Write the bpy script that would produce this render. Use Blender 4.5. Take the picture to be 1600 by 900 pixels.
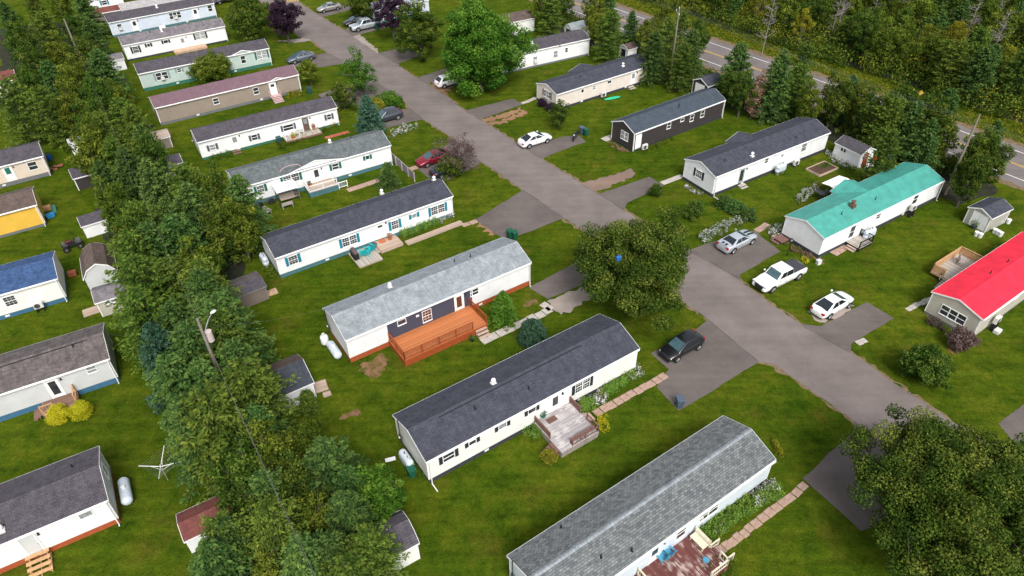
import bpy, math, random
import numpy as np
from mathutils import Vector, Matrix
from mathutils.geometry import tessellate_polygon
rad = math.radians
for o in list(bpy.data.objects): bpy.data.objects.remove(o)
S = bpy.context.scene
COL = S.collection
# ------------------------------------------------ camera
F, PIT, ROL, CH = 1090.2, rad(39.266), rad(-1.0987), 45.78
cd = bpy.data.cameras.new('camera'); cam = bpy.data.objects.new('camera', cd); COL.objects.link(cam)
cd.sensor_width = 36; cd.lens = 36*F/1600; cd.clip_end = 3000; cd.clip_start = 0.5
_f = Vector((0, math.cos(PIT), -math.sin(PIT))); _u0 = Vector((0, math.sin(PIT), math.cos(PIT))); _r0 = Vector((1, 0, 0))
# screen x = c*X + s*Y ; screen y(up) = -s*X + c*Y   (X,Y = level camera axes)
c_, s_ = math.cos(ROL), math.sin(ROL)
# px = 800 + c*x - s*(-Y) ; with y=-Y : px = 800 + c*x + s*Y ; py = 450 + s*x - c*Y
R_ = _r0*c_ + _u0*s_
U_ = _r0*(-s_) + _u0*c_
cam.matrix_world = Matrix(((R_.x, U_.x, -_f.x, 0), (R_.y, U_.y, -_f.y, 0), (R_.z, U_.z, -_f.z, CH), (0, 0, 0, 1)))
S.camera = cam
def ray(px, py):
    return _f + R_*((px-800)/F) - U_*((py-450)/F)
def G(px, py, z=0.0):
    """ground (or height z) point seen at photo pixel px,py"""
    d = ray(px, py); t = (z-CH)/d.z
    return Vector((d.x*t, d.y*t, z))
# ------------------------------------------------ world and sun
W_ = bpy.data.worlds.new('World'); S.world = W_; W_.use_nodes = True
nt = W_.node_tree; bg = nt.nodes['Background']
sky = nt.nodes.new('ShaderNodeTexSky'); sky.sky_type = 'NISHITA'; sky.sun_disc = False
SUN_EL, SUN_AZ = rad(48), rad(165)
sky.sun_elevation = SUN_EL; sky.sun_rotation = SUN_AZ; sky.dust_density = 4; sky.air_density = 1.0; sky.ozone_density = 1
hs = nt.nodes.new('ShaderNodeHueSaturation'); hs.inputs['Saturation'].default_value = 0.35
nt.links.new(sky.outputs[0], hs.inputs['Color']); nt.links.new(hs.outputs[0], bg.inputs[0]); bg.inputs[1].default_value = 0.15
sd = bpy.data.lights.new('sun', 'SUN'); sun = bpy.data.objects.new('sun', sd); COL.objects.link(sun)
sd.energy = 1.85; sd.angle = rad(20); sd.color = (1, 0.965, 0.92)
dv = Vector((math.sin(SUN_AZ)*math.cos(SUN_EL), math.cos(SUN_AZ)*math.cos(SUN_EL), math.sin(SUN_EL)))
sun.rotation_euler = dv.to_track_quat('Z', 'Y').to_euler()
S.view_settings.view_transform = 'Standard'; S.view_settings.look = 'None'; S.view_settings.exposure = 0.5; S.view_settings.gamma = 1
S.render.engine = 'CYCLES'
# ------------------------------------------------ materials
MATS = {}
def mat(name, col, rough=0.8, metal=0.0, var=0.12, scale=3.0, bump=0.0, col2=None, spec=0.3, coat=0.0, detail=4):
    if name in MATS: return MATS[name]
    m = bpy.data.materials.new(name); m.use_nodes = True; n = m.node_tree.nodes; l = m.node_tree.links
    b = n['Principled BSDF']; b.inputs['Roughness'].default_value = rough; b.inputs['Metallic'].default_value = metal
    b.inputs['Specular IOR Level'].default_value = spec; b.inputs['Coat Weight'].default_value = coat
    tc = n.new('ShaderNodeTexCoord'); nz = n.new('ShaderNodeTexNoise'); nz.inputs['Scale'].default_value = scale; nz.inputs['Detail'].default_value = detail
    l.new(tc.outputs['Object'], nz.inputs['Vector'])
    cr = n.new('ShaderNodeValToRGB'); cr.color_ramp.elements[0].position = 0.3; cr.color_ramp.elements[1].position = 0.7
    a = [c*(1-var) for c in col]; z = [min(1, c*(1+var)) for c in (col2 or col)]
    cr.color_ramp.elements[0].color = (*a, 1); cr.color_ramp.elements[1].color = (*z, 1)
    l.new(nz.outputs['Fac'], cr.inputs[0]); l.new(cr.outputs[0], b.inputs['Base Color'])
    if bump:
        bp = n.new('ShaderNodeBump'); bp.inputs['Strength'].default_value = bump; bp.inputs['Distance'].default_value = 0.05
        n2 = n.new('ShaderNodeTexNoise'); n2.inputs['Scale'].default_value = scale*6; l.new(tc.outputs['Object'], n2.inputs['Vector'])
        l.new(n2.outputs['Fac'], bp.inputs['Height']); l.new(bp.outputs[0], b.inputs['Normal'])
    MATS[name] = m; return m
def mixc(n, l, fac, a, b, mode='MIX'):
    mx = n.new('ShaderNodeMix'); mx.data_type = 'RGBA'; mx.blend_type = mode
    for sock, v in ((mx.inputs[0], fac), (mx.inputs[6], a), (mx.inputs[7], b)):
        if isinstance(v, (int, float)): sock.default_value = v
        elif isinstance(v, tuple): sock.default_value = (*v, 1)
        else: l.new(v, sock)
    return mx.outputs[2]
def math_(n, l, op, a, b=None, c=None):
    m = n.new('ShaderNodeMath'); m.operation = op
    for i, v in enumerate((a, b, c)):
        if v is None: continue
        if isinstance(v, (int, float)): m.inputs[i].default_value = v
        else: l.new(v, m.inputs[i])
    return m.outputs[0]
def ramp(n, l, x, stops):
    cr = n.new('ShaderNodeValToRGB'); e = cr.color_ramp.elements
    while len(e) < len(stops): e.new(0.5)
    for i, (p, c) in enumerate(stops): e[i].position = p; e[i].color = (*c, 1) if isinstance(c, tuple) else (c, c, c, 1)
    l.new(x, cr.inputs[0]); return cr.outputs[0]
def noise(n, l, vec, scale, detail=4, rough=0.5):
    z = n.new('ShaderNodeTexNoise'); z.inputs['Scale'].default_value = scale; z.inputs['Detail'].default_value = detail; z.inputs['Roughness'].default_value = rough
    l.new(vec, z.inputs['Vector']); return z.outputs['Fac']
def newmat(name, rough=0.8, spec=0.3):
    m = bpy.data.materials.new(name); m.use_nodes = True; n = m.node_tree.nodes; l = m.node_tree.links
    b = n['Principled BSDF']; b.inputs['Roughness'].default_value = rough; b.inputs['Specular IOR Level'].default_value = spec
    tc = n.new('ShaderNodeTexCoord'); MATS[name] = m
    return m, n, l, b, tc
def siding(name, col, pitch=0.125, vertical=False, dirt=0.1):
    """clapboard: lap shade is bump plus a painted dark line, with weathering"""
    if name in MATS: return MATS[name]
    m, n, l, b, tc = newmat(name, 0.55, 0.35)
    sp = n.new('ShaderNodeSeparateXYZ'); l.new(tc.outputs['Object'], sp.inputs[0])
    ax = sp.outputs['Z'] if not vertical else math_(n, l, 'ADD', sp.outputs['X'], sp.outputs['Y'])
    fr = math_(n, l, 'FRACT', math_(n, l, 'DIVIDE', ax, pitch))
    bp = n.new('ShaderNodeBump'); bp.inputs['Strength'].default_value = 0.5; bp.inputs['Distance'].default_value = 0.02; l.new(fr, bp.inputs['Height']); l.new(bp.outputs[0], b.inputs['Normal'])
    lap_or_gap_line = ramp(n, l, fr, [(0.0, 0.78), (0.14, 1.0)])  # thin line along each lap, its shade darkened in the colour
    nz = noise(n, l, tc.outputs['Object'], 0.9, 5)
    dv_ = ramp(n, l, nz, [(0.3, 1-dirt), (0.65, 1.0)])
    c = mixc(n, l, 1.0, (col[0], col[1], col[2]), lap_or_gap_line, 'MULTIPLY'); c = mixc(n, l, 1.0, c, dv_, 'MULTIPLY'); l.new(c, b.inputs['Base Color'])
    return m
def shingles(name, col, col2, sx=0.33, sy=0.14, mortar=0.45, streak=0.2):
    if name in MATS: return MATS[name]
    m, n, l, b, tc = newmat(name, 0.9, 0.2)
    br = n.new('ShaderNodeTexBrick'); br.offset = 0.5; br.inputs['Scale'].default_value = 1
    br.inputs['Brick Width'].default_value = sx; br.inputs['Row Height'].default_value = sy; br.inputs['Mortar Size'].default_value = 0.012; br.inputs['Mortar Smooth'].default_value = 0.4
    br.inputs['Color1'].default_value = (*col, 1); br.inputs['Color2'].default_value = (*col2, 1); br.inputs['Mortar'].default_value = (col[0]*mortar, col[1]*mortar, col[2]*mortar, 1)
    br.inputs['Bias'].default_value = 0.0
    l.new(tc.outputs['Object'], br.inputs['Vector'])
    n1 = noise(n, l, tc.outputs['Object'], 1.3, 6, 0.65); n2 = noise(n, l, tc.outputs['Object'], 28, 3, 0.6); n3 = noise(n, l, tc.outputs['Object'], 6, 5, 0.7)
    mp = n.new('ShaderNodeMapping'); mp.inputs['Scale'].default_value = (3.0, 0.35, 1); l.new(tc.outputs['Object'], mp.inputs[0]); n4 = noise(n, l, mp.outputs[0], 1.6, 4, 0.6)
    c = mixc(n, l, 1.0, br.outputs['Color'], ramp(n, l, n1, [(0.3, 1-streak), (0.7, 1+streak)]), 'MULTIPLY')
    c = mixc(n, l, 1.0, c, ramp(n, l, n2, [(0.3, 0.72), (0.7, 1.25)]), 'MULTIPLY')
    c = mixc(n, l, 1.0, c, ramp(n, l, n3, [(0.3, 0.86), (0.7, 1.14)]), 'MULTIPLY')
    c = mixc(n, l, 1.0, c, ramp(n, l, n4, [(0.35, 1-streak*.7), (0.65, 1.05)]), 'MULTIPLY')
    l.new(c, b.inputs['Base Color'])
    bp = n.new('ShaderNodeBump'); bp.inputs['Strength'].default_value = 0.4; bp.inputs['Distance'].default_value = 0.02; l.new(br.outputs['Fac'], bp.inputs['Height']); bp.invert = True; l.new(bp.outputs[0], b.inputs['Normal'])
    return m
def metalroof(name, col, pitch=0.3):
    m, n, l, b, tc = newmat(name, 0.55, 0.4)
    sp = n.new('ShaderNodeSeparateXYZ'); l.new(tc.outputs['Object'], sp.inputs[0])
    fr = math_(n, l, 'FRACT', math_(n, l, 'DIVIDE', sp.outputs['X'], pitch)); pp = math_(n, l, 'PINGPONG', fr, 0.5)
    st = ramp(n, l, pp, [(0.0, 0.62), (0.22, 1.0)])
    nz = ramp(n, l, noise(n, l, tc.outputs['Object'], 1.2, 5), [(0.3, 0.8), (0.7, 1.08)])
    c = mixc(n, l, 1.0, col, st, 'MULTIPLY'); c = mixc(n, l, 1.0, c, nz, 'MULTIPLY'); l.new(c, b.inputs['Base Color'])
    bp = n.new('ShaderNodeBump'); bp.inputs['Strength'].default_value = 0.6; bp.inputs['Distance'].default_value = 0.03; l.new(st, bp.inputs['Height']); l.new(bp.outputs[0], b.inputs['Normal'])
    return m
def planks(name, col, pitch=0.14, axis='X', wear=None, rough=0.85):
    if name in MATS: return MATS[name]
    m, n, l, b, tc = newmat(name, rough, 0.25)
    sp = n.new('ShaderNodeSeparateXYZ'); l.new(tc.outputs['Object'], sp.inputs[0])
    q = math_(n, l, 'DIVIDE', sp.outputs[axis], pitch); fr = math_(n, l, 'FRACT', q); fl = math_(n, l, 'FLOOR', q)
    wn = n.new('ShaderNodeTexWhiteNoise'); wn.noise_dimensions = '1D'; l.new(fl, wn.inputs['W'])
    vv = ramp(n, l, wn.outputs['Value'], [(0.0, 0.8), (1.0, 1.15)])
    lap_or_gap_line = ramp(n, l, fr, [(0.0, 0.45), (0.1, 1.0)])
    mp = n.new('ShaderNodeMapping'); mp.inputs['Scale'].default_value = (6, 0.7, 1) if axis == 'X' else (0.7, 6, 1); l.new(tc.outputs['Object'], mp.inputs[0])
    gr = noise(n, l, mp.outputs[0], 2.2, 5, 0.65)
    c = mixc(n, l, 1.0, col, vv, 'MULTIPLY'); c = mixc(n, l, 1.0, c, ramp(n, l, gr, [(0.25, 0.85), (0.75, 1.12)]), 'MULTIPLY')
    if wear:
        c = mixc(n, l, ramp(n, l, math_(n, l, 'MULTIPLY', gr, noise(n, l, tc.outputs['Object'], 0.9, 2)), [(0.27, 0.0), (0.33, 1.0)]), c, wear)
    c = mixc(n, l, 1.0, c, lap_or_gap_line, 'MULTIPLY'); l.new(c, b.inputs['Base Color'])
    return m
WHITE = (0.78, 0.78, 0.77)
M_white = siding('white_siding', (0.83, 0.84, 0.85)); M_cream = siding('cream_siding', (0.82, 0.82, 0.78)); M_pink = siding('pinkish_siding', (0.74, 0.66, 0.60))
M_blueish = siding('pale_blue_siding', (0.60, 0.66, 0.76)); M_mint = siding('pale_green_siding', (0.46, 0.56, 0.52)); M_tan = siding('tan_siding', (0.30, 0.245, 0.20))
M_greys = siding('grey_siding', (0.50, 0.52, 0.54)); M_lgrey = siding('light_grey_siding', (0.58, 0.60, 0.60)); M_yellow = siding('yellow_siding', (0.75, 0.46, 0.07)); M_dkbrown = siding('dark_brown_siding', (0.048, 0.040, 0.042), vertical=False)
M_beige = siding('beige_siding', (0.50, 0.47, 0.40)); M_taupe = siding('taupe_siding', (0.40, 0.39, 0.35)); M_redwall = siding('red_siding', (0.22, 0.05, 0.04)); M_rough = siding('weathered_boards', (0.2, 0.16, 0.14), 0.15)
M_navy = siding('slate_blue_vertical_siding', (0.055, 0.062, 0.095), 0.2, True)
M_trim = mat('white_trim', (0.78, 0.78, 0.77), 0.5, var=0.04); M_vinyl = mat('white_vinyl', (0.75, 0.75, 0.74), 0.45, var=0.06)
R_dark = shingles('charcoal_shingles', (0.052, 0.056, 0.074), (0.070, 0.074, 0.094)); R_black = shingles('dark_slate_shingles', (0.045, 0.052, 0.066), (0.06, 0.068, 0.085))
R_grey = shingles('grey_shingles', (0.10, 0.112, 0.118), (0.195, 0.205, 0.205), 0.30, 0.16, 0.42, 0.10); R_silver = shingles('silver_grey_shingles', (0.235, 0.265, 0.285), (0.29, 0.32, 0.34), mortar=0.8, streak=0.22)
R_mid = shingles('grey_green_shingles', (0.10, 0.12, 0.125), (0.155, 0.17, 0.175), mortar=0.6); R_brown = shingles('brown_shingles', (0.10, 0.075, 0.065), (0.14, 0.105, 0.09)); R_mauve = shingles('mauve_roofing', (0.155, 0.095, 0.115), (0.17, 0.105, 0.125), mortar=0.9, streak=0.1)
R_blue = shingles('blue_shingles', (0.035, 0.075, 0.17), (0.06, 0.11, 0.24)); R_purple = shingles('purplish_grey_shingles', (0.072, 0.066, 0.080), (0.100, 0.088, 0.102)); R_pale = shingles('pale_grey_roofing', (0.34, 0.33, 0.33), (0.4, 0.39, 0.38), mortar=0.9)
R_mottle = shingles('mottled_brown_grey_shingles', (0.10, 0.085, 0.085), (0.15, 0.13, 0.125), mortar=0.9, streak=0.3); R_red = mat('red_roof_membrane', (0.70, 0.022, 0.05), 0.8, var=0.16, scale=0.9, bump=0.3, detail=8); R_redbrown = shingles('red_brown_roofing', (0.15, 0.05, 0.045), (0.18, 0.065, 0.055), mortar=0.9)
R_teal = metalroof('teal_metal_roofing', (0.065, 0.33, 0.275)); R_slate = shingles('slate_blue_shingles', (0.050, 0.066, 0.085), (0.062, 0.078, 0.10), mortar=0.8, streak=0.12); R_aged = shingles('aged_purplish_shingles', (0.16, 0.145, 0.16), (0.21, 0.19, 0.2), mortar=0.8, streak=0.3); R_tin = metalroof('tin_roofing', (0.5, 0.5, 0.54), 0.15)
K_blue = mat('blue_skirting', (0.045, 0.13, 0.22)); K_teal = mat('teal_skirting', (0.06, 0.15, 0.17)); K_orange = mat('orange_brown_skirting', (0.33, 0.075, 0.025)); K_dark = mat('dark_skirting', (0.035, 0.04, 0.05)); K_green = mat('green_skirting', (0.03, 0.14, 0.1)); K_grey = mat('grey_skirting', (0.14, 0.15, 0.16)); K_stone = mat('grey_block_skirting', (0.3, 0.28, 0.26), var=0.25, scale=6)
M_glass = mat('window_glass', (0.03, 0.036, 0.042), 0.06, var=0.5, scale=1.5, spec=0.8); M_curt = mat('curtained_glass', (0.25, 0.27, 0.28), 0.12, var=0.3, scale=4, spec=0.8); M_brglass = mat('brown_glass', (0.10, 0.035, 0.02), 0.1, var=0.4, spec=0.7)  # M_brglass is plain brown glass
SH_teal = mat('teal_shutter', (0.015, 0.19, 0.27), 0.6); SH_black = mat('black_shutter', (0.022, 0.026, 0.032), 0.6); SH_green = mat('green_shutter', (0.015, 0.13, 0.10), 0.6); SH_grey = mat('grey_shutter', (0.10, 0.10, 0.12), 0.6); SH_pale = mat('pale_green_shutter', (0.25, 0.31, 0.3), 0.6)
M_black = mat('black_metal', (0.015, 0.015, 0.017), 0.5); M_dgrey = mat('dark_grey_plastic', (0.05, 0.055, 0.06), 0.5); M_pole = mat('weathered_pole_wood', (0.22, 0.19, 0.16), 0.9, var=0.3, scale=8); M_steel = mat('galvanised_steel', (0.5, 0.5, 0.5), 0.4, 0.6)
M_tank = mat('tank_paint', (0.52, 0.58, 0.64), 0.4, var=0.1, scale=5); M_acu = mat('unit_casing', (0.62, 0.61, 0.58), 0.5)
M_conc = mat('concrete', (0.42, 0.38, 0.34), 0.9, var=0.2, scale=4, bump=0.2); M_paver = mat('pinkish_pavers', (0.36, 0.245, 0.19), 0.9, var=0.2, scale=3, bump=0.2)
D_orange = planks('orange_stained_planks', (0.50, 0.175, 0.065), 0.14, 'Y', None, 0.5); D_orange_r = mat('orange_brown_stain', (0.30, 0.065, 0.02), 0.6); D_grey = planks('weathered_grey_planks', (0.36, 0.335, 0.335), 0.14, 'Y', (0.52, 0.49, 0.48)); D_brownr = mat('worn_brown_paint', (0.17, 0.09, 0.075), 0.8, var=0.35, scale=6)
D_maroon = planks('worn_maroon_planks', (0.13, 0.045, 0.04), 0.14, 'X', (0.42, 0.32, 0.29)); D_cream = mat('cream_painted_wood', (0.62, 0.57, 0.43), 0.7, var=0.15, scale=5); D_tanw = planks('tan_planks', (0.44, 0.33, 0.26), 0.14, 'Y'); D_raw = mat('raw_lumber', (0.5, 0.3, 0.15), 0.8, var=0.2, scale=6); D_brown = planks('brown_planks', (0.2, 0.12, 0.09), 0.14, 'Y'); D_ltgrey = planks('pale_grey_planks', (0.42, 0.38, 0.33), 0.14, 'X')
# ------------------------------------------------ mesh building
class MB:
    def __init__(s): s.v = []; s.f = []; s.m = []
    def add(s, v, f, mi=0):
        o = len(s.v); s.v += [tuple(p) for p in v]; s.f += [tuple(i+o for i in q) for q in f]; s.m += [mi]*len(f); return s
    def box(s, x0, y0, z0, x1, y1, z1, mi=0):
        v = [(x, y, z) for z in (z0, z1) for y in (y0, y1) for x in (x0, x1)]
        return s.add(v, [(0, 2, 3, 1), (4, 5, 7, 6), (0, 1, 5, 4), (2, 6, 7, 3), (0, 4, 6, 2), (1, 3, 7, 5)], mi)
    def prism(s, prof, x0, x1, mi=0, axis='x'):
        """profile of (a,z) extruded along x (a = y) or along y (a = x)"""
        n = len(prof)
        if axis == 'x': v = [(x0, a, z) for a, z in prof] + [(x1, a, z) for a, z in prof]
        else: v = [(a, x1, z) for a, z in prof] + [(a, x0, z) for a, z in prof]
        f = [tuple(range(n))[::-1], tuple(range(n, 2*n))] + [(i, (i+1) % n, n+(i+1) % n, n+i) for i in range(n)]
        return s.add(v, f, mi)
    def tube(s, p, q, r0, r1=None, n=8, mi=0, caps=True):
        p = Vector(p); q = Vector(q); r1 = r0 if r1 is None else r1; d = (q-p)
        if d.length < 1e-6: return s
        d.normalize(); a = d.orthogonal().normalized(); b = d.cross(a)
        v = [p+(a*math.cos(t)+b*math.sin(t))*r0 for t in [2*math.pi*i/n for i in range(n)]] + [q+(a*math.cos(t)+b*math.sin(t))*r1 for t in [2*math.pi*i/n for i in range(n)]]
        f = [(i, (i+1) % n, n+(i+1) % n, n+i) for i in range(n)]
        if caps: f += [tuple(range(n))[::-1], tuple(range(n, 2*n))]
        return s.add(v, f, mi)
    def path(s, pts, r, n=6, mi=0):
        for a, b in zip(pts, pts[1:]): s.tube(a, b, r, r, n, mi)
        return s
    def capsule(s, p, q, r, n=14, mi=0, k=4):
        p = Vector(p); q = Vector(q); d = (q-p).normalized(); a = d.orthogonal().normalized(); b = d.cross(a); rings = []
        for i in range(k+1):
            t = math.pi/2*i/k; rings.append((p-d*r*math.cos(t)*0.8, max(r*math.sin(t), 0.004)))
        for i in range(k+1):
            t = math.pi/2*(1-i/k); rings.append((q+d*r*math.cos(t)*0.8, max(r*math.sin(t), 0.004)))
        v = []
        for c, rr in rings: v += [c+(a*math.cos(2*math.pi*j/n)+b*math.sin(2*math.pi*j/n))*rr for j in range(n)]
        f = [(i*n+j, i*n+(j+1) % n, (i+1)*n+(j+1) % n, (i+1)*n+j) for i in range(len(rings)-1) for j in range(n)]
        return s.add(v, f, mi)
    def ball(s, c, r, n=10, m=6, mi=0, sq=(1, 1, 1)):
        v = []; c = Vector(c)
        for i in range(m+1):
            t = math.pi*i/m
            for j in range(n): v.append((c.x+r*sq[0]*max(math.sin(t), .02)*math.cos(2*math.pi*j/n), c.y+r*sq[1]*max(math.sin(t), .02)*math.sin(2*math.pi*j/n), c.z+r*sq[2]*math.cos(t)))
        f = [(i*n+j, (i+1)*n+j, (i+1)*n+(j+1) % n, i*n+(j+1) % n) for i in range(m) for j in range(n)]
        return s.add(v, f, mi)
    def build(s, name, mats, parent=None, smooth=False, bevel=0, sub=0):
        me = bpy.data.meshes.new(name); me.from_pydata(s.v, [], s.f)
        if not isinstance(mats, (list, tuple)): mats = [mats]
        for m in mats: me.materials.append(m)
        if len(mats) > 1: me.polygons.foreach_set('material_index', s.m)
        if smooth: me.polygons.foreach_set('use_smooth', [True]*len(me.polygons))
        me.validate(); me.update()
        o = bpy.data.objects.new(name, me); COL.objects.link(o)
        if parent: o.parent = parent
        if bevel:
            b = o.modifiers.new('bevel', 'BEVEL'); b.width = bevel; b.segments = 2; b.limit_method = 'ANGLE'
        if sub:
            b = o.modifiers.new('sub', 'SUBSURF'); b.levels = sub; b.render_levels = sub
        return o
def tag(o, label=None, cat=None, group=None, kind=None):
    if label: o['label'] = label
    if cat: o['category'] = cat
    if group: o['group'] = group
    if kind: o['kind'] = kind
    return o
def thing(name, loc, rz=0, label=None, cat=None, group=None):
    o = bpy.data.objects.new(name, None); o.empty_display_size = 0.3; COL.objects.link(o); o.location = loc; o.rotation_euler = (0, 0, rz)
    return tag(o, label, cat, group)
def kids(o): return [c for c in bpy.data.objects if c.parent == o]
def dup(root, loc, rz=0, scale=None, label=None, group=None):
    r = root.copy(); COL.objects.link(r); r.location = loc; r.rotation_euler = (0, 0, rz)
    if scale: r.scale = scale if isinstance(scale, tuple) else (scale,)*3
    if label: r['label'] = label
    if group: r['group'] = group
    for ch in CH_.get(root.name, None) or kids(root):
        c = ch.copy(); COL.objects.link(c); c.parent = r
        for g in kids(ch):
            d = g.copy(); COL.objects.link(d); d.parent = c
    return r
CH_ = {}
def sheet(name, pts, z, m, kind='structure', jit=0.0, step=0.6, seed=0, cat=None, label=None, closed=True):
    """flat outline on the ground, its edges subdivided and worn a little uneven"""
    rnd = random.Random(seed+len(pts)); P = []
    for a, b in zip(pts, pts[1:]+pts[:1]):
        a = Vector(a[:2]); b = Vector(b[:2]); d = b-a; k = max(1, int(d.length/step)) if jit else 1
        nrm = Vector((-d.y, d.x)).normalized() if d.length else Vector((0, 0))
        for i in range(k):
            q = a+d*(i/k)
            if i and jit: q = q+nrm*rnd.gauss(0, jit)
            P.append((q.x, q.y, z))
    tri = tessellate_polygon([[Vector(p) for p in P]])
    def up(t):
        a, b, c = [Vector(P[i]) for i in t]; return t if (b-a).cross(c-a).z > 0 else t[::-1]
    me = bpy.data.meshes.new(name); me.from_pydata(P, [], [up(tuple(t)) for t in tri]); me.materials.append(m); me.update()
    o = bpy.data.objects.new(name, me); COL.objects.link(o)
    return tag(o, label, cat, kind=kind)
def pxs(L): return [G(*p) for p in L]
# ------------------------------------------------ ground
def ground_mat():
    m, n, l, b, tc = newmat('lawn', 1.0, 0.02); P = tc.outputs['Object']
    n1 = noise(n, l, P, 0.09, 5, 0.6); n2 = noise(n, l, P, 0.6, 6, 0.7); n3 = noise(n, l, P, 7, 4, 0.7); n4 = noise(n, l, P, 0.25, 4, 0.65)
    base = ramp(n, l, n2, [(0.30, (0.029, 0.059, 0.004)), (0.5, (0.062, 0.095, 0.006)), (0.70, (0.100, 0.116, 0.010))])
    big = ramp(n, l, n1, [(0.38, (0.70, 0.82, 0.7)), (0.62, (1.16, 1.08, 1.05))])
    c = mixc(n, l, 1.0, base, big, 'MULTIPLY')
    c = mixc(n, l, ramp(n, l, n4, [(0.55, 0.0), (0.74, 0.55)]), c, (0.115, 0.085, 0.015))
    c = mixc(n, l, 1.0, c, ramp(n, l, n3, [(0.25, 0.62), (0.75, 1.35)]), 'MULTIPLY')
    mp = n.new('ShaderNodeMapping'); mp.inputs['Rotation'].default_value = (0, 0, rad(-33)); mp.inputs['Scale'].default_value = (0.12, 1.6, 1); l.new(P, mp.inputs[0])
    c = mixc(n, l, 1.0, c, ramp(n, l, noise(n, l, mp.outputs[0], 1.0, 3), [(0.35, 0.86), (0.65, 1.12)]), 'MULTIPLY')
    c = mixc(n, l, 1.0, c, ramp(n, l, noise(n, l, P, 2.2, 5, .8), [(0.3, 0.68), (0.7, 1.28)]), 'MULTIPLY')
    c = mixc(n, l, ramp(n, l, noise(n, l, P, 14, 2, .5), [(0.70, 0.0), (0.76, 0.5)]), c, (0.22, 0.22, 0.05))
    nd = noise(n, l, P, 1.7, 5, 0.75)
    c = mixc(n, l, ramp(n, l, nd, [(0.66, 0.0), (0.78, 0.6)]), c, (0.14, 0.085, 0.03))
    l.new(c, b.inputs['Base Color'])
    bp = n.new('ShaderNodeBump'); bp.inputs['Strength'].default_value = 0.9; bp.inputs['Distance'].default_value = 0.12; l.new(n3, bp.inputs['Height']); l.new(bp.outputs[0], b.inputs['Normal'])
    return m
M_lawn = ground_mat()
g = MB(); g.add([(-1500, -300, 0), (1500, -300, 0), (1500, 2500, 0), (-1500, 2500, 0)], [(0, 1, 2, 3)]); tag(g.build('lawn', M_lawn), kind='structure')
def asphalt(name, base, tint, crack=True):
    m, n, l, b, tc = newmat(name, 0.9, 0.2); P = tc.outputs['Object']
    n1 = noise(n, l, P, 0.25, 5, 0.6); n2 = noise(n, l, P, 1.6, 6, 0.7); n3 = noise(n, l, P, 22, 3, 0.6)
    c = mixc(n, l, 1.0, base, ramp(n, l, n1, [(0.3, 0.8), (0.7, 1.16)]), 'MULTIPLY')
    c = mixc(n, l, ramp(n, l, n2, [(0.55, 0.0), (0.8, 0.6)]), c, tint)
    c = mixc(n, l, 1.0, c, ramp(n, l, n3, [(0.3, 0.85), (0.7, 1.15)]), 'MULTIPLY')
    mp = n.new('ShaderNodeMapping'); mp.inputs['Rotation'].default_value = (0, 0, rad(56)); mp.inputs['Scale'].default_value = (0.06, 1.1, 1); l.new(P, mp.inputs[0])
    c = mixc(n, l, 1.0, c, ramp(n, l, noise(n, l, mp.outputs[0], 1.0, 4, .6), [(0.35, 0.93), (0.65, 1.05)]), 'MULTIPLY')
    if crack:
        vo = n.new('ShaderNodeTexVoronoi'); vo.feature = 'DISTANCE_TO_EDGE'; vo.inputs['Scale'].default_value = 0.13
        wv = n.new('ShaderNodeVectorMath'); wv.operation = 'ADD'; nv = n.new('ShaderNodeTexNoise'); nv.inputs['Scale'].default_value = 1.0; l.new(P, nv.inputs['Vector']); l.new(nv.outputs['Color'], wv.inputs[0]); l.new(P, wv.inputs[1]); l.new(wv.outputs[0], vo.inputs['Vector'])
        c = mixc(n, l, ramp(n, l, vo.outputs['Distance'], [(0.0, 0.22), (0.004, 0.0)]), c, (0.03, 0.028, 0.028))
    l.new(c, b.inputs['Base Color'])
    bp = n.new('ShaderNodeBump'); bp.inputs['Strength'].default_value = 0.4; bp.inputs['Distance'].default_value = 0.02; l.new(n3, bp.inputs['Height']); l.new(bp.outputs[0], b.inputs['Normal'])
    return m
A_road = asphalt('worn_asphalt', (0.172, 0.146, 0.136), (0.22, 0.18, 0.155)); A_drive = asphalt('driveway_asphalt', (0.128, 0.109, 0.101), (0.20, 0.155, 0.13)); A_hwy = asphalt('highway_asphalt', (0.17, 0.15, 0.145), (0.2, 0.17, 0.16), False)
A_dirt = asphalt('red_dirt', (0.26, 0.145, 0.085), (0.33, 0.2, 0.13), False); A_gravel = asphalt('gravel', (0.30, 0.255, 0.225), (0.22, 0.19, 0.15), False); A_soil = asphalt('garden_soil', (0.085, 0.05, 0.035), (0.14, 0.085, 0.06), False)
def patchy(name, c0, c1):
    m, n, l, b, tc = newmat(name, 0.95, 0.1); P = tc.outputs['Object']
    c = mixc(n, l, noise(n, l, P, 2.5, 6, .7), c0, c1)
    g_ = mixc(n, l, noise(n, l, P, 3.0, 5, .7), (0.028, 0.045, 0.006), (0.075, 0.08, 0.012))
    l.new(mixc(n, l, ramp(n, l, noise(n, l, P, 1.5, 6, .75), [(0.44, 0.0), (0.60, 0.9)]), c, g_), b.inputs['Base Color']); return m
A_patch = patchy('patchy_soil', (0.14, 0.075, 0.035), (0.26, 0.15, 0.09))
A_verge = mat('road_edge_dirt', (0.16, 0.115, 0.06), 0.95, var=0.35, scale=2.5, detail=6)
LE = [(300, -70), (405, 0), (468, 57), (485, 62), (512, 82), (543, 99), (585, 126), (629, 154), (640, 169), (661, 186), (706, 214), (747, 249), (817, 296), (880, 340), (925, 370), (1020, 438), (1106, 499), (1185, 565), (1210, 570), (1250, 597), (1307, 639), (1333, 657), (1440, 735), (1620, 865), (1800, 1000), (2400, 1420)]
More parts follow.
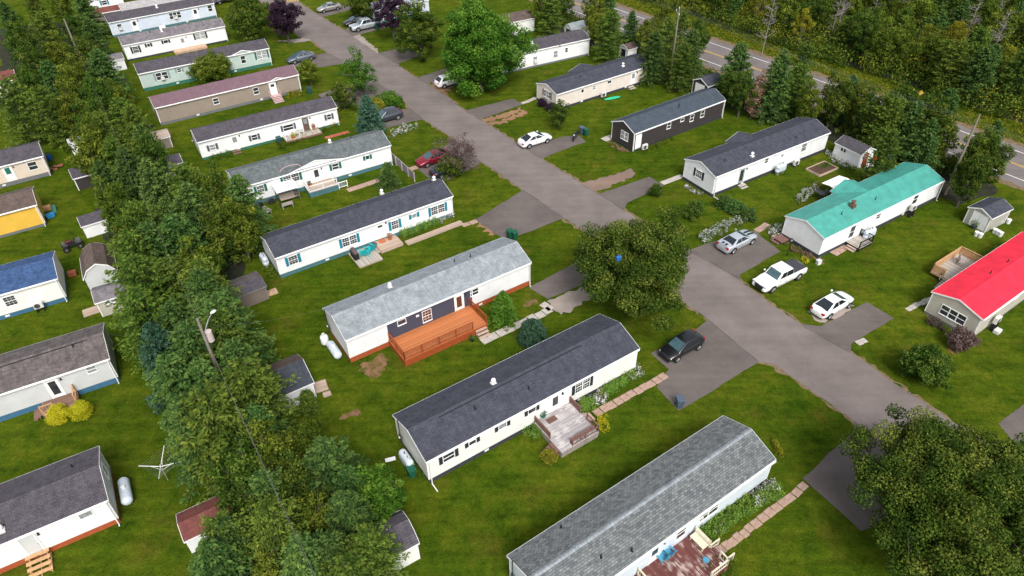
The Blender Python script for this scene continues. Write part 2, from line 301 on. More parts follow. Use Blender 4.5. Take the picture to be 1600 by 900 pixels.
RE = [(2600, 1390), (1900, 930), (1475, 650), (1387, 592), (1329, 551), (1255, 510), (1200, 472), (1155, 437), (1067, 388), (980, 332), (907, 286), (845, 248), (814, 228), (767, 197), (725, 172), (695, 148), (672, 135), (650, 122), (620, 100), (590, 83), (551, 57), (536, 47), (503, 27), (494, 22), (462, 0), (370, -65)]
sheet('road', pxs(LE+RE), 0.016, A_road, jit=0.05, seed=1)
# bare dirt verge along the road edge
def off(line, d):
    P = pxs(line); out = []
    for i, p in enumerate(P):
        a = P[max(0, i-1)]; b = P[min(len(P)-1, i+1)]; t = (b-a).normalized(); out.append(p+Vector((-t.y, t.x, 0))*d)
    return out
for ln in (LE, RE):
    A = off(ln, -0.3); B = off(ln, 0.1+0.0)
    sheet('road_verge', [tuple(p) for p in A]+[tuple(p) for p in B[::-1]], 0.008, A_verge, jit=0.16, step=0.5, seed=5)
DR = [[(817, 297), (826, 290), (905, 342), (880, 341), (800, 373), (784, 371), (743, 343)],
 [(826, 449), (892, 414), (925, 400), (975, 405), (985, 432), (940, 432), (897, 450), (856, 467)],
 [(1017, 552), (1088, 514), (1106, 500), (1130, 505), (1200, 560), (1185, 566), (1107, 615), (1060, 642), (1026, 605), (1045, 577)],
 [(1333, 657), (1336, 672), (1254, 747), (1320, 806), (1345, 830), (1470, 770), (1370, 670)],
 [(1250, 506), (1282, 510), (1355, 472), (1397, 497), (1330, 537), (1329, 552), (1300, 560)],
 [(1040, 395), (1080, 390), (1120, 376.5), (1182, 360), (1189.5, 370), (1219.5, 393), (1156.5, 429), (1156, 440), (1120, 440)],
 [(925, 306), (939, 302), (1015, 276), (1037, 290), (980, 317), (975, 329), (960, 335)],
 [(800, 232), (814, 229), (852, 222), (882, 213), (905, 212), (916, 222), (902, 226), (846, 248), (820, 255)],
 [(715, 178), (725, 173), (802, 154), (817, 163), (753, 186), (752, 192), (740, 195)],
 [(640, 126), (650, 122), (700, 106), (730, 125), (700, 140), (672, 128), (668, 138)],
 [(528, 50), (536, 47), (604, 25), (622, 38), (551, 57), (545, 60)], [(580, 86), (590, 83), (630, 74), (665, 84), (620, 100), (612, 104)], [(488, 25), (494, 22), (540, 6), (552, 14), (503, 27), (498, 32)],
 [(525, 78), (512, 82), (449, 94), (458, 104), (501, 105), (543, 99), (550, 95)], [(497, 148), (525, 138), (592, 121), (632, 150), (560, 165), (520, 168)],
 [(650, 165), (640, 169), (597, 176), (585, 195), (605, 200), (661, 186), (672, 182)], [(652, 262), (697, 226), (712, 212), (757, 249), (745, 258), (700, 282), (668, 277)], [(1560, 662), (1600, 631), (1700, 600), (1780, 690), (1640, 760)]]
for i, d in enumerate(DR): sheet('driveway', pxs(d), 0.012 if i != 5 else 0.0115, A_drive, jit=0.035, step=.9, seed=10+i)
for i, d in enumerate([[(855, 471), (877, 492), (942, 457), (990, 440), (970, 425), (922, 444)], [(1261, 487), (1282, 504), (1312, 496), (1336, 478), (1318, 470)], [(907, 287), (950, 276), (985, 263), (993, 270), (987, 278), (942, 296), (925, 300)], [(431, 64), (483, 59), (490, 63), (464, 67)], [(551, 57), (560, 53), (590, 77), (597, 88), (585, 82)]]):
    sheet('gravel_patch', pxs(d), 0.009, A_gravel if i in (0, 1) else (A_gravel if i > 2 else asphalt('mixed_dirt', (0.2, 0.14, 0.11), (0.3, 0.19, 0.13), False)), jit=0.16, step=0.4, seed=40+i)
for i, d in enumerate([[(752, 188), (790, 176), (815, 168), (820, 172), (780, 186), (757, 192)], [(760, 194), (795, 183), (822, 173), (824, 177), (780, 195), (768, 197)], [(672, 135), (683, 127), (705, 140), (695, 148)], [(562, 570), (585, 560), (598, 552), (610, 562), (602, 578), (588, 590), (570, 585)], [(535, 648), (552, 640), (563, 642), (556, 651), (540, 655)], [(822, 470), (835, 466), (838, 476), (826, 480)], [(1480, 538), (1490, 545), (1495, 556), (1484, 550)], [(1262, 392), (1275, 398), (1290, 412), (1270, 402)], [(835, 249), (848, 246), (868, 262), (856, 258)], [(738, 346), (745, 342), (775, 366), (768, 368)]]):
    sheet('bare_soil_patch', pxs(d), 0.006, A_patch if i in (3, 4, 5, 6, 7) else A_dirt, jit=0.26, step=0.3, seed=60+i)
M_seam = mat('tar_seam', (0.075, 0.063, 0.058), 0.9, var=.2)
for i, (a, b) in enumerate([((1108, 501), (1184, 564)), ((1081, 391), (1155, 436)), ((1256, 511), (1328, 551)), ((818, 298), (879, 340)), ((908, 287), (975, 328)), ((815, 229), (845, 248)), ((1334, 659), (1375, 690)), ((726, 173), (752, 189)), ((661, 186), (641, 170))]):
    A = G(*a); B = G(*b); d = (B-A).normalized(); nn = Vector((-d.y, d.x, 0))*.03; m_ = (A+B)/2+nn*(1.5 if i % 2 else -1.5)
    sheet('tar_seam', [tuple(A+nn), tuple(m_+nn), tuple(B+nn), tuple(B-nn), tuple(m_-nn), tuple(A-nn)], 0.021, M_seam, jit=.025, step=.5, seed=i)
# highway
UW = [(700, -82), (800, -44), (923, 0), (1000, 27), (1121, 70.6), (1194, 95.6), (1280, 126), (1380, 160), (1488, 200), (1600, 240), (1800, 312)]
def strip(line, d0, d1, name, m, z, kind='structure', dash=None, **k):
    A = off(line, d0); B = off(line, d1)
    return sheet(name, [tuple(p) for p in A]+[tuple(p) for p in B[::-1]], z, m, **k)
M_wp = mat('road_paint_white', (0.72, 0.72, 0.7), 0.7, var=0.15, scale=5); M_yp = mat('road_paint_yellow', (0.6, 0.36, 0.05), 0.7, var=0.15, scale=5)
# ------------------------------------------------ highway
strip(UW, 1.6, -9.0, 'highway', A_hwy, 0.012, jit=0.06, seed=2)
strip(UW, 2.9, 1.5, 'highway_shoulder', A_verge, 0.006, jit=0.15, seed=3); strip(UW, -8.9, -10.0, 'highway_shoulder', A_verge, 0.006, jit=0.15, seed=4)
strip(UW, 0.07, -0.07, 'edge_line', M_wp, 0.017); strip(UW, -7.2, -7.34, 'edge_line', M_wp, 0.017); strip(UW, -3.55, -3.67, 'centre_line', M_yp, 0.017); strip(UW, -3.8, -3.92, 'centre_line', M_yp, 0.017)
for k in range(5):      # painted crosswalk hump on the far street
    a = G(447+k*4.3, 3.2-k*.45); b = G(449.5+k*4.3, 2.4-k*.45)
    sheet('speed_hump_stripe', [(a.x, a.y-.3), (b.x, b.y-.3), (b.x, b.y+1.2), (a.x, a.y+1.2)], 0.022, M_yp)
# ------------------------------------------------ houses
HS = {}
class House:
    def __init__(s, name, label, cat, x, y, a, L, W, he, hr, group=None):
        s.o = thing(name, (x, y, 0), rad(a), label, cat, group); s.x, s.y, s.a, s.L, s.W, s.he, s.hr = x, y, rad(a), L, W, he, hr
        s.u = Vector((math.cos(s.a), math.sin(s.a), 0)); s.n = Vector((-s.u.y, s.u.x, 0)); s.org = Vector((x, y, 0))
    def w(s, a, t, z=0): return s.org+s.u*a+s.n*t+Vector((0, 0, z))
    def loc(s, px, py, z=0):
        d = G(px, py, z)-s.org; return d.dot(s.u), d.dot(s.n)
    def hit(s, px, py, t=0.0):
        d = ray(px, py); o = Vector((0, 0, CH)); k = (s.org+s.n*t-o).dot(s.n)/d.dot(s.n); p = o+d*k-s.org; return p.dot(s.u), p.z
    def hitend(s, px, py, e=0.0):
        d = ray(px, py); o = Vector((0, 0, CH)); k = (s.org+s.u*e-o).dot(s.u)/d.dot(s.u); p = o+d*k-s.org; return p.dot(s.n), p.z
    def zr(s, t):
        h = s.W/2; t = min(max(t, -OH), s.W+OH); f = 1-abs(t-h)/(h+OH); return s.he+(s.hr-s.he)*f
OH, OG = 0.14, 0.09
def facade_piece(s, side, a, z, w, h, mats, build):
    """put a mesh drawn in wall coordinates (a across, z up, d outward) on a wall"""
    mb = MB(); build(mb); v = []
    for (p, q, d) in [(v_[0], v_[2], v_[1]) for v_ in mb.v]:
        if side == 'F': v.append((a+p, -d, z+q))
        elif side == 'B': v.append((a-p, s.W+d, z+q))
        elif side == 'L': v.append((-d, a-p, z+q))
        else: v.append((s.L+d, a+p, z+q))
    m2 = MB(); m2.v = v
    flip = side in ('F',)
    m2.f = mb.f if not flip else [f[::-1] for f in mb.f]; m2.m = mb.m; return m2
def window(s, side, a, z, w=0.8, h=1.0, n=1, sh=None, grid=False, gl=None, shw=0.3, ac=False):
    rnd = random.Random(int(a*100)+int(z*77)); fw = 0.055
    def fr(mb):
        mb.box(-w/2-fw, .0, -h/2-fw, w/2+fw, .05, -h/2); mb.box(-w/2-fw, 0, h/2, w/2+fw, .05, h/2+fw); mb.box(-w/2-fw, 0, -h/2, -w/2, .05, h/2); mb.box(w/2, 0, -h/2, w/2+fw, .05, h/2)
        mb.box(-w/2-fw-.03, 0, -h/2-fw-.03, w/2+fw+.03, .075, -h/2-fw)
        for i in range(1, n): x = -w/2+w*i/n; mb.box(x-.05, 0, -h/2, x+.05, .048, h/2)
        if h > .55:
            for i in range(n): x0 = -w/2+w*i/n+(.05 if i else 0); x1 = -w/2+w*(i+1)/n-(.05 if i < n-1 else 0); mb.box(x0, .0, -.03, x1, .04, .03)
        if grid and h > .8:
            for i in range(n):
                x0 = -w/2+w*i/n; d = w/n
                for q in ((1, 2) if d > .6 else (1,)): x = x0+d*q/(3 if d > .6 else 2); mb.box(x-.009, .012, .03, x+.009, .034, h/2); mb.box(x-.009, .012, -h/2, x+.009, .034, -.03)
                mb.box(x0+.05, .012, h/4-.009, x0+d-.05, .032, h/4+.009); mb.box(x0+.05, .012, -h/4-.009, x0+d-.05, .032, -h/4+.009)
    f = facade_piece(s, side, a, z, w, h, None, fr).build('window', M_trim, s.o)
    facade_piece(s, side, a, z, w, h, None, lambda mb: mb.box(-w/2, 0, -h/2, w/2, .018, h/2)).build('glass', gl or (M_glass if rnd.random() < .85 else M_curt), f)
    if ac: facade_piece(s, side, a, z, w, h, None, lambda mb: mb.box(-.28, .05, -h/2, .28, .4, -h/2+.36)).build('window_air_conditioner', M_acu, s.o)
    if sh:
        for sg in (-1, 1):
            x = sg*(w/2+fw+.02+shw/2)
            def sb(mb):
                mb.box(x-shw/2, 0, -h/2-fw, x-shw/2+.04, .05, h/2+fw); mb.box(x+shw/2-.04, 0, -h/2-fw, x+shw/2, .05, h/2+fw); mb.box(x-shw/2+.04, 0, -h/2-fw, x+shw/2-.04, .045, -h/2-fw+.05); mb.box(x-shw/2+.04, 0, h/2+fw-.05, x+shw/2-.04, .045, h/2+fw)
                k = int((h+.1)/.09)
                for i in range(k): zz = -h/2-fw+.05+(h+2*fw-.1)*i/k; mb.box(x-shw/2+.04, 0, zz, x+shw/2-.04, .02+.018*(i % 2), zz+(h+2*fw-.1)/k)
            facade_piece(s, side, a, z, w, h, None, sb).build('shutter', sh, s.o)
def door(s, side, a, z0, w=0.9, h=2.0, m=None, gl=True, glm=None, gz=(1.0, 1.75), light=True):
    def db(mb):
        mb.box(-w/2-.09, 0, 0, -w/2, .06, h+.09, 1); mb.box(w/2, 0, 0, w/2+.09, .06, h+.09, 1); mb.box(-w/2, 0, h, w/2, .06, h+.09, 1); mb.box(-w/2, 0, 0, w/2, .03, h)
        mb.box(-w/2+.12, .03, .12, w/2-.12, .038, gz[0]-.12)
    d = facade_piece(s, side, a, z0, w, h, None, db).build('door', [m or M_trim, M_trim], s.o)
    if gl: facade_piece(s, side, a, z0, w, h, None, lambda mb: mb.box(-w/2+.17, .03, gz[0], w/2-.17, .042, gz[1])).build('glass', glm or M_glass, d)
    facade_piece(s, side, a, z0, w, h, None, lambda mb: (mb.tube((w/2-.1, .03, .95), (w/2-.1, .1, .95), .018), mb.ball((w/2-.1, .11, .95), .035))).build('handle', M_steel, d)
    if light:
        facade_piece(s, side, a, z0, w, h, None, lambda mb: (mb.box(w/2+.22, 0, h-.35, w/2+.34, .06, h-.1), mb.ball((w/2+.28, .1, h-.22), .08))).build('wall_lamp', M_black, s.o)
def house(key, name, label, cat, P, wall, roof, skirt, skh=0.6, trim=None, wins=(), gwins=(), doors=(), vents=(), pipes=(), gable=(), group=None, ridge=None, gam=False, cornerT=True, gutter=True, foot=True):
    s = House(name, label, cat, *P, group=group); HS[key] = s; L, W, he, hr = s.L, s.W, s.he, s.hr; trim = trim or M_trim; o = s.o
    th = 0.10; h2 = W/2
    sl = (hr-he)/(h2+OH); b = he-th-.015+sl*OH
    if gam: prof_in = [(0, he-th), (W*.16, he+(hr-he)*.62-th), (h2, hr-th-.02), (W*.84, he+(hr-he)*.62-th), (W, he-th)]; top = [(-OH, he), (W*.16, he+(hr-he)*.64), (h2, hr), (W*.84, he+(hr-he)*.64), (W+OH, he)]
    else: prof_in = [(0, b), (h2, hr-th-.015), (W, b)]; top = [(-OH, he), (h2, hr), (W+OH, he)]
    z0 = skh if skh else 0
    w = MB().prism([(0, z0)]+prof_in+[(W, z0)], 0, L); w.build('wall', wall, o)
    if skh: MB().prism([(.03, 0), (.03, skh-.003), (W-.03, skh-.003), (W-.03, 0)], .03, L-.03).build('skirting', skirt, o)
    bot = [(y, z-th) for y, z in top]
    r = MB()
    for i in range(len(top)-1): r.prism([bot[i], top[i], top[i+1], bot[i+1]], -OG, L+OG)
    r.build('roof', roof, o)
    f = MB(); f.box(-OG, -OH-.03, he-.16, L+OG, -OH-.002, he-.012); f.box(-OG, W+OH+.002, he-.16, L+OG, W+OH+.03, he-.012)
    for i in range(len(top)-1):
        (ya, za), (yb, zb) = top[i], top[i+1]; pr = [(ya, za-.15), (ya, za-.006), (yb, zb-.006), (yb, zb-.15)]
        f.prism(pr, -OG-.03, -OG-.002); f.prism(pr, L+OG+.002, L+OG+.03)
    if cornerT:
        for x in (-.012, L-.088):
            for y in (-.012, W-.088): f.box(x, y, z0+.005, x+.1, y+.1, he-.17+sl*OH if not gam else he-.17)
    f.build('fascia_and_trim', trim, o)
    if gutter and L > 8:
        gm = MB(); x = L-.15; gm.box(0.02, -OH-.13, he-.13, L-.02, -OH-.032, he-.03); x = .15 if key in 'BWC' else L-.15; gm.box(x-.035, -OH-.1, .25, x+.035, -OH-.03, he-.13); gm.box(x-.035, -OH-(.9 if key in 'BW' else .25), .1, x+.035, -OH-.03, .17) ; gm.build('gutter', trim, o)
    rc = MB(); k = int(L/.3) if ridge else 1
    for i in range(k):
        x0 = -OG+(L+2*OG)*i/k; x1 = -OG+(L+2*OG)*(i+1)/k-(.02 if ridge else 0); e = .13 if not ridge else .18
        dz = sl*e*(1 if not gam else .5); rc.prism([(h2-e, hr-dz+.004), (h2, hr+.022+(.006 if i % 2 else 0)), (h2+e, hr-dz+.004), (h2, hr-.03)], x0, x1)
    rc.build('ridge_cap', ridge or roof, o)
    # cross gables: (s0, s1, side, depth, peak fraction, wall material or None)
    for (s0, s1, side, dep, pk) in gable:
        m_ = (s0+s1)/2; zp = he+(hr-he)*pk; yo = -OH-dep if side == 'F' else W+OH+dep; yi = h2*(1 if pk > .95 else pk) if side == 'F' else W-h2*(1 if pk > .95 else pk)
        g1 = MB(); off_ = .03
        for (xa, sg) in ((s0, 1), (s1, -1)):
            zy = s.zr(0) if dep else he
            a0 = (xa, yo, he+off_-.0); a1 = (m_, yo, zp+off_); a2 = (m_, yi, zp+off_); a3 = (xa, (0 if side == 'F' else W)-(OH if side == 'F' else -OH), he+off_)
            top_ = [a0, a1, a2, a3]; v = top_+[(p[0], p[1], p[2]-.09) for p in top_]
            g1.add(v, [(0, 1, 2, 3), (7, 6, 5, 4), (0, 4, 5, 1), (1, 5, 6, 2), (2, 6, 7, 3), (3, 7, 4, 0)])
        g1.build('gable_roof', roof, o)
        g2 = MB(); yy = sorted(((0 if side == 'F' else W)+(-.02 if side == 'F' else .02), yo+(OH if side == 'F' else -OH)-(0.02 if not dep and side == 'F' else 0)))
        y0_, y1_ = yy if yy[1]-yy[0] > .02 else (yy[0]-.02, yy[1]+.0)
        g2.prism([(s0+.15, skh if dep else b-.1), (s0+.15, he-.06), (m_, zp-.07), (s1-.15, he-.06), (s1-.15, skh if dep else b-.1)], y0_, y1_, axis='y'); g2.build('gable_wall', wall, o)
        g3 = MB(); q = .03 if side == 'F' else -.03
        for xa in (s0, s1): g3.add([(xa, yo-q, he+off_-.14), (m_, yo-q, zp+off_-.14), (m_, yo-q, zp+off_), (xa, yo-q, he+off_), (xa, yo-q*.1, he+off_-.14), (m_, yo-q*.1, zp+off_-.14), (m_, yo-q*.1, zp+off_), (xa, yo-q*.1, he+off_)], [(0, 1, 2, 3), (7, 6, 5, 4), (0, 4, 5, 1), (3, 2, 6, 7), (1, 5, 6, 2), (0, 3, 7, 4)])
        g3.build('gable_trim', trim, o)
    for wd in wins:
        px, py, w_, h_ = wd[:4]; kw = wd[4] if len(wd) > 4 else {}
        a, z = s.hit(px, py); z = min(z, he-.14-h_/2); window(s, 'F', a, z, w_, h_, **kw)
    for wd in gwins:
        px, py, w_, h_ = wd[:4]; kw = dict(wd[4]) if len(wd) > 4 else {}; e = kw.pop('e', 'L')
        a, z = s.hitend(px, py, 0 if e == 'L' else L); a = min(max(a, w_/2+.5), W-w_/2-.5); window(s, e, a, min(z, he-.15-h_/2+.2), w_, h_, **kw)
    for dd in doors:
        px, py = dd[:2]; kw = dd[2] if len(dd) > 2 else {}; a, z = s.hit(px, py); h = min(2.0, he-.2-skh-.1); door(s, 'F', a, max(skh, .08)+.02, h=h, **kw)
    for (px, py, *r) in vents:
        a, t = s.loc(px, py, hr-.1); a, t = s.loc(px, py, s.zr(t)+.2); z = s.zr(t); m_ = MB()
        m_.box(a-.22, t-.22, z-.12, a+.22, t+.22, z+.10, 1); m_.tube((a, t, z), (a, t, z+.38), .12, n=12); m_.tube((a, t, z+.38), (a, t, z+.5), .21, .17, n=12); m_.tube((a, t, z+.5), (a, t, z+.6), .17, .05, n=12)
        m_.build('chimney', [M_trim, M_acu], o, smooth=False)
    for (px, py) in pipes:
        a, t = s.loc(px, py, hr-.1); a, t = s.loc(px, py, s.zr(t)+.1); z = s.zr(t); m_ = MB()
        m_.tube((a, t, z-.05), (a, t, z+.34), .05, n=8); m_.tube((a, t, z-.05), (a, t, z+.07), .13, .06, n=10); m_.build('vent_pipe', M_black, o)
    if foot and skh > .3 and L > 8:
        for q in (.25, .7):
            m_ = MB(); x = L*q; m_.box(x-.2, -.005, .18, x+.2, .028, .38); m_.build('skirting_vent', M_vinyl, o)
    return s
sT = dict(sh=SH_teal, grid=True); sB = dict(sh=SH_black, grid=True); sG_ = dict(sh=SH_green, grid=True)
def q(d, **k): e = dict(d); e.update(k); return e
MH = 'mobile home'
house('A', 'mobile_home', 'white mobile home with silver grey roof, slate blue middle section and a long orange deck', MH, (-14.95, 45.53, 33.0, 20.06, 5.10, 3.01, 4.05), M_white, R_silver, K_orange, .62,
  wins=[(627.5, 503, .8, .5), (667, 493, .9, 1.3, dict(grid=True, gl=M_brglass)), (741, 456, .85, .7)], doors=[(717.5, 475, dict(glm=M_brglass, gz=(.5, 1.8)))], vents=[(609, 446)], pipes=[(710, 407), (735, 400)], ridge=None)
house('B', 'mobile_home', 'cream white mobile home with charcoal roof, black shutters and a square weathered grey deck', MH, (-6.67, 32.26, 33.3, 21.04, 5.26, 2.95, 3.94), M_cream, R_dark, K_dark, .5,
  wins=[(701, 713, .95, .8, sB), (738, 691, .6, .42, sB), (785, 665, .7, .55, sB), (831, 641, .7, .5, sB), (910, 601, 1.5, 1.25, q(sB, n=2))], doors=[(867.5, 624, dict(gz=(.8, 1.8)))], vents=[(771, 597)], pipes=[(826, 608), (742, 638)])
house('C', 'mobile_home', 'pale blue home with mottled grey shingles, pale ridge line and worn maroon deck', MH, (2.18, 20.40, 33.9, 20.46, 4.85, 2.96, 3.88), siding('bluish_white_siding', (0.66, 0.73, 0.80)), R_grey, K_dark, .5,
  wins=[(1064, 832, .85, 1.1, dict(gl=M_glass)), (1107, 800, 1.9, 1.1, dict(n=2, gl=M_glass)), (1095, 812, .3, .3)], doors=[(1023, 862, {})], pipes=[(939, 870), (987, 860), (877, 822)], ridge=R_silver)
house('D', 'mobile_home', 'white mobile home with dark roof, turquoise shutters and turquoise patio chairs in front', MH, (-24.51, 58.32, 32.9, 21.10, 4.70, 2.81, 3.74), M_white, R_dark, K_teal, .5,
  wins=[(458, 406, .9, 1.0, sT), (546, 376, 1.6, 1.05, q(sT, n=2)), (617, 351, .8, 1.05, sT), (647, 337, .55, .5, sT), (684, 327, 1.7, 1.05, q(sT, n=2))], doors=[(595, 362, dict(gz=(1.45, 1.7)))], vents=[(596, 298), (678, 279)], pipes=[(557.5, 317), (612, 299)])
house('T', 'mobile_home', 'white mobile home with bright teal metal roof', MH, (33.06, 60.00, 31.8, 21.31, 5.00, 2.77, 3.63), M_white, R_teal, K_dark, .5,
  wins=[(1331, 362, .8, 1.5, dict(gl=M_dgrey)), (1372, 338, .7, .6), (1430, 311, .85, 1.2)], pipes=[(1368, 311), (1315, 334)], gable=[(8.2, 12.6, 'B', .55, 1.0)])
house('K', 'mobile_home', 'dark brown mobile home with slate blue roof and white trim', MH, (16.67, 84.53, 34.4, 17.50, 4.40, 2.82, 3.81), M_dkbrown, R_slate, K_dark, .3,
  wins=[(1045, 196, .65, .85), (1066, 187, .6, .4), (1081, 184, .65, .95), (1097.5, 177.5, .65, .95)], gwins=[(976, 212, 1.3, 1.1, dict(n=2, grid=True))], doors=[(997, 222, dict(gl=False, light=False))], pipes=[(1060, 170), (1061, 166)])
house('P', 'mobile_home', 'pinkish beige mobile home with charcoal roof behind a small tree', MH, (7.11, 97.64, 33.6, 19.66, 4.91, 2.72, 3.53), M_pink, R_dark, K_dark, .4,
  wins=[(910, 142, .45, .5), (928, 137, .55, .6), (952, 128, .75, .4), (1012, 111, .75, .85, dict(n=2))], gwins=[(855, 147, 1.5, 1.0, dict(n=3, sh=SH_grey))], doors=[(989, 124, dict(glm=M_curt))], vents=[(973.5, 102)], pipes=[(907, 120)], gable=[(6.4, 11.2, 'B', .45, .95)])
house('W', 'mobile_home', 'white mobile home with charcoal roof and black shutters on its end wall', MH, (24.60, 72.81, 31.6, 20.65, 5.10, 2.92, 3.81), M_white, R_dark, K_dark, .45,
  wins=[(1197.5, 251, .6, .6), (1256, 230, .85, 1.1, dict(grid=True)), (1222, 243, .4, .4)], gwins=[(1092, 272, .95, .95, sB)], doors=[(1159, 271, dict(m=SH_pale, gz=(.3, 1.8)))], vents=[(1175, 244)], pipes=[(1132, 252), (1244, 217)], gable=[(7.4, 11.6, 'B', .4, .9)])
house('X', 'mobile_home', 'light grey mobile home with bright red roof at the right edge', MH, (42.92, 47.06, 33.9, 17.0, 4.7, 2.65, 3.35), M_beige, R_red, K_grey, .25,
  wins=[(1590, 461, .6, .6)], gwins=[(1489, 492, 2.3, 1.0, dict(n=3))], pipes=[(1575, 408), (1548, 426)])
house('G', 'mobile_home', 'light grey mobile home with mottled brown-grey roof, blue base and two yellow-green shrubs', MH, (-43.35-8*math.cos(rad(28.4)), 39.48-8*math.sin(rad(28.4)), 28.4, 17.03, 5.11, 3.0, 3.92), M_lgrey, R_mottle, K_blue, .6,
  wins=[(143, 577, .7, .65, dict(gl=M_curt))], doors=[(84, 604, dict(gz=(.35, 1.85)))], pipes=[(113.5, 540)])
house('Q', 'mobile_home', 'white mobile home with dark roof, red-brown base and wooden steps', MH, (-37.16-8*math.cos(rad(30)), 24.90-8*math.sin(rad(30)), 30.0, 17.08, 5.31, 2.96, 3.81), M_white, R_purple, K_orange, .55,
  wins=[(134, 804, .8, .5)], gwins=[(164, 735, .8, 1.1, dict(e='R'))], doors=[(48, 850, dict(m=M_lgrey, gl=False))], vents=[(2, 828)], pipes=[(112, 728)])
house('L1', 'mobile_home', 'cream mobile home with purplish roof and dark grey base at the left edge', MH, (-67.95-9*math.cos(rad(32.6)), 76.52-9*math.sin(rad(32.6)), 32.6, 18.01, 4.84, 2.87, 3.72), siding('peach_cream_siding', (.70, .60, .50)), R_purple, K_grey, .55,
  wins=[(51, 259, .95, 1.0)], doors=[(15, 272, dict(glm=SH_green, gz=(1.0, 1.85)))])
house('L2', 'mobile_home', 'bright yellow mobile home with brown roof', MH, (-62.67-9*math.cos(rad(31.5)), 64.70-9*math.sin(rad(31.5)), 31.5, 18.02, 4.71, 2.95, 3.80), M_yellow, R_brown, K_grey, .35, wins=[(-30, 370, .8, .9)])
house('L3', 'mobile_home', 'white mobile home with blue shingle roof and dark blue base', MH, (-53.59-9*math.cos(rad(28.9)), 51.04-9*math.sin(rad(28.9)), 28.9, 18.03, 5.18, 2.95, 3.80), M_cream, R_blue, K_blue, .5, wins=[(16, 470, .95, 1.05, dict(grid=True))])
house('L0', 'mobile_home', 'small cream mobile home with brown roof among trees at the upper left edge', MH, (-83.85-8, 102.82-5, 33.0, 17.0, 4.66, 2.80, 3.60), M_cream, R_redbrown, K_grey, .4)
house('M3', 'mobile_home', 'pale blue mobile home with dark purplish roof and white trimmed windows', MH, (-74.42, 133.14, 33.5, 19.46, 4.75, 2.81, 3.66), M_blueish, R_purple, K_teal, .4,
  wins=[(187, 42, .7, 1.0, dict(ac=True)), (273.5, 24, 2.1, 1.1, dict(n=3, ac=True)), (328, 13, .75, 1.1)], doors=[(211, 40, {}), (306, 22, {})], vents=[(245, 12)])
house('M4', 'mobile_home', 'white mobile home with aged grey roof and black shutters below the pale blue home', MH, (-66.66, 121.02, 31.4, 17.41, 4.66, 2.82, 3.67), M_white, R_aged, K_dark, .3,
  wins=[(212, 77.5, .85, 1.05, sB), (232, 70.5, .45, .5, sB), (259, 65, .7, .5, sB), (313, 56, 1.6, 1.0, q(sB, n=2))], doors=[(285, 63, dict(glm=M_curt))], vents=[(253, 50)], pipes=[(235, 52)])
house('M5', 'mobile_home', 'pale green mobile home with dark roof behind a big round bush, green base', MH, (-58.57, 107.78, 29.6, 20.73, 4.76, 3.00, 3.85), M_mint, R_purple, K_green, .55,
  wins=[(253, 118.5, 1.7, 1.1, dict(n=2, sh=SH_pale, ac=True)), (280, 109.5, .6, .6, dict(sh=SH_pale)), (380, 93, .7, 1.2), (409, 86, 1.6, 1.1, dict(n=2, sh=SH_green, grid=True))], gable=[(14.6, 18.0, 'F', 0.0, .6)])
house('M6', 'mobile_home', 'tan mobile home with mauve roof and white door with pink steps', MH, (-51.20, 95.35, 32.1, 21.46, 4.40, 2.83, 3.68), M_tan, R_mauve, K_grey, .4,
  wins=[(337.5, 158, .75, .85), (400, 142, .75, 1.0)], doors=[(426.5, 137.5, dict(gz=(1.4, 1.8)))], gable=[(17.0, 19.0, 'F', 0.0, .35)])
house('M7', 'mobile_home', 'white mobile home with dark roof, brown door and grey shutters', MH, (-41.46, 84.59, 30.9, 19.42, 4.22, 2.74, 3.59), M_white, R_purple, K_green, .35,
  wins=[(332, 230, .7, .75, dict(sh=SH_grey)), (397.5, 214.5, .75, .75, dict(sh=SH_grey)), (450.5, 199, 1.4, .8, dict(sh=SH_grey)), (514, 182.5, .6, .75, dict(sh=SH_grey))], doors=[(367, 220, dict(glm=M_curt)), (477.5, 192.5, dict(m=mat('brown_door', (.11, .075, .05)), gz=(1.1, 1.8), glm=M_curt))])
house('M8', 'mobile_home', 'white mobile home with grey roof, green shutters, front gable and small white deck', MH, (-32.55, 72.22, 30.9, 19.83, 4.88, 2.93, 3.89), M_white, R_mid, K_teal, .55,
  wins=[(407, 295, .8, .85, q(sG_)), (455, 278, 1.9, 1.1, q(sG_, n=2)), (524, 260, .8, .75, q(sG_)), (574, 246, .45, .5, q(sG_))], doors=[(495, 274, dict(gz=(.8, 1.8)))], vents=[(515, 220)], pipes=[(548, 214)], gable=[(6.3, 13.3, 'F', .0, .85)])
house('R2', 'mobile_home', 'white mobile home with dark roof beside the tall bright green tree', MH, (-0.96, 111.92, 27.6, 17.00, 4.6, 2.94, 3.79), M_white, R_purple, K_grey, .3,
  wins=[(836, 93, .7, 1.0, dict(ac=True)), (868, 84.5, .75, 1.05), (885, 78, .5, .7)], pipes=[(875, 71)], vents=[(831, 66)])
house('R1', 'garage', 'cream garage with brown roof at the top of the picture behind the tallest tree', 'garage', (-1.97, 128.27, 28.0, 8.00, 4.27, 2.60, 3.50), M_cream, R_brown, K_grey, .2)
house('M2', 'mobile_home', 'mobile home with plain pale grey roof at the top left', MH, (-74.95, 140.33, 30.4, 16.00, 4.97, 2.61, 3.41), M_white, R_pale, K_grey, .3)
house('M1', 'mobile_home', 'white mobile home with teal shutters behind the brown shed, top left', MH, (-84.74, 147.53, 32.1, 6.18, 4.60, 2.63, 3.43), M_white, R_blue, K_grey, .3, wins=[(163, 4, .9, .8, sT)])
house('U', 'mobile_home', 'light blue mobile home glimpsed between trees at the top edge', MH, (-24.90, 137.87, 31.8, 11.04, 4.60, 2.69, 3.49), M_blueish, R_silver, K_green, .5)
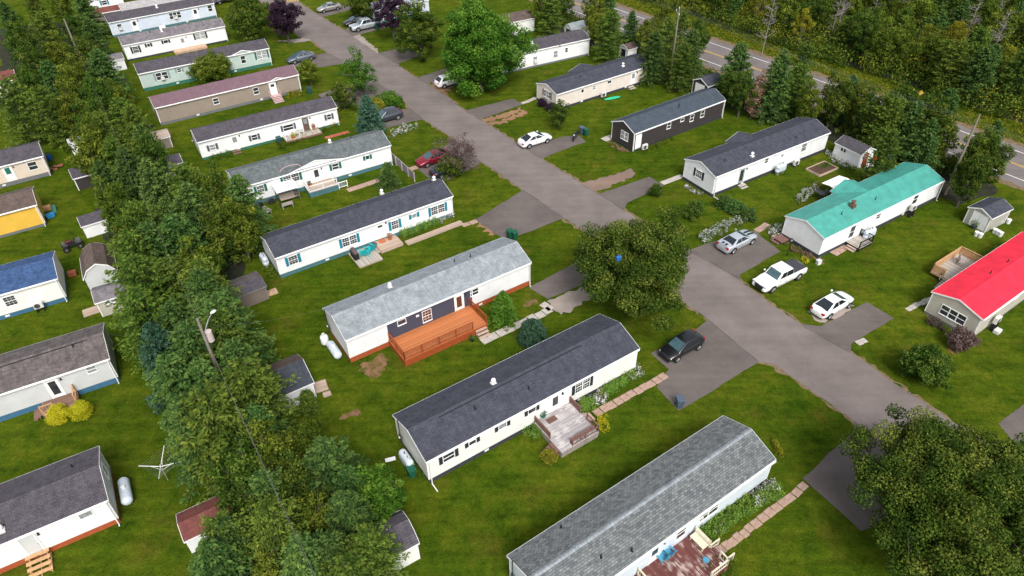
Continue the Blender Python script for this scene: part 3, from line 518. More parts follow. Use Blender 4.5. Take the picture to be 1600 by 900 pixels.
# the slate blue section of house A
s = HS['A']; a0 = s.hit(606, 520)[0]; a1 = s.hit(737, 460)[0]
MB().box(a0, -.014, .63, a1, .01, s.he-.13).build('accent_wall', M_navy, s.o)
MB().box(a1, -.03, .63, a1+.1, .0, s.he-.16).build('corner_board', M_trim, s.o); MB().box(a0-.08, -.03, .63, a0, .0, s.he-.16).build('corner_board', M_trim, s.o)
m_ = MB(); a, z = s.hit(652, 493); m_.box(a-.15, -.1, z-.1, a+.15, -.015, z+.08); m_.build('wall_lamp', M_trim, s.o)
s = HS['B']; MB().prism([(s.W/2-.30, s.hr-.135), (s.W/2-.30, s.hr-.06), (s.W/2-.24, s.hr-.05), (s.W/2-.24, s.hr-.12)], 2.5, s.L-4.5).build('ridge_vent', M_black, s.o)
s = HS['G']; MB().prism([(s.W/2-.30, s.hr-.135), (s.W/2-.30, s.hr-.06), (s.W/2-.24, s.hr-.05), (s.W/2-.24, s.hr-.12)], .3, s.L-1.2).build('ridge_vent', M_black, s.o)
# arch over the wide window of the green-shuttered house
s = HS['M8']; a, z = s.hit(455, 270); mb = MB()
for i in range(8):
    t0, t1 = math.pi*i/8, math.pi*(i+1)/8; mb.tube((a+1.3*math.cos(t0), -.06, z+.5+.55*math.sin(t0)), (a+1.3*math.cos(t1), -.06, z+.5+.55*math.sin(t1)), .05)
mb.build('window_arch', mat('mauve_trim', (.4, .28, .28)), s.o)
# ------------------------------------------------ sheds
SD = 'shed'
def shed(key, label, P, wall, roof, gam=False, **k): return house(key, 'shed', label, SD, P, wall, roof, K_grey, 0, gam=gam, gutter=False, foot=False, **k)
shed('sA', 'low dark brown shed with two-tone roof beside the trees, near the turquoise-shuttered home', (-27.6, 53.1, 35.6, 3.3, 2.75, 1.75, 2.15), M_rough, R_purple, trim=mat('grey_wood', (.2, .18, .17)))
shed('sC', 'beige shed with faded purplish roof and narrow window beside a wooden ramp', (-40.95, 52.66, 29.2, 4.0, 2.56, 1.9, 2.45), M_beige, R_aged, wins=[(173, 471, .75, .28, dict(n=2))])
shed('sD', 'white shed with dark navy roof and a brown strip along the back slope', (-20.3, 39.5, 32.6, 3.6, 3.9, 1.95, 3.0), M_white, R_black)
shed('sE', 'shed with red-brown roof under the trees at the lower left', (-23.15, 26.82, 31.1, 3.6, 2.3, 1.75, 2.3), M_white, R_redbrown)
shed('sF', 'cream shed with dark purplish roof at the bottom beside the trees', (-9.9, 24.2, 31.6, 3.6, 2.75, 2.15, 3.05), M_cream, R_purple, gam=True)
shed('sG', 'white shed with dark roof, red front door and a green-framed window', (42.78, 82.24, -60.1, 3.9, 2.7, 2.1, 2.8), M_white, R_purple, wins=[(1318, 234.5, .75, .5, dict(n=2))])
shed('sB', 'barn-shaped shed with brown gambrel roof and weathered white front', (-46.2, 60.6, -60.8, 4.2, 3.0, 1.55, 3.0), M_lgrey, R_brown, gam=True, cornerT=False)
shed('sH', 'beige shed with dark grey roof and white double doors standing alone on the right lawn', (53.38, 64.22, 29.5, 3.8, 2.6, 2.0, 2.6), M_taupe, R_dark)
shed('sI', 'black shed with white trim and white door behind the dark brown home', (30.19, 100.58, 33.4, 3.6, 3.01, 2.2, 3.0), M_dkbrown, R_dark)
shed('sJ', 'small white shed with brown roof and black panel as open doorway behind the pinkish home', (20.34, 116.14, 33.8, 2.0, 2.2, 2.2, 2.8), M_white, R_brown)
shed('sK', 'barn-shaped white shed with pale grey rounded roof beside the far white home', (11.84, 126.53, 31.6, 3.8, 2.5, 1.7, 2.9), M_white, R_silver, gam=True)
shed('sL', 'small white shed with dark roof left of the home with brown door', (-44.6, 79.4, 31.8, 2.6, 2.6, 1.9, 2.5), M_white, R_purple)
shed('sM', 'dark shed half hidden under the trees behind the cream home at left', (-54.84, 77.22, 34.3, 3.2, 2.8, 1.80, 2.50), M_dkbrown, R_purple)
shed('sN', 'small shed with corrugated tin roof at the edge of the upper left trees', (-59.78, 86.50, 32.5, 1.90, 1.97, 1.70, 2.10), M_white, R_tin)
shed('sO', 'white shed with dark roof half hidden under the trees above the quad bike', (-48.84, 66.52, 34.1, 2.6, 2.3, 1.7, 2.3), M_white, R_purple)
shed('sP', 'low beige shed at the left end of the tan home', (-48.6, 87.6, 30.8, 1.9, 2.5, 1.7, 2.0), M_tan, mat('beige_roofing', (.42, .33, .27)))
shed('sS', 'brown shed with brown roof at the top left beside the pale blue home', (-81.06, 140.73, 31.5, 4.9, 2.78, 2.01, 2.61), M_rough, R_redbrown)
shed('sR', 'grey roofed shed with white front among the upper left trees', (-67.23, 116.30, 31.8, 2.2, 2.6, 1.91, 2.51), M_white, R_aged)
# shed doors and details
def panel_door(s, side, a, w, h, m, z0=.08, nm='door', gl=False):
    d = facade_piece(s, side, a, z0, w, h, None, lambda mb: (mb.box(-w/2-.06, 0, 0, -w/2, .05, h+.06), mb.box(w/2, 0, 0, w/2+.06, .05, h+.06), mb.box(-w/2, 0, h, w/2, .05, h+.06), mb.box(-w/2, 0, 0, w/2, .035, h), mb.tube((-w/2+.08, .05, .1), (w/2-.08, .05, h-.1), .02))).build(nm, m, s.o)
    if gl: facade_piece(s, side, a, z0, w, h, None, lambda mb: mb.box(-w/2+.15, .035, h*.55, w/2-.15, .045, h*.9)).build('glass', M_curt, d)
s = HS['sG']; panel_door(s, 'R', s.W*.42, .75, 1.8, mat('red_door', (.28, .012, .02)), gl=True)
s = HS['sH']; panel_door(s, 'L', s.W*.42+.42, .8, 1.75, M_vinyl); panel_door(s, 'L', s.W*.42-.42, .8, 1.75, M_vinyl)
s = HS['sI']; panel_door(s, 'L', s.W*.5, 1.7, 1.9, M_vinyl)
s = HS['sJ']; panel_door(s, 'L', s.W*.5, .9, 1.8, M_black, nm='black_doorway_panel')  # black panel stands in for the shade inside an open doorway
s = HS['sK']; panel_door(s, 'L', s.W*.5, 1.4, 1.7, M_dgrey)
s = HS['sF']; panel_door(s, 'R', s.W*.5, 1.2, 1.7, M_vinyl)
s = HS['sD']; panel_door(s, 'R', .9, .9, 1.7, M_vinyl); MB().prism([(s.W/2, s.hr+.01), (s.W/2, s.hr+.03), (s.W+OH+.02, s.he+.03), (s.W+OH+.02, s.he+.01)], -OG, s.L+OG).build('back_roof_slope', R_brown, s.o)
s = HS['sA']; MB().prism([(s.W/2, s.hr+.01), (s.W/2, s.hr+.03), (s.W+OH+.02, s.he+.03), (s.W+OH+.02, s.he+.01)], -OG, s.L+OG).build('back_roof_slope', R_mottle, s.o)
s = HS['sE']; panel_door(s, 'F', 1.9, 1.0, 1.5, M_vinyl)
s = HS['K']; mbx = MB(); mbx.box(-.1, -.13, .2, .02, -.05, s.he-.15); mbx.build('downpipe', M_trim, s.o)
# ------------------------------------------------ foliage
def leafmat(name, stops, rough=0.7, trans=0.25, hue=0.014, val=0.25):
    m = bpy.data.materials.new(name); m.use_nodes = True; n = m.node_tree.nodes; l = m.node_tree.links; b = n['Principled BSDF']; b.inputs['Roughness'].default_value = rough; b.inputs['Specular IOR Level'].default_value = 0.06
    at = n.new('ShaderNodeAttribute'); at.attribute_name = 'rnd'
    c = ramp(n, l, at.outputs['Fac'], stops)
    oi = n.new('ShaderNodeObjectInfo'); hs = n.new('ShaderNodeHueSaturation')
    l.new(math_(n, l, 'ADD', math_(n, l, 'MULTIPLY', oi.outputs['Random'], hue*2), 0.5-hue), hs.inputs['Hue'])
    wn = n.new('ShaderNodeTexWhiteNoise'); wn.noise_dimensions = '1D'; l.new(oi.outputs['Random'], wn.inputs['W'])
    l.new(math_(n, l, 'ADD', math_(n, l, 'MULTIPLY', wn.outputs['Value'], val*2), (1.36-val if 'purple' not in name else 1-val)), hs.inputs['Value'])
    l.new(c, hs.inputs['Color']); l.new(hs.outputs[0], b.inputs['Base Color'])
    tr = n.new('ShaderNodeBsdfTranslucent'); l.new(hs.outputs[0], tr.inputs['Color']); mx = n.new('ShaderNodeMixShader'); mx.inputs[0].default_value = trans
    l.new(b.outputs[0], mx.inputs[1]); l.new(tr.outputs[0], mx.inputs[2]); l.new(mx.outputs[0], n['Material Output'].inputs['Surface'])
    return m
F_spruce = leafmat('spruce_needles', [(0, (0.016, 0.042, 0.012)), (.5, (0.038, 0.084, 0.020)), (1, (0.100, 0.155, 0.034))])
F_blue = leafmat('blue_spruce_needles', [(0, (0.014, 0.040, 0.025)), (.5, (0.030, 0.075, 0.045)), (1, (0.065, 0.125, 0.075))])
F_pine = leafmat('pine_needles', [(0, (0.025, 0.052, 0.008)), (.5, (0.054, 0.096, 0.014)), (1, (0.130, 0.17, 0.026))])
F_maple = leafmat('maple_leaves', [(0, (0.015, 0.036, 0.005)), (.55, (0.040, 0.074, 0.009)), (1, (0.125, 0.150, 0.025))], hue=.015, val=.12)
F_olive = leafmat('olive_leaves', [(0, (0.030, 0.050, 0.005)), (.55, (0.066, 0.096, 0.010)), (1, (0.150, 0.17, 0.022))])
F_bright = leafmat('bright_green_leaves', [(0, (0.020, 0.060, 0.006)), (.55, (0.046, 0.108, 0.010)), (1, (0.12, 0.195, 0.025))], hue=.012, val=.12)
F_yellow = leafmat('yellow_green_leaves', [(0, (0.075, 0.085, 0.008)), (.6, (0.145, 0.15, 0.012)), (1, (0.22, 0.20, 0.02))])
F_purple = leafmat('purple_leaves', [(0, (0.020, 0.012, 0.022)), (.6, (0.036, 0.020, 0.036)), (1, (0.065, 0.035, 0.055))])
F_bronze = leafmat('bronze_leaves', [(0, (0.06, 0.04, 0.035)), (.6, (0.115, 0.08, 0.07)), (1, (0.17, 0.13, 0.11))])
F_dead = leafmat('dead_brown_needles', [(0, (0.12, 0.07, 0.045)), (.6, (0.22, 0.14, 0.095)), (1, (0.30, 0.21, 0.15))])
F_gold = leafmat('golden_shrub_leaves', [(0, (0.18, 0.18, 0.008)), (.5, (0.33, 0.31, 0.012)), (1, (0.45, 0.41, 0.03))], hue=.01, val=.1)
F_lush = leafmat('lush_garden_leaves', [(0, (0.04, 0.10, 0.015)), (.5, (0.11, 0.20, 0.03)), (1, (0.24, 0.32, 0.06))], hue=.01, val=.1)
F_flow = leafmat('pale_flowers', [(0, (0.05, 0.09, 0.02)), (.55, (0.10, 0.15, 0.05)), (.62, (0.55, 0.50, 0.58)), (1, (0.75, 0.72, 0.75))], hue=.01, val=.1)
F_bark = mat('bark', (0.085, 0.07, 0.06), 0.95, var=0.35, scale=7); F_grybark = mat('grey_bark', (0.22, 0.20, 0.18), 0.95, var=0.3, scale=7)
def leafmesh(name, C, T, N, Ls, Wd, m, rnd, parent=None, tri=False):
    """one crown mesh of many separate leaves. C centres, T long axis, N side axis"""
    n = len(C); T = T/np.linalg.norm(T, axis=1, keepdims=True); B = N-(N*T).sum(1, keepdims=True)*T; B = B/np.maximum(np.linalg.norm(B, axis=1, keepdims=True), 1e-6)
    Ls = np.broadcast_to(np.asarray(Ls, float).reshape(-1, 1), (n, 1)); Wd = np.broadcast_to(np.asarray(Wd, float).reshape(-1, 1), (n, 1))
    if tri: P = np.stack([C+T*Ls*.5, C-T*Ls*.5+B*Wd*.5, C-T*Ls*.5-B*Wd*.5], 1); k = 3
    else: P = np.stack([C+T*Ls*.5, C+B*Wd*.5+T*Ls*.05, C-T*Ls*.5, C-B*Wd*.5+T*Ls*.05], 1); k = 4
    me = bpy.data.meshes.new(name); me.vertices.add(n*k); me.vertices.foreach_set('co', P.reshape(-1).astype(np.float32)); me.loops.add(n*k); me.loops.foreach_set('vertex_index', np.arange(n*k, dtype=np.int32))
    me.polygons.add(n); me.polygons.foreach_set('loop_start', np.arange(0, n*k, k, dtype=np.int32)); me.polygons.foreach_set('loop_total', np.full(n, k, dtype=np.int32))
    a = me.attributes.new('rnd', 'FLOAT', 'FACE'); a.data.foreach_set('value', np.clip(rnd, 0, 1).astype(np.float32)); me.materials.append(m); me.update(); me.validate()
    o = bpy.data.objects.new(name, me); COL.objects.link(o)
    if parent: o.parent = parent
    return o
def conifer(seed, h=9.0, r=2.3, m=F_spruce, nb=150, per=38, name='spruce_tree', droop=.35, ragged=.3, bushy=.75, L=.34, bark=None):
    """unit-sized tree, returns (root) at the origin"""
    R = np.random.default_rng(seed); C = []; T = []; V = []
    t = thing(name, (0, 0, 0)); tr = MB(); tr.tube((0, 0, 0), (0, 0, h*.5), .02*h, .012*h, 7); tr.tube((0, 0, h*.5), (0, 0, h*.98), .012*h, .003*h, 6)
    for i in range(nb):
        u = (i+R.random())/nb; z = h*(.07+.93*u**.9)
        if z > h*.985: z = h*.985
        rr = r*(1-(z/h)**1.25)**bushy*(1+R.normal()*ragged*.5)+.12; rr = max(rr, .12); th = i*2.39996+R.normal()*.3
        d = np.array([math.cos(th), math.sin(th), 0]); el = .55*(z/h)-.12+R.normal()*.1
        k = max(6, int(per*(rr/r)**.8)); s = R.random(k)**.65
        dz = el*s*rr-droop*rr*s**2*.6+.22*rr*np.maximum(0, s-.8)
        base = d*(s*rr)[:, None]; base[:, 2] = z+dz
        side = np.array([-d[1], d[0], 0]); wd = (.10+.34*(1-s))*rr*.8+.08
        off_ = R.uniform(-1, 1, k)*wd; p = base+side*off_[:, None]; p[:, 2] += R.normal(0, .07, k)-abs(off_)*.18
        tv = d*(.9) + side*(np.sign(off_)*R.uniform(.2, 1.1, k))[:, None]+np.array([0, 0, -.15])+R.normal(0, .35, (k, 3))
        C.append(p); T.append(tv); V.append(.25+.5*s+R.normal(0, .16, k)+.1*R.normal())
        if rr > .7 and i % 3 == 0: tr.tube((0, 0, z), (d[0]*rr*.75, d[1]*rr*.75, z+el*.75*rr-droop*rr*.3), .03, .012, 4)
    C = np.concatenate(C); T = np.concatenate(T); V = np.concatenate(V); n = len(C)
    N = R.normal(0, .7, (n, 3))+np.array([0, 0, .0]); 
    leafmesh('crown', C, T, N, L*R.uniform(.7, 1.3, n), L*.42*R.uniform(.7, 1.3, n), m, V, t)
    tr.build('trunk', bark or F_bark, t); return t
def broadleaf(seed, h=9.0, r=3.5, m=F_maple, nc=90, per=110, name='maple_tree', low=.18, leaf=.26, lobes=.2, crad=.75, shape=1.0, holes=0.0, bark=None, limbs=9, trunk=True):
    R = np.random.default_rng(seed); t = thing(name, (0, 0, 0)); zc = h*(1+low)/2; hz = h*(1-low)/2
    ph = R.random(8)*6.28
    def rad_(d):
        az = math.atan2(d[1], d[0]); return 1+lobes*(.5*math.sin(3*az+ph[0])+.4*math.sin(5*az+ph[1]+2*d[2])+.5*math.sin(4*d[2]+ph[2]+az))
    cl = []; 
    for i in range(nc):
        z = 1-2*(i+.5)/nc; th = i*2.39996+R.normal()*.2; q = math.sqrt(1-z*z); d = np.array([q*math.cos(th), q*math.sin(th), z]); f = rad_(d)*(.62+.30*R.random() if i % 4 else .3+.3*R.random())
        w = (1-.22*shape*max(0, d[2])) if shape >= 0 else 1
        if R.random() < holes: continue
        cl.append((d*np.array([r*w, r*w, hz])*f+np.array([0, 0, zc]), crad*R.uniform(.7, 1.35)))
    C = []; V = []; T = []; N = []
    for c, cr in cl:
        k = int(per*(cr/crad)**1.7); d = R.normal(size=(k, 3)); d /= np.linalg.norm(d, axis=1, keepdims=True); rr = cr*R.random(k)**.38
        p = c+d*rr[:, None]*np.array([1, 1, .72]); C.append(p); tt = R.normal(size=(k, 3)); tt[:, 2] -= .3; T.append(tt); nn = d+np.array([0, 0, .9])+R.normal(0, .5, (k, 3)); N.append(np.cross(nn, tt))
        V.append(.45+R.normal(0, .17, k)+.17*R.normal()+.22*(d[:, 2]))  # random leaf tone, set lighter towards the top of each clump
    C = np.concatenate(C); T = np.concatenate(T); N = np.concatenate(N); V = np.concatenate(V); n = len(C)
    ok = C[:, 2] > .05; C, T, N, V = C[ok], T[ok], N[ok], V[ok]; n = len(C)
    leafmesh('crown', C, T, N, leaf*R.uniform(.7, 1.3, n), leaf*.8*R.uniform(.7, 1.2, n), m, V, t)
    if trunk:
        tr = MB(); tr.tube((0, 0, 0), (0, 0, zc*.8), .026*h, .017*h, 9)
        for i in range(limbs):
            c, cr = cl[int(R.integers(len(cl)))]; z0 = R.uniform(low*h*.8+.1, zc*.8); mid = np.array([c[0]*.45, c[1]*.45, z0+(c[2]-z0)*.45+.2]); tr.tube((0, 0, z0), mid, .012*h, .008*h, 6); tr.tube(mid, c, .008*h, .003*h, 5)
            for _ in range(2): e = c+R.normal(0, crad*.8, 3); tr.tube(c, e, .003*h, .0015*h, 4)
        tr.build('trunk', bark or F_bark, t)
    return t
PROTO = {}
def proto(key, fn):
    PROTO[key] = [fn, None, None]
def plant(key, px, py, h, label, group=None, r=None, zc=.45, rz=None, cat='tree', name=None, base=False):
    """tree whose crown middle is seen at px,py"""
    fn, o, hh = PROTO[key]; P = G(px, py, 0 if base else h*zc); rr = random.Random(px*7.3+py*3.1)
    rz = rr.random()*6.28 if rz is None else rz
    if o is None:
        o, hh, r0 = fn(); PROTO[key][1] = o; PROTO[key][2] = (hh, r0); CH_[o.name] = kids(o)
        t = o
    else: t = dup(o, (0, 0, 0)); 
    hh, r0 = PROTO[key][2]
    if t.name != o.name: CH_[t.name] = None
    t.location = (P.x, P.y, 0); t.rotation_euler = (0, 0, rz); sc = h/hh; sx = (r/r0) if r else sc; t.scale = (sx, sx, sc)
    for k in ('group', 'label', 'category'):
        if k in t: del t[k]
    tag(t, label, cat, group); return t
def P_(key, fn, h, r, *a, **k): proto(key, lambda: (fn(*a, h=h, r=r, **k), h, r))
for i in range(4): P_('spr%d' % i, conifer, 9, 2.5, 11+i, m=F_spruce, nb=220, per=52, ragged=.35+.08*i, bushy=(.6, .5, .72, .55)[i], L=.36)
for i in range(3): P_('pin%d' % i, conifer, 8.5, 2.8, 31+i, m=F_pine, nb=170, per=58, ragged=.5, bushy=.42, droop=.1, name='pine_tree', L=.34)
for i in range(2): P_('blu%d' % i, conifer, 8, 2.6, 41+i, m=F_blue, nb=190, per=52, ragged=.28, bushy=.68, name='spruce_tree')
for i in range(3): P_('oli%d' % i, broadleaf, 7.5, 2.7, 51+i, m=F_olive, nc=70, per=90, name='leafy_tree', lobes=.3, crad=.62, leaf=.24, low=.1)
for i in range(3): P_('dec%d' % i, broadleaf, 8, 2.8, 61+i, m=F_maple, nc=75, per=95, name='leafy_tree', lobes=.3, crad=.65, leaf=.24, low=.12)
P_('yel', broadleaf, 8, 2.6, 71, m=F_yellow, nc=60, per=80, name='leafy_tree', lobes=.25, crad=.6, leaf=.22, low=.1, shape=2, holes=.15, bark=F_grybark)
P_('dead', broadleaf, 6, 1.6, 73, m=F_dead, nc=40, per=70, name='dead_tree', lobes=.3, crad=.55, leaf=.2, low=.05, shape=2)
def bare(h=9, r=2.2, seed=5):
    R = random.Random(seed); t = thing('bare_tree', (0, 0, 0)); tr = MB(); tr.tube((0, 0, 0), (.15, .1, h), .08, .02, 7)
    b = MB()
    for i in range(34):
        z = h*(.25+.7*R.random()); a = R.random()*6.28; l = r*(1.15-z/h)*R.uniform(.6, 1.1); e = Vector((math.cos(a)*l, math.sin(a)*l, z+l*R.uniform(.2, .7))); b.tube((.15*z/h, .1*z/h, z), e, .04, .012, 4)
        for k in range(3): q = Vector((.15*z/h, .1*z/h, z)).lerp(e, R.uniform(.4, .95)); b.tube(q, q+Vector((R.uniform(-1, 1), R.uniform(-1, 1), R.uniform(.1, .9)))*.6, .018, .006, 4)
    tr.build('trunk', F_grybark, t); b.build('branches', F_grybark, t); return t
P_('bare', bare, 9, 2.2)
PR = random.Random(77)
# --- the tree belt behind the central row of homes
BELT = [(20,40),(60,22),(100,18),(138,30),(40,75),(80,60),(120,55),(152,72),(60,108),(100,96),(140,102),(168,128),(50,150),(90,142),(125,142),(160,165),(35,182),(80,185),(120,184),(153,203),(192,168),(200,200),(222,222),
 (175,232),(232,240),(150,252),(190,262),(238,262),(165,285),(212,285),(178,326),(205,345),(252,312),(300,312),(338,318),(388,338),(208,388),(232,368),(272,355),(312,352),(352,365),(378,366),(226,432),(252,415),(292,402),(320,428),
 (238,478),(280,470),(330,470),(335,495),(240,520),(288,525),(336,522),(362,535),(262,572),(316,572),(362,565),(292,630),(338,630),(385,600),(402,640),(315,690),(352,690),(412,690),(364,735),(390,742),(432,722),(478,700),(392,806),(425,790),(470,765),(520,742),(368,866),(372,868),(440,850),(500,825),(548,822),(530,882),(480,892),(585,880),(352,905),(430,915),(555,775),(560,925)]
NOTB = {(35,182), (372,868), (150,252)}
CONL = {'spr': 'dark green spruce in the tree belt left of centre', 'pin': 'olive green pine in the tree belt left of centre', 'blu': 'blue-green spruce in the tree belt left of centre', 'oli': 'olive leafy tree in the tree belt left of centre', 'dec': 'dark leafy tree in the tree belt left of centre'}
for i, (x, y) in enumerate(BELT):
    u = PR.random()
    if y < 230: k = 'dec' if u < .42 else 'oli' if u < .62 else 'spr' if u < .8 else 'pin'
    elif y < 460: k = 'spr' if u < .35 else 'pin' if u < .6 else 'dec' if u < .85 else 'oli'
    elif y < 640: k = 'spr' if u < .56 else 'blu' if u < .61 else 'pin'
    else: k = 'spr' if u < .34 else 'blu' if u < .37 else 'pin' if u < .62 else 'oli' if u < .74 else 'dec'
    n_ = {'spr': 4, 'pin': 3, 'blu': 2, 'oli': 3, 'dec': 3}[k]; h = PR.uniform(7.0, 9.5) if y < 700 else PR.uniform(5.5, 7.8)
    if (x, y) in ((172, 336), (205, 345), (165, 285)): h = 5.5
    plant(k+str(i % n_), x, y, h, CONL[k], k+' trees of the left belt', r=h*(.285 if y < 460 else .31)*PR.uniform(.85, 1.15))
# --- row of trees along the highway
ROW = [(850,15),(880,8),(928,22),(932,42),(948,22),(952,62),(986,52),(1012,62),(1036,40),(1040,78),(1062,58),(1078,95),(1092,62),(1020,95),(1065,112),(1150,118),(1160,148),(1212,150),(1216,122),(1242,148),(1262,172),(1250,118),
 (1302,163),(1338,170),(1322,160),(1358,186),(1378,198),(1385,205),(1418,208),(1437,200),(1440,236),(1466,192),(1462,222),(1400,180),(1540,236),(1520,252),(1512,285),(1545,262),(860,30),(1376,255)]
for i, (x, y) in enumerate(ROW):
    u = PR.random(); k = 'spr' if u < .4 else 'pin' if u < .6 else 'dec' if u < .85 else 'oli'; n_ = {'spr': 4, 'pin': 3, 'oli': 3, 'dec': 3}[k]; h = PR.uniform(6.8, 9.0)
    if (x, y) in ((1512, 285), (1520, 252), (1490, 250)): h = 7.5
    plant(k+str(i % n_), x, y, h, {'spr': 'dark spruce in the row between the homes and the highway', 'pin': 'olive pine in the row between the homes and the highway', 'dec': 'dark leafy tree in the row between the homes and the highway', 'oli': 'olive leafy tree in the row between the homes and the highway'}[k], k+' trees along the highway', r=h*.27*PR.uniform(.9, 1.15))
for (x, y) in ((1188, 142), (1178, 160)): plant('dead', x, y, 5.5, 'brown dead conifer in the tree row by the highway', 'dead brown conifers')
for (x, y, h) in ((1200, 40, 11), (1305, 30, 10), (1515, 40, 11), (1365, 18, 9), (1560, 15, 9), (1388, 180, 6)): plant('bare', x, y, h, 'grey leafless tree standing out of the dense woods', 'bare grey trees')
# --- woods beyond the highway
FP = random.Random(9); pts = []
A = off(UW, 9.5)
def side(p):       # distance beyond the highway line
    best = 1e9; sg = 0
    for a, b in zip(A, A[1:]):
        d = b-a; t = max(0, min(1, (p-a).dot(d)/d.dot(d))); q = a+d*t; e = (p-q).length
        if e < best: best = e; sg = 1 if d.cross(p-q).z > 0 else -1
    return best*sg
def w2p(p):
    v = p-Vector((0, 0, CH)); z = v.dot(_f); return 800+F*v.dot(R_)/z, 450-F*v.dot(U_)/z
tries = 0
while len(pts) < 236 and tries < 20000:
    tries += 1; p = Vector((FP.uniform(25, 190), FP.uniform(62, 235), 0)); sx, sy = w2p(p+Vector((0, 0, 4)))
    if not (900 < sx < 1680 and -70 < sy < 330) or side(p) < .5: continue
    mind = 3.1+.012*(p.y-80)+FP.random()*.5
    if any((p-q_).length < mind for q_ in pts): continue
    pts.append(p)
WL = {'spr': 'dark spruce in the dense woods beyond the highway', 'pin': 'olive pine in the dense woods beyond the highway', 'oli': 'olive leafy tree in the dense woods beyond the highway', 'dec': 'dark leafy tree in the dense woods beyond the highway', 'yel': 'yellow-green tree in the dense woods beyond the highway', 'bar': 'bare grey tree in the woods beyond the highway'}
for i, p in enumerate(pts):
    u = FP.random(); k = 'spr' if u < .17 else 'pin' if u < .36 else 'oli' if u < .66 else 'dec' if u < .80 else 'yel' if u < .965 else 'bare'
    n_ = {'spr': 4, 'pin': 3, 'oli': 3, 'dec': 3}.get(k); h = FP.uniform(5.0, 8.5) if k != 'bare' else FP.uniform(7, 10); sx, sy = w2p(p)
    plant(k+(str(i % n_) if n_ else ''), sx, sy, h, WL[k[:3]], k+' trees of the woods', r=h*FP.uniform(.27, .36), base=True)
# understorey and forest floor
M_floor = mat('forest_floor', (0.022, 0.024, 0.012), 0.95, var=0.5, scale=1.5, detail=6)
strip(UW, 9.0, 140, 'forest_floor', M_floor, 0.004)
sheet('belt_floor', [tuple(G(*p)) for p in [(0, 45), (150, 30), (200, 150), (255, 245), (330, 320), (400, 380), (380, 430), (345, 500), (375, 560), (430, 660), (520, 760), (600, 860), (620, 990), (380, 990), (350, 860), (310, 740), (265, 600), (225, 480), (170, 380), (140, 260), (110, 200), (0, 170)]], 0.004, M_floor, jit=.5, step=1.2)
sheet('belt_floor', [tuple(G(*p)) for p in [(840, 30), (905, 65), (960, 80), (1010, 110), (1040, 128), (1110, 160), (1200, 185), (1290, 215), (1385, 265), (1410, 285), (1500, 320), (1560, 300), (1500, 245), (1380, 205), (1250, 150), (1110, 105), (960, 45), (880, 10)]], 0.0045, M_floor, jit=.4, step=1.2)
def scatter(name, poly, n, hts, m, label, leaf=.16, per=26, cr=.3, seed=0, z0=0, parent=None, kind='stuff', cat='undergrowth', pw=None):
    """low growth nobody could count: one mesh of leaf clumps inside an outline"""
    R = np.random.default_rng(seed); P = [Vector(p[:2]) for p in poly]; xs = [p.x for p in P]; ys = [p.y for p in P]; C = []; V = []
    def inside(x, y):
        c = False
        for a, b in zip(P, P[1:]+P[:1]):
            if (a.y > y) != (b.y > y) and x < (b.x-a.x)*(y-a.y)/(b.y-a.y)+a.x: c = not c
        return c
    k = 0; t = 0
    while k < n and t < n*30:
        t += 1; x, y = R.uniform(min(xs), max(xs)), R.uniform(min(ys), max(ys))
        if not inside(x, y): continue
        k += 1; h = R.uniform(*hts); d = R.normal(size=(per, 3)); d /= np.linalg.norm(d, axis=1, keepdims=True); p = np.array([x, y, z0+h*.55])+d*(R.random(per)**.4)[:, None]*np.array([cr, cr, h*.5]); p[:, 2] = np.maximum(p[:, 2], .03); C.append(p); V.append(.45+R.normal(0, .22, per)+.14*R.normal()+.15*d[:, 2])  # tone varies at random and lightens towards each clump's top
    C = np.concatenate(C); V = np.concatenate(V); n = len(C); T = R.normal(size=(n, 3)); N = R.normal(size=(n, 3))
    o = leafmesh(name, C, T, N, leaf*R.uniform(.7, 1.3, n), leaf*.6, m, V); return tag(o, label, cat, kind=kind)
A2 = off(UW, 7.0); B2 = off(UW, 60)
scatter('undergrowth', [tuple(p) for p in A2]+[tuple(p) for p in B2[::-1]], 4600, (1.0, 3.8), F_olive, 'tangled olive green brush filling the woods beyond the highway', leaf=.36, per=44, cr=1.15, seed=1)
A2 = off(UW, 6.5); B2 = off(UW, 70)
scatter('undergrowth', [tuple(p) for p in A2]+[tuple(p) for p in B2[::-1]], 2600, (1.2, 4.2), F_maple, 'dark green bushes mixed through the woods beyond the highway', leaf=.36, per=44, cr=1.1, seed=11)
A2 = off(UW, 6.5); B2 = off(UW, 70)
scatter('undergrowth', [tuple(p) for p in A2]+[tuple(p) for p in B2[::-1]], 1100, (1.5, 4.6), F_yellow, 'yellow-green bushes mixed through the woods beyond the highway', leaf=.34, per=44, cr=1.0, seed=12)
A2 = off(UW, 2.6); B2 = off(UW, 7.5)
scatter('roadside_weeds', [tuple(p) for p in A2]+[tuple(p) for p in B2[::-1]], 2600, (.15, .5), F_yellow, 'yellow-green weeds on the far verge of the highway', leaf=.2, per=14, cr=.4, seed=2)
scatter('undergrowth', [tuple(G(*p)) for p in [(10, 60), (150, 50), (200, 170), (240, 240), (320, 330), (380, 380), (350, 430), (330, 500), (360, 570), (430, 680), (500, 770), (560, 860), (560, 940), (390, 940), (370, 860), (330, 740), (285, 600), (245, 480), (190, 380), (150, 260), (130, 210), (20, 160)]], 900, (.5, 2.0), F_pine, 'low green growth under the trees of the left belt', leaf=.32, per=30, cr=.7, seed=3, cat='undergrowth')
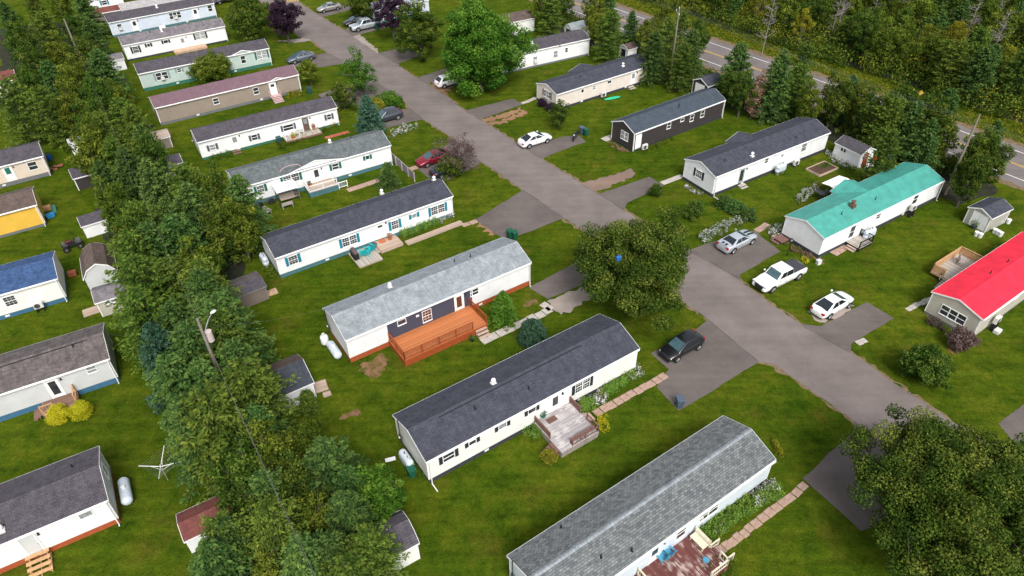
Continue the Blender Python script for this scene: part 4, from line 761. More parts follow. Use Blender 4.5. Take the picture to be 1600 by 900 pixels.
scatter('undergrowth', [tuple(G(*p)) for p in [(850, 30), (905, 55), (1000, 90), (1080, 125), (1160, 160), (1290, 205), (1385, 250), (1480, 280), (1530, 290), (1500, 255), (1380, 215), (1250, 165), (1110, 115), (960, 55), (880, 20)]], 500, (.5, 1.6), F_pine, 'low green growth under the trees beside the highway', leaf=.32, per=30, cr=.7, seed=4)
# --- single trees and shrubs that stand out
def one(fn, px, py, h, r, label, zc=.45, rz=0.0, cat='tree', **k):
    t = fn(h=h, r=r, **k); P = G(px, py, h*zc); t.location = (P.x, P.y, 0); t.rotation_euler = (0, 0, rz); return tag(t, label, cat)
one(broadleaf, 996, 422, 9.8, 6.0, 'large dense maple in the centre beside the road with a blue box in it', seed=101, nc=250, per=300, crad=.95, leaf=.2, lobes=.30, holes=.08, low=.12, limbs=16)
one(broadleaf, 1500, 795, 9.4, 6.9, 'very large dark maple filling the bottom right corner', seed=102, nc=400, per=420, crad=.9, leaf=.165, lobes=.22, holes=.06, low=.10, limbs=22, name='maple_tree')
one(broadleaf, 750, 80, 14.0, 6.6, 'tallest bright green tree at the top centre beside the road', seed=103, m=F_bright, nc=330, per=190, crad=1.15, leaf=.3, lobes=.28, low=.02, shape=1.2, name='leafy_tree')
one(broadleaf, 655, 52, 10.0, 4.4, 'dull green tree between the purple tree and the tall bright green one', seed=104, m=F_maple, nc=150, per=90, crad=.7, leaf=.26, low=.06, name='leafy_tree')
one(broadleaf, 612, 28, 9, 3.6, 'dark purple tree right of the road at the top', seed=105, m=F_purple, nc=130, per=95, crad=.6, leaf=.24, name='purple_tree')
one(broadleaf, 445, 36, 8.2, 3.1, 'dark purple tree left of the road at the top', seed=106, m=F_purple, nc=130, per=95, crad=.6, leaf=.24, name='purple_tree')
one(broadleaf, 565, 5, 7, 3.2, 'dark green tree cut by the top edge beside the silver sedan', seed=107, m=F_maple, nc=120, per=80, crad=.7, leaf=.28, low=.05, name='leafy_tree')
one(broadleaf, 388, 30, 9, 4.0, 'broad green tree at the top left beside the purple tree', seed=108, m=F_maple, nc=180, per=85, crad=.8, leaf=.28, low=.06, name='leafy_tree')
one(broadleaf, 330, 103, 4.2, 3.9, 'wide round olive bush hiding the pale green home', seed=109, m=F_olive, nc=190, per=80, crad=.6, leaf=.22, low=.02, zc=.5, cat='bush', name='round_bush')
one(broadleaf, 482, 110, 4.4, 1.65, 'round clipped tree beside the tan home', seed=110, m=F_olive, nc=110, per=80, crad=.4, leaf=.18, lobes=.05, low=.25, name='round_tree', zc=.6)
one(broadleaf, 560, 120, 7.5, 2.7, 'loose light green tree beside the road at upper centre', seed=111, m=F_bright, nc=80, per=60, crad=.62, leaf=.24, lobes=.4, low=.1, holes=.15, shape=1.5, name='leafy_tree')
one(broadleaf, 535, 152, 4.5, 2.0, 'smaller dark leafy tree at the right end of the home with brown door', seed=112, m=F_maple, nc=60, per=70, crad=.5, leaf=.22, lobes=.4, name='leafy_tree', low=.05)
one(conifer, 577, 186, 6.2, 2.35, 'blue-green spruce beside the dark hatchback', seed=113, m=F_blue, nb=200, per=50, name='spruce_tree')
one(broadleaf, 608, 156, 2.2, 2.3, 'dense green roadside shrub above the dark hatchback', seed=114, m=F_bright, nc=70, per=80, crad=.5, leaf=.2, low=0, zc=.5, cat='bush', name='shrub')
one(broadleaf, 585, 165, 2.4, 1.8, 'olive shrub between the blue-green spruce and the road', seed=1141, m=F_yellow, nc=50, per=60, crad=.5, leaf=.2, low=0, zc=.5, cat='bush', name='shrub')
one(broadleaf, 716, 245, 5.5, 2.9, 'sparse bronze-brown tree partly hiding the red car', seed=115, m=F_bronze, nc=110, per=34, crad=.55, leaf=.17, lobes=.3, holes=.1, low=.12, limbs=30, name='bronze_tree')
one(broadleaf, 704, 262, 3.2, 1.8, 'grey-green shrub at the foot of the bronze-brown tree', seed=116, m=F_olive, nc=60, per=60, crad=.45, leaf=.17, low=0, cat='bush', name='shrub')
one(conifer, 606, 276, 3.4, 1.5, 'dark shrubby conifer inside the grey fence', seed=117, m=F_spruce, nb=110, per=40, ragged=.6, name='conifer', L=.25)
one(conifer, 786, 482, 3.6, 1.45, 'bright green cone-shaped spruce beside the orange deck', seed=118, m=F_bright, nb=200, per=70, ragged=.12, droop=.2, name='spruce_tree', L=.24, bushy=.8)
one(conifer, 832, 521, 2.3, 1.35, 'low rounded blue-green spruce beside the stepping stones', seed=119, m=F_blue, nb=150, per=80, ragged=.1, droop=.0, bushy=.35, name='dwarf_spruce', L=.22, zc=.5)
one(broadleaf, 590, 776, 6.0, 2.1, 'bright green rounded tree beside the cream shed at the bottom', seed=120, m=F_bright, nc=150, per=120, crad=.42, leaf=.18, low=.02, lobes=.1, name='leafy_tree')
one(conifer, 482, 630, 2.4, .75, 'narrow dark green conifer in front of the navy-roofed shed', seed=121, m=F_maple, nb=130, per=50, ragged=.1, bushy=.4, name='conifer', L=.2)
one(broadleaf, 1447, 569, 3.4, 2.3, 'round dark green bush on the lawn below the red-roofed home', seed=122, m=F_maple, nc=120, per=110, crad=.45, leaf=.17, lobes=.25, low=.02, zc=.5, cat='bush', name='bush')
one(broadleaf, 1504, 529, 2.3, 1.35, 'reddish green bush at the corner of the red-roofed home', seed=123, m=F_bronze, nc=70, per=90, crad=.35, leaf=.14, low=0, zc=.5, cat='bush', name='bush')
one(broadleaf, 1085, 329, 2.6, 1.2, 'light green bushy young tree on the lawn in front of the white home', seed=124, m=F_pine, nc=60, per=60, crad=.35, leaf=.15, low=.05, name='young_tree')
one(broadleaf, 1026, 297, 1.7, .85, 'small round bush at the end of a driveway', seed=125, m=F_maple, nc=45, per=60, crad=.3, leaf=.14, low=0, zc=.5, cat='bush', name='bush')
one(broadleaf, 874, 180, 4.6, 1.5, 'small open tree in front of the pinkish home', seed=126, m=F_maple, nc=60, per=50, crad=.42, leaf=.19, lobes=.4, low=.1, name='leafy_tree')
one(broadleaf, 1141, 140, 5.5, 1.9, 'yellow-green tree behind the dark brown home', seed=127, m=F_pine, nc=90, per=80, crad=.5, leaf=.22, low=.02, name='leafy_tree')
for i, (x, y, lb) in enumerate(((847, 160, 'dark reddish shrub under the end window of the pinkish home'), (861, 167, 'smaller reddish shrub beside the pinkish home'))): one(broadleaf, x, y, 1.3, .8, lb, seed=130+i, m=F_purple, nc=30, per=50, crad=.3, leaf=.13, low=0, cat='bush', name='shrub', zc=.5)
one(broadleaf, 91, 647, 1.5, .76, 'left one of two golden yellow round shrubs beside the brown steps', seed=133, m=F_gold, nc=90, per=210, crad=.36, leaf=.09, lobes=.02, low=0, cat='bush', name='golden_shrub', zc=.5)
one(broadleaf, 125.5, 641, 1.4, .72, 'right one of two golden yellow round shrubs beside the brown steps', seed=134, m=F_gold, nc=90, per=210, crad=.36, leaf=.09, lobes=.02, low=0, cat='bush', name='golden_shrub', zc=.5)
for i, (x, y, r_) in enumerate(((1130, 316, .9), (1142, 321, .95), (1155, 328, 1.0), (1170, 336, .95))): one(conifer, x, y, 1.3, r_, ('leftmost', 'second from left', 'third from left', 'rightmost')[i]+' of four dark low conifers in a hedge row by the silver coupe', seed=140+i, m=F_spruce, nb=60, per=45, ragged=.3, bushy=.4, droop=0, L=.2, name='low_conifer', cat='bush', zc=.5)
one(broadleaf, 858, 713, 1.0, .7, 'small yellow-green shrub at the foot of the weathered grey deck', seed=150, m=F_yellow, nc=35, per=70, crad=.24, leaf=.09, low=0, cat='bush', name='shrub', zc=.5)
# --- garden beds (flowers and leafy ground plants, uncountable)
def bed(name, poly, n, h, m, label, seed, leaf=.11, cr=.22, per=36): return scatter(name, [tuple(G(*p)) for p in poly], n, h, m, label, leaf=leaf, cr=cr, per=per, seed=seed, cat='flower bed')
def beds(lst):
    for i, (poly, n, h, m, lb) in enumerate(lst): bed('flower_bed', poly, n, h, m, lb, 200+i)
beds([([(900, 635), (922, 625), (932, 640), (905, 650)], 70, (.5, 1.1), F_lush, 'leafy green flower bed right of the weathered grey deck'), ([(920, 620), (945, 612), (950, 628), (928, 640)], 30, (.4, .9), F_flow, 'white flowers beside the weathered grey deck'),
 ([(935, 612), (990, 580), (998, 590), (945, 628)], 95, (.4, 1.0), F_lush, 'yellow-green plants along the right wall of the charcoal-roofed home'), ([(978, 578), (1003, 568), (1007, 588), (988, 600)], 28, (.4, .9), F_flow, 'white flowering plants at the right corner of the charcoal-roofed home'),
 ([(930, 612), (942, 606), (946, 618), (934, 624)], 12, (.3, .6), F_dead, 'orange-brown plant in the bed of the charcoal-roofed home'), ([(978, 583), (990, 578), (992, 590), (982, 594)], 12, (.3, .6), F_dead, 'orange-brown plant near the corner flowers of the charcoal-roofed home'),
 ([(815, 672), (838, 662), (848, 685), (825, 695)], 40, (.5, 1.0), F_lush, 'green plants and flowers left of the weathered grey deck'), ([(932, 658), (946, 652), (950, 674), (938, 678)], 20, (.3, .8), F_gold, 'yellow flowers at the right edge of the weathered grey deck'),
 ([(1085, 822), (1120, 800), (1170, 780), (1215, 762), (1222, 780), (1150, 818), (1120, 848), (1095, 840)], 300, (.5, 1.2), F_lush, 'leafy bed between the mottled roof home and its stone path'), ([(1170, 765), (1208, 752), (1215, 775), (1180, 795)], 60, (.5, 1.0), F_flow, 'pale flowering bushes by the mottled roof home'),
 ([(1112, 824), (1132, 818), (1138, 832), (1120, 836)], 16, (.3, .6), F_flow, 'small white flower clump in the leafy bed'), ([(1085, 895), (1120, 868), (1150, 880), (1140, 920), (1090, 930)], 60, (.4, .9), F_olive, 'shrubby growth right of the maroon deck'), ([(1205, 688), (1218, 700), (1222, 718), (1212, 708)], 20, (.3, .7), F_yellow, 'yellowish plants at the end of the mottled roof home'),
 ([(625, 366), (640, 358), (680, 345), (686, 352), (640, 372), (630, 375)], 140, (.5, 1.1), F_lush, 'dense green plants along the turquoise-shuttered home'), ([(676, 344), (700, 330), (712, 338), (690, 352)], 40, (.4, .9), F_flow, 'white flowers at the right end of the turquoise-shuttered home'),
 ([(1090, 372), (1120, 355), (1158, 341), (1164, 350), (1130, 368), (1098, 384)], 110, (.5, 1.0), F_flow, 'long row of white flowers behind the silver coupe'), ([(1196, 360), (1218, 354), (1222, 372), (1206, 378)], 36, (.4, .9), F_flow, 'pale flowers at the left end of the teal-roofed home'), ([(1222, 378), (1240, 385), (1272, 404), (1262, 408), (1235, 392)], 30, (.2, .5), F_dead, 'dry brown plants along the end wall of the teal-roofed home'), ([(1252, 400), (1264, 405), (1260, 414), (1250, 410)], 12, (.2, .5), F_gold, 'yellow plants behind the white pickup'),
 ([(1070, 289), (1085, 297), (1100, 307), (1094, 309), (1070, 295)], 22, (.2, .5), F_flow, 'small white flowers under the end wall of the white home'), ([(1240, 310), (1262, 296), (1275, 290), (1280, 300), (1258, 315), (1246, 322)], 60, (.4, .9), F_flow, 'flowers behind the teal-roofed home'), ([(1262, 294), (1290, 285), (1296, 292), (1270, 300)], 30, (.4, .8), F_yellow, 'yellow-green plants behind the teal-roofed home'),
 ([(1290, 238), (1308, 243), (1340, 262), (1330, 268), (1305, 258), (1288, 246)], 80, (.4, .8), F_flow, 'pink and white flowers along the shed with the red door'), ([(1310, 256), (1338, 264), (1330, 272), (1312, 264)], 30, (.3, .7), F_maple, 'green plants along the shed with the red door'), ([(1276, 260), (1292, 256), (1300, 262), (1284, 266)], 20, (.2, .5), F_bright, 'vegetables in the raised garden bed'),
 ([(610, 210), (630, 198), (652, 197), (655, 202), (635, 208), (615, 216)], 60, (.4, .8), F_flow, 'row of white flowers near the end of the grey-green roofed home'), ([(325, 248), (345, 240), (362, 236), (366, 244), (345, 250), (330, 253)], 50, (.4, .8), F_bright, 'green plants along the home with brown door, left half'), ([(430, 222), (460, 214), (505, 200), (512, 206), (470, 222), (436, 236)], 110, (.3, .7), F_olive, 'yellowish garden in front of the home with brown door'), ([(500, 196), (525, 190), (535, 196), (510, 206)], 40, (.3, .7), F_yellow, 'plants at the right corner of the home with brown door'),
 ([(445, 150), (468, 142), (474, 150), (450, 158)], 40, (.4, .8), F_yellow, 'yellowish shrubs beside the pink steps of the tan home'), ([(1442, 496), (1460, 500), (1480, 514), (1475, 520), (1450, 508)], 36, (.3, .7), F_bronze, 'low shrubs under the window of the red-roofed home'), ([(1060, 218), (1030, 232), (1000, 240), (985, 238), (1000, 230), (1040, 214)], 40, (.2, .5), F_olive, 'plants along the base of the dark brown home'), ([(950, 222), (965, 230), (985, 238), (975, 240), (955, 232)], 24, (.2, .5), F_dead, 'small rusty plants by the end of the dark brown home'),
 ([(645, 700), (662, 712), (668, 750), (655, 752), (640, 725)], 36, (.4, .9), F_bright, 'weeds beside the end wall of the charcoal-roofed home'), ([(408, 410), (425, 418), (432, 440), (415, 440)], 26, (.4, .9), F_olive, 'weeds beside the end wall of the turquoise-shuttered home'), ([(190, 768), (206, 766), (210, 785), (200, 792)], 20, (.4, .8), F_olive, 'plants beside the long propane tank at lower left'), ([(100, 660), (130, 650), (120, 672)], 1, (.1, .2), F_olive, 'low weeds by the golden shrubs')][:-1])
# ------------------------------------------------ decks, steps
U0 = rad(32.6)
def rail(mb, p, q, z0, h=.95, post=1.6, bal=.13, mid=True, r=.025, solid=False, mi=0, cap=True):
    p = Vector((p[0], p[1], 0)); q = Vector((q[0], q[1], 0)); L = (q-p).length; d = (q-p)/L; k = max(1, round(L/post))
    for i in range(k+1):
        c = p+d*(L*i/k); mb.box(c.x-.045, c.y-.045, z0-.1, c.x+.045, c.y+.045, z0+h+.06, mi)
    def bar(z, w, t):
        n = Vector((-d.y, d.x, 0))*w; v = [p+n, q+n, q-n, p-n]; mb.add([(a.x, a.y, z) for a in v]+[(a.x, a.y, z+t) for a in v], [(3, 2, 1, 0), (4, 5, 6, 7), (0, 1, 5, 4), (1, 2, 6, 5), (2, 3, 7, 6), (3, 0, 4, 7)], mi)
    bar(z0+h-.04, .055 if cap else .03, .045); bar(z0+.08, .03, .06)
    if mid and not solid:
        for i in range(1, int(L/bal)): c = p+d*(i*bal); mb.tube((c.x, c.y, z0+.1), (c.x, c.y, z0+h-.03), r*.6, n=4, mi=mi)
    if solid:
        for i in range(5): bar(z0+.16+i*(h-.3)/5, .015, (h-.3)/5-.02)
def steps(mb, x, y, w, z, n, dirx, diry, run=.28, mi=0):
    """stair treads from (x,y) going out along (dirx,diry); w across"""
    for i in range(n):
        zz = z*(n-i)/(n+1); a = run*i; b = a+run+.02; px_, py_ = -diry, dirx
        c = [(x+dirx*a-px_*w/2, y+diry*a-py_*w/2), (x+dirx*b-px_*w/2, y+diry*b-py_*w/2), (x+dirx*b+px_*w/2, y+diry*b+py_*w/2), (x+dirx*a+px_*w/2, y+diry*a+py_*w/2)]
        mb.add([(*p, zz-.05) for p in c]+[(*p, zz) for p in c], [(3, 2, 1, 0), (4, 5, 6, 7), (0, 1, 5, 4), (1, 2, 6, 5), (2, 3, 7, 6), (3, 0, 4, 7)], mi)
        for sg in (-1, 1): mb.box(x+dirx*a+px_*sg*w*.44-.02 if False else x+dirx*(a+.1)+px_*sg*w*.44-.03, y+diry*(a+.1)+py_*sg*w*.44-.03, 0, x+dirx*(a+.1)+px_*sg*w*.44+.03, y+diry*(a+.1)+py_*sg*w*.44+.03, zz-.05, mi)
def deck(H, s0, s1, t0, label, z, top, side, rails, name='wooden_deck', t1=-.03, skirt=True, legs=True):
    """deck in the frame of house H from s0..s1 along the wall, t0 (outer, negative) .. t1"""
    o = thing(name, tuple(H.org), H.a, label, 'deck'); y1 = t1 if t1 != -.03 else -.03
    MB().box(s0, t0, z-.05, s1, y1, z).build('floor', top, o)
    b = MB(); b.box(s0+.01, t0-.03, z-.26, s1-.01, t0-.002, z-.01); b.box(s0-.03, t0, z-.26, s0-.002, y1, z-.01); b.box(s1+.002, t0, z-.26, s1+.03, y1, z-.01)
    if skirt:
        b.box(s0+.02, t0+.02, .02, s1-.02, t0+.05, z-.06); b.box(s0+.02, t0+.05, .02, s0+.05, y1, z-.06); b.box(s1-.05, t0+.05, .02, s1-.02, y1, z-.06)
    else:
        k = max(1, int((s1-s0)/1.8))
        for i in range(k+1):
            x = s0+.1+(s1-s0-.2)*i/k; b.box(x-.05, t0+.06, 0, x+.05, t0+.16, z-.06)
    b.build('frame', side, o)
    for (p, q_, kw) in rails:
        r = MB(); rail(r, p, q_, z, **{k: v for k, v in kw.items() if k != 'm'}); r.build('railing', kw.get('m', side), o)
    return o
A_ = HS['A']; zd = .82; sL, tL = A_.loc(632.5, 572, 0); sR, _ = A_.loc(763, 514, .2); D_T = -3.35
o = deck(A_, sL, sR, D_T, 'long orange stained deck with spindle railing on the white home with slate blue section', zd, D_orange, D_orange_r, [((sL+.06, -.1), (sL+.06, D_T+.06), {}), ((sL+.06, D_T+.06), (sR-1.6, D_T+.06), dict(post=1.7, bal=.12)), ((sR-.06, -.1), (sR-.06, D_T+.06), dict(post=1.6))])
st = MB(); steps(st, sR-.8, D_T, 1.2, zd, 3, 0, -1); st.build('steps', D_tanw, o)
B_ = HS['B']; zd = .72; s0, t0 = B_.loc(877.5, 716, 0); s1, _t = B_.loc(935, 683, 0); t0 = (t0+_t)/2; DB = (s0, s1, t0)
o = deck(B_, s0, s1, t0, 'square weathered grey deck with brown railing and built-in benches on the charcoal-roofed home', zd, D_grey, mat('weathered_skirt', (.27, .23, .21), var=.3, scale=4), [((s0+.06, -.15), (s0+.06, t0+1.7), dict(m=D_brownr, solid=True, h=.7)), ((s1-.06, -.15), (s1-.06, -1.5), dict(m=D_brownr, solid=True, h=.75)), ((s1-.06, -2.4), (s1-.06, t0+.06), dict(m=D_brownr, h=.75, bal=.2)), ((s0+1.1, t0+.06), (s1-.06, t0+.06), dict(m=D_brownr, h=.6, bal=.5))])
be = MB(); be.box(s0+1.1, t0+.12, zd+.38, s1-.2, t0+.5, zd+.43); [be.box(s0+1.1+i*.9, t0+.2, zd, s0+1.2+i*.9, t0+.42, zd+.38) for i in range(int((s1-s0-1.2)/.9))]; be.build('bench', D_brownr, o)
st = MB(); steps(st, s0, t0+.85, 1.1, zd, 4, -1, 0); st.build('steps', D_brownr, o)
st = MB(); steps(st, s1, -1.95, .9, zd, 3, 1, 0, run=.3); st.build('steps', D_tanw, o)
mt = MB(); mt.box((s0+s1)/2-1.0, -1.0, zd+.003, (s0+s1)/2-.1, -.45, zd+.018); tag(mt.build('door_mat', mat('mat_brown', (.13, .07, .05))), 'brown mat in front of the door on the weathered grey deck', 'mat'); dm = bpy.data.objects['door_mat']; dm.location = tuple(B_.org); dm.rotation_euler = (0, 0, B_.a)
C_ = HS['C']; zd = .6; sr, tr_ = C_.loc(1122, 868, zd); tr_ = min(tr_, -3.2)
o = deck(C_, sr-5.6, sr, tr_, 'worn maroon deck with cream railings on the mottled grey roofed home', zd, D_maroon, D_maroon, [((sr-.06, -.15), (sr-.06, -1.5), dict(m=D_cream, solid=True, h=.8)), ((sr-.06, tr_+.06), (sr-.06, tr_+.75), dict(m=D_cream, h=.8, bal=.2)), ((sr-1.7, tr_+.06), (sr-.06, tr_+.06), dict(m=D_cream, h=.8, bal=.2)), ((sr-5.5, -.15), (sr-5.5, tr_+.1), dict(m=D_cream, h=.8, bal=.2))])
be = MB(); be.box(sr-.75, -1.5, zd+.38, sr-.2, -.25, zd+.44); be.box(sr-.22, -1.5, zd+.38, sr-.14, -.25, zd+.8); [be.box(sr-.7, y, zd, sr-.6, y+.08, zd+.38) for y in (-1.45, -.35)]; be.build('bench', D_cream, o)
st = MB(); steps(st, sr, -2.2, 1.2, zd, 2, 1, 0, run=.35); st.build('steps', D_maroon, o); rr = MB(); rail(rr, (sr+.05, -1.55), (sr+.85, -1.55), .2, h=.7, bal=.22); rail(rr, (sr+.05, -2.9), (sr+.85, -2.9), .2, h=.7, bal=.22); rr.build('stair_railing', D_cream, o)
Dh = HS['D']; s0, t0 = Dh.loc(562.5, 419, 0); s1, t1 = Dh.loc(604.5, 404, 0); s2, t2 = Dh.loc(632, 383, .3)
o = deck(Dh, s1-.1, s2, -2.1, 'low pale wooden landing at the door of the turquoise-shuttered home', .38, D_tanw, D_tanw, [], skirt=True)
st = MB(); steps(st, s1-.1, -1.0, 1.9, .38, 1, -1, 0); st.build('steps', D_tanw, o)
o = deck(Dh, s0, s1-.45, (t0+t1)/2, 'low wooden patio platform under the turquoise chairs', .14, D_ltgrey, D_tanw, [], name='patio_platform')
T_ = HS['T']; s0, _t = T_.loc(1327, 372, .4); zd = .5
o = deck(T_, s0-1.0, s0+1.3, -1.7, 'small dark metal-railed landing at the side of the teal-roofed home', zd, D_ltgrey, M_black, [((s0-1.0, -1.65), (s0+1.25, -1.65), dict(bal=.2, h=.85)), ((s0+1.25, -.1), (s0+1.25, -1.65), dict(bal=.2, h=.85))], skirt=False, name='landing')
st = MB(); steps(st, s0-1.0, -.9, 1.1, zd, 2, -1, 0); st.build('steps', D_tanw, o)
M8 = HS['M8']; s0, t0 = M8.loc(487, 312, 0); s1, _t = M8.loc(528, 300, 0); zd = .75; t0 = -2.2
o = deck(M8, s0, s1+.3, t0, 'small deck with white railing and green base on the green-shuttered home', zd, D_tanw, K_teal, [((s0+.06, -.15), (s0+.06, t0+.06), dict(m=M_trim, bal=.12, h=.85)), ((s0+.06, t0+.06), (s1+.24, t0+.06), dict(m=M_trim, bal=.12, h=.85)), ((s1+.24, -.15), (s1+.24, -.8), dict(m=M_trim, bal=.12, h=.85))])
st = MB(); steps(st, s1+.3, -1.5, 1.2, zd, 3, 1, 0); st.build('steps', K_teal, o); rr = MB(); rail(rr, (s1+.4, -2.15), (s1+1.5, -2.15), .15, h=.8, bal=.14); rr.build('stair_railing', M_trim, o)
M7 = HS['M7']; s0, _t = M7.loc(443, 216, .3); s1, _t = M7.loc(500, 200, .3)
o = deck(M7, s0, s1-.3, -1.7, 'narrow grey-brown porch deck with white furniture on the home with brown door', .4, D_ltgrey, D_brown, [((s0+.06, -.15), (s0+.06, -1.6), dict(m=M_trim, h=.7, bal=.25))])
M4 = HS['M4']; s0, _t = M4.loc(274, 84, .3); o = deck(M4, s0, s0+5.6, -1.7, 'tan deck at the door of the aged grey roofed home', .45, mat('tan_boards', (.5, .34, .24), var=.2), mat('tan_boards', (.5, .34, .24)), [])
X_ = HS['X']; sx0, tx0 = X_.loc(1470, 432, .6); zd = .7; sx1, _t = X_.loc(1513, 400, .9)
o = deck(X_, sx0, sx0+5.2, X_.W+.05, 'wooden deck with golden brown railing behind the red-roofed home', zd, D_ltgrey, D_raw, [((sx0+.06, X_.W+2.9), (sx0+5.1, X_.W+2.9), dict(h=.95, solid=True)), ((sx0+5.1, X_.W+.3), (sx0+5.1, X_.W+2.9), dict(h=.95, solid=True)), ((sx0+.06, X_.W+1.7), (sx0+.06, X_.W+2.9), dict(h=.95, solid=True))], t1=X_.W+2.95, skirt=False)
st = MB(); steps(st, sx0, X_.W+.9, 1.3, zd, 5, -1, 0); st.build('steps', D_ltgrey, o)
Gh = HS['G']; s0, _t = Gh.loc(69, 650, .4); s1, _t = Gh.loc(122, 622, .4)
o = deck(Gh, s0, s1, -1.5, 'small brown deck and steps behind the golden shrubs', .6, D_brown, D_raw, [((s1-.06, -.1), (s1-.06, -1.45), dict(h=.9, bal=.3)), ((s0, -1.45), (s0+.9, -1.45), dict(h=.8, bal=.4))])
st = MB(); steps(st, s0, -.8, 1.3, .6, 3, -1, 0); st.build('steps', D_brown, o)
Qh = HS['Q']; s0, z_ = Qh.hit(60, 865); s0 = Qh.loc(61, 867, .3)[0]
o = thing('wooden_steps', tuple(Qh.org), Qh.a, 'four raw lumber steps at the grey door of the lower left home', 'steps'); st = MB()
for i in range(4): st.box(s0-.75, -.35-.42*i, .62-.15*i, s0+.75, .0-.42*i-.06, .67-.15*i)
[st.box(x, -1.7, 0, x+.06, -.08, .12) for x in (s0-.7, s0, s0+.64)]; [st.box(s0-.6, -.3-.42*i, 0, s0-.52, -.12-.42*i, .62-.15*i) for i in range(4)]; [st.box(s0+.52, -.3-.42*i, 0, s0+.6, -.12-.42*i, .62-.15*i) for i in range(4)]; st.build('treads', D_raw, o)
M6 = HS['M6']; s0 = M6.loc(432, 152, .4)[0]
o = thing('front_steps', tuple(M6.org), M6.a, 'pinkish front steps with railings at the white door of the tan home', 'steps'); st = MB(); M_pk = mat('pinkish_step_wood', (.5, .34, .33))
st.box(s0-.8, -1.0, .5, s0+.8, -.05, .56); steps(st, s0, -1.0, 1.5, .56, 4, 0, -1, run=.33); st.build('treads', M_pk, o); rr = MB(); rail(rr, (s0-.78, -.1), (s0-.78, -1.9), .4, h=.8, bal=.3); rail(rr, (s0+.78, -.1), (s0+.78, -1.0), .5, h=.8, bal=.3); rr.build('railing', M_pk, o)
def simple_steps(H, px, py, label, w=1.1, d=.9, z=.4, m=None):
    s0 = H.loc(px, py, z/2)[0]; o = thing('door_step', tuple(H.org), H.a, label, 'step'); st = MB(); st.box(s0-w/2, -d*.6, z*.55, s0+w/2, -.05, z*.55+.05); st.box(s0-w/2, -d, z*.2, s0+w/2, -d*.6-.02, z*.2+.05); [st.box(x, -d+.05, 0, x+.05, -.1, z*.2) for x in (s0-w/2+.05, s0+w/2-.1)]; st.build('treads', m or D_tanw, o)
simple_steps(HS['W'], 1160, 290, 'small grey step under the side door of the white home with black end shutters', m=D_ltgrey)
simple_steps(HS['P'], 990, 138, 'small step under the side door of the pinkish home', m=D_ltgrey)
simple_steps(HS['M7'], 372, 240, 'small brown step at the pale door of the home with brown door', m=D_brown)
# ------------------------------------------------ stone paths
SL = None
def slabs(a, b, n, w, label, grp, m, wob=.04, fill=.93, seed=0):
    P = G(*a); Q = G(*b); d = Q-P; L = d.length/n; R = random.Random(seed+n); base = None; ang = math.atan2(d.y, d.x)
    for i in range(n):
        c = P+d*((i+.5)/n)
        if base is None:
            mb = MB(); h = .045; x, y = L*fill/2, w/2; mb.box(-x, -y, 0, x, y, h); base = mb.build('stepping_stone', m, bevel=.012); o = base
        else: o = base.copy(); COL.objects.link(o)
        o.location = (c.x+R.gauss(0, wob*.4), c.y+R.gauss(0, wob), 0.004); o.rotation_euler = (0, 0, ang+R.gauss(0, .03)); o.scale = (1, R.uniform(.92, 1.05), 1)
        tag(o, ordn(i)+' paving slab '+label, 'paving slab', grp)
ORD = 'first second third fourth fifth sixth seventh eighth ninth tenth eleventh twelfth thirteenth fourteenth fifteenth sixteenth seventeenth eighteenth nineteenth twentieth'.split()
TENS = {2: 'twenty', 3: 'thirty', 4: 'forty', 5: 'fifty', 6: 'sixty', 7: 'seventy', 8: 'eighty', 9: 'ninety'}
def ordn(i): 
    if i < 20: return ORD[i]
    t, u = divmod(i+1, 10)
    return TENS[t]+'-'+ORD[u-1] if u else TENS[t][:-1]+'ieth'
slabs((1041, 586), (929, 648), 11, .75, 'from the driveway in the path to the weathered grey deck', 'slabs to the weathered grey deck', M_paver)
slabs((861, 483), (752, 535), 9, .95, 'from the driveway in the grey path to the orange deck', 'slabs to the orange deck', M_conc)
slabs((846, 474), (862, 484), 2, .8, 'in the short turn of the grey path by the gravel', 'slabs by the gravel', M_conc)
slabs((1260, 758), (1175, 822), 8, .65, 'from the driveway in the path past the mottled roof home', 'slabs past the mottled roof home', M_paver)
slabs((1175, 822), (1122, 863), 6, .65, 'from the bend in the path towards the maroon deck', 'slabs towards the maroon deck', M_paver, seed=3)
slabs((1416, 484), (1457, 466), 6, .55, 'from the left in the short path beside the red-roofed home', 'slabs beside the red-roofed home', M_conc)
slabs((1338, 537), (1353, 531), 2, .6, 'at the corner of the white sedan driveway', 'slabs at the driveway corner', M_conc)
slabs((1302, 398), (1322, 384), 3, .9, 'below the metal-railed landing of the teal-roofed home', 'slabs below the landing', M_paver)
slabs((1182, 362), (1200, 350), 3, .8, 'in the path from the silver coupe to the teal-roofed home', 'slabs to the teal-roofed home', M_paver)
slabs((745, 345), (722, 353), 2, .7, 'from the driveway towards the wooden walkway', 'slabs towards the walkway', M_paver)
slabs((815, 162), (838, 153), 4, .7, 'in the path to the pinkish home', 'slabs to the pinkish home', M_conc)
slabs((942, 219), (962, 211), 2, 1.1, 'at the end of the dark brown home', 'slabs at the dark brown home', M_conc)
def walk(a, b, w, name, label, m, z=.06):
    P = G(*a); Q = G(*b); d = Q-P; mb = MB(); mb.box(0, -w/2, .003, d.length, w/2, z); o = mb.build(name, m); o.location = P; o.rotation_euler = (0, 0, math.atan2(d.y, d.x)); return tag(o, label, 'path')
walk((635, 381), (722, 348), .85, 'wooden_walkway', 'pale plank walkway from the landing towards the driveway', D_tanw, .12)
walk((1034, 287), (1066, 275), .8, 'concrete_path', 'short pale concrete path to the white home with black end shutters', M_conc)
walk((543, 298), (592, 282), .9, 'concrete_path', 'tan path from the white-railed deck to the fence', M_paver)
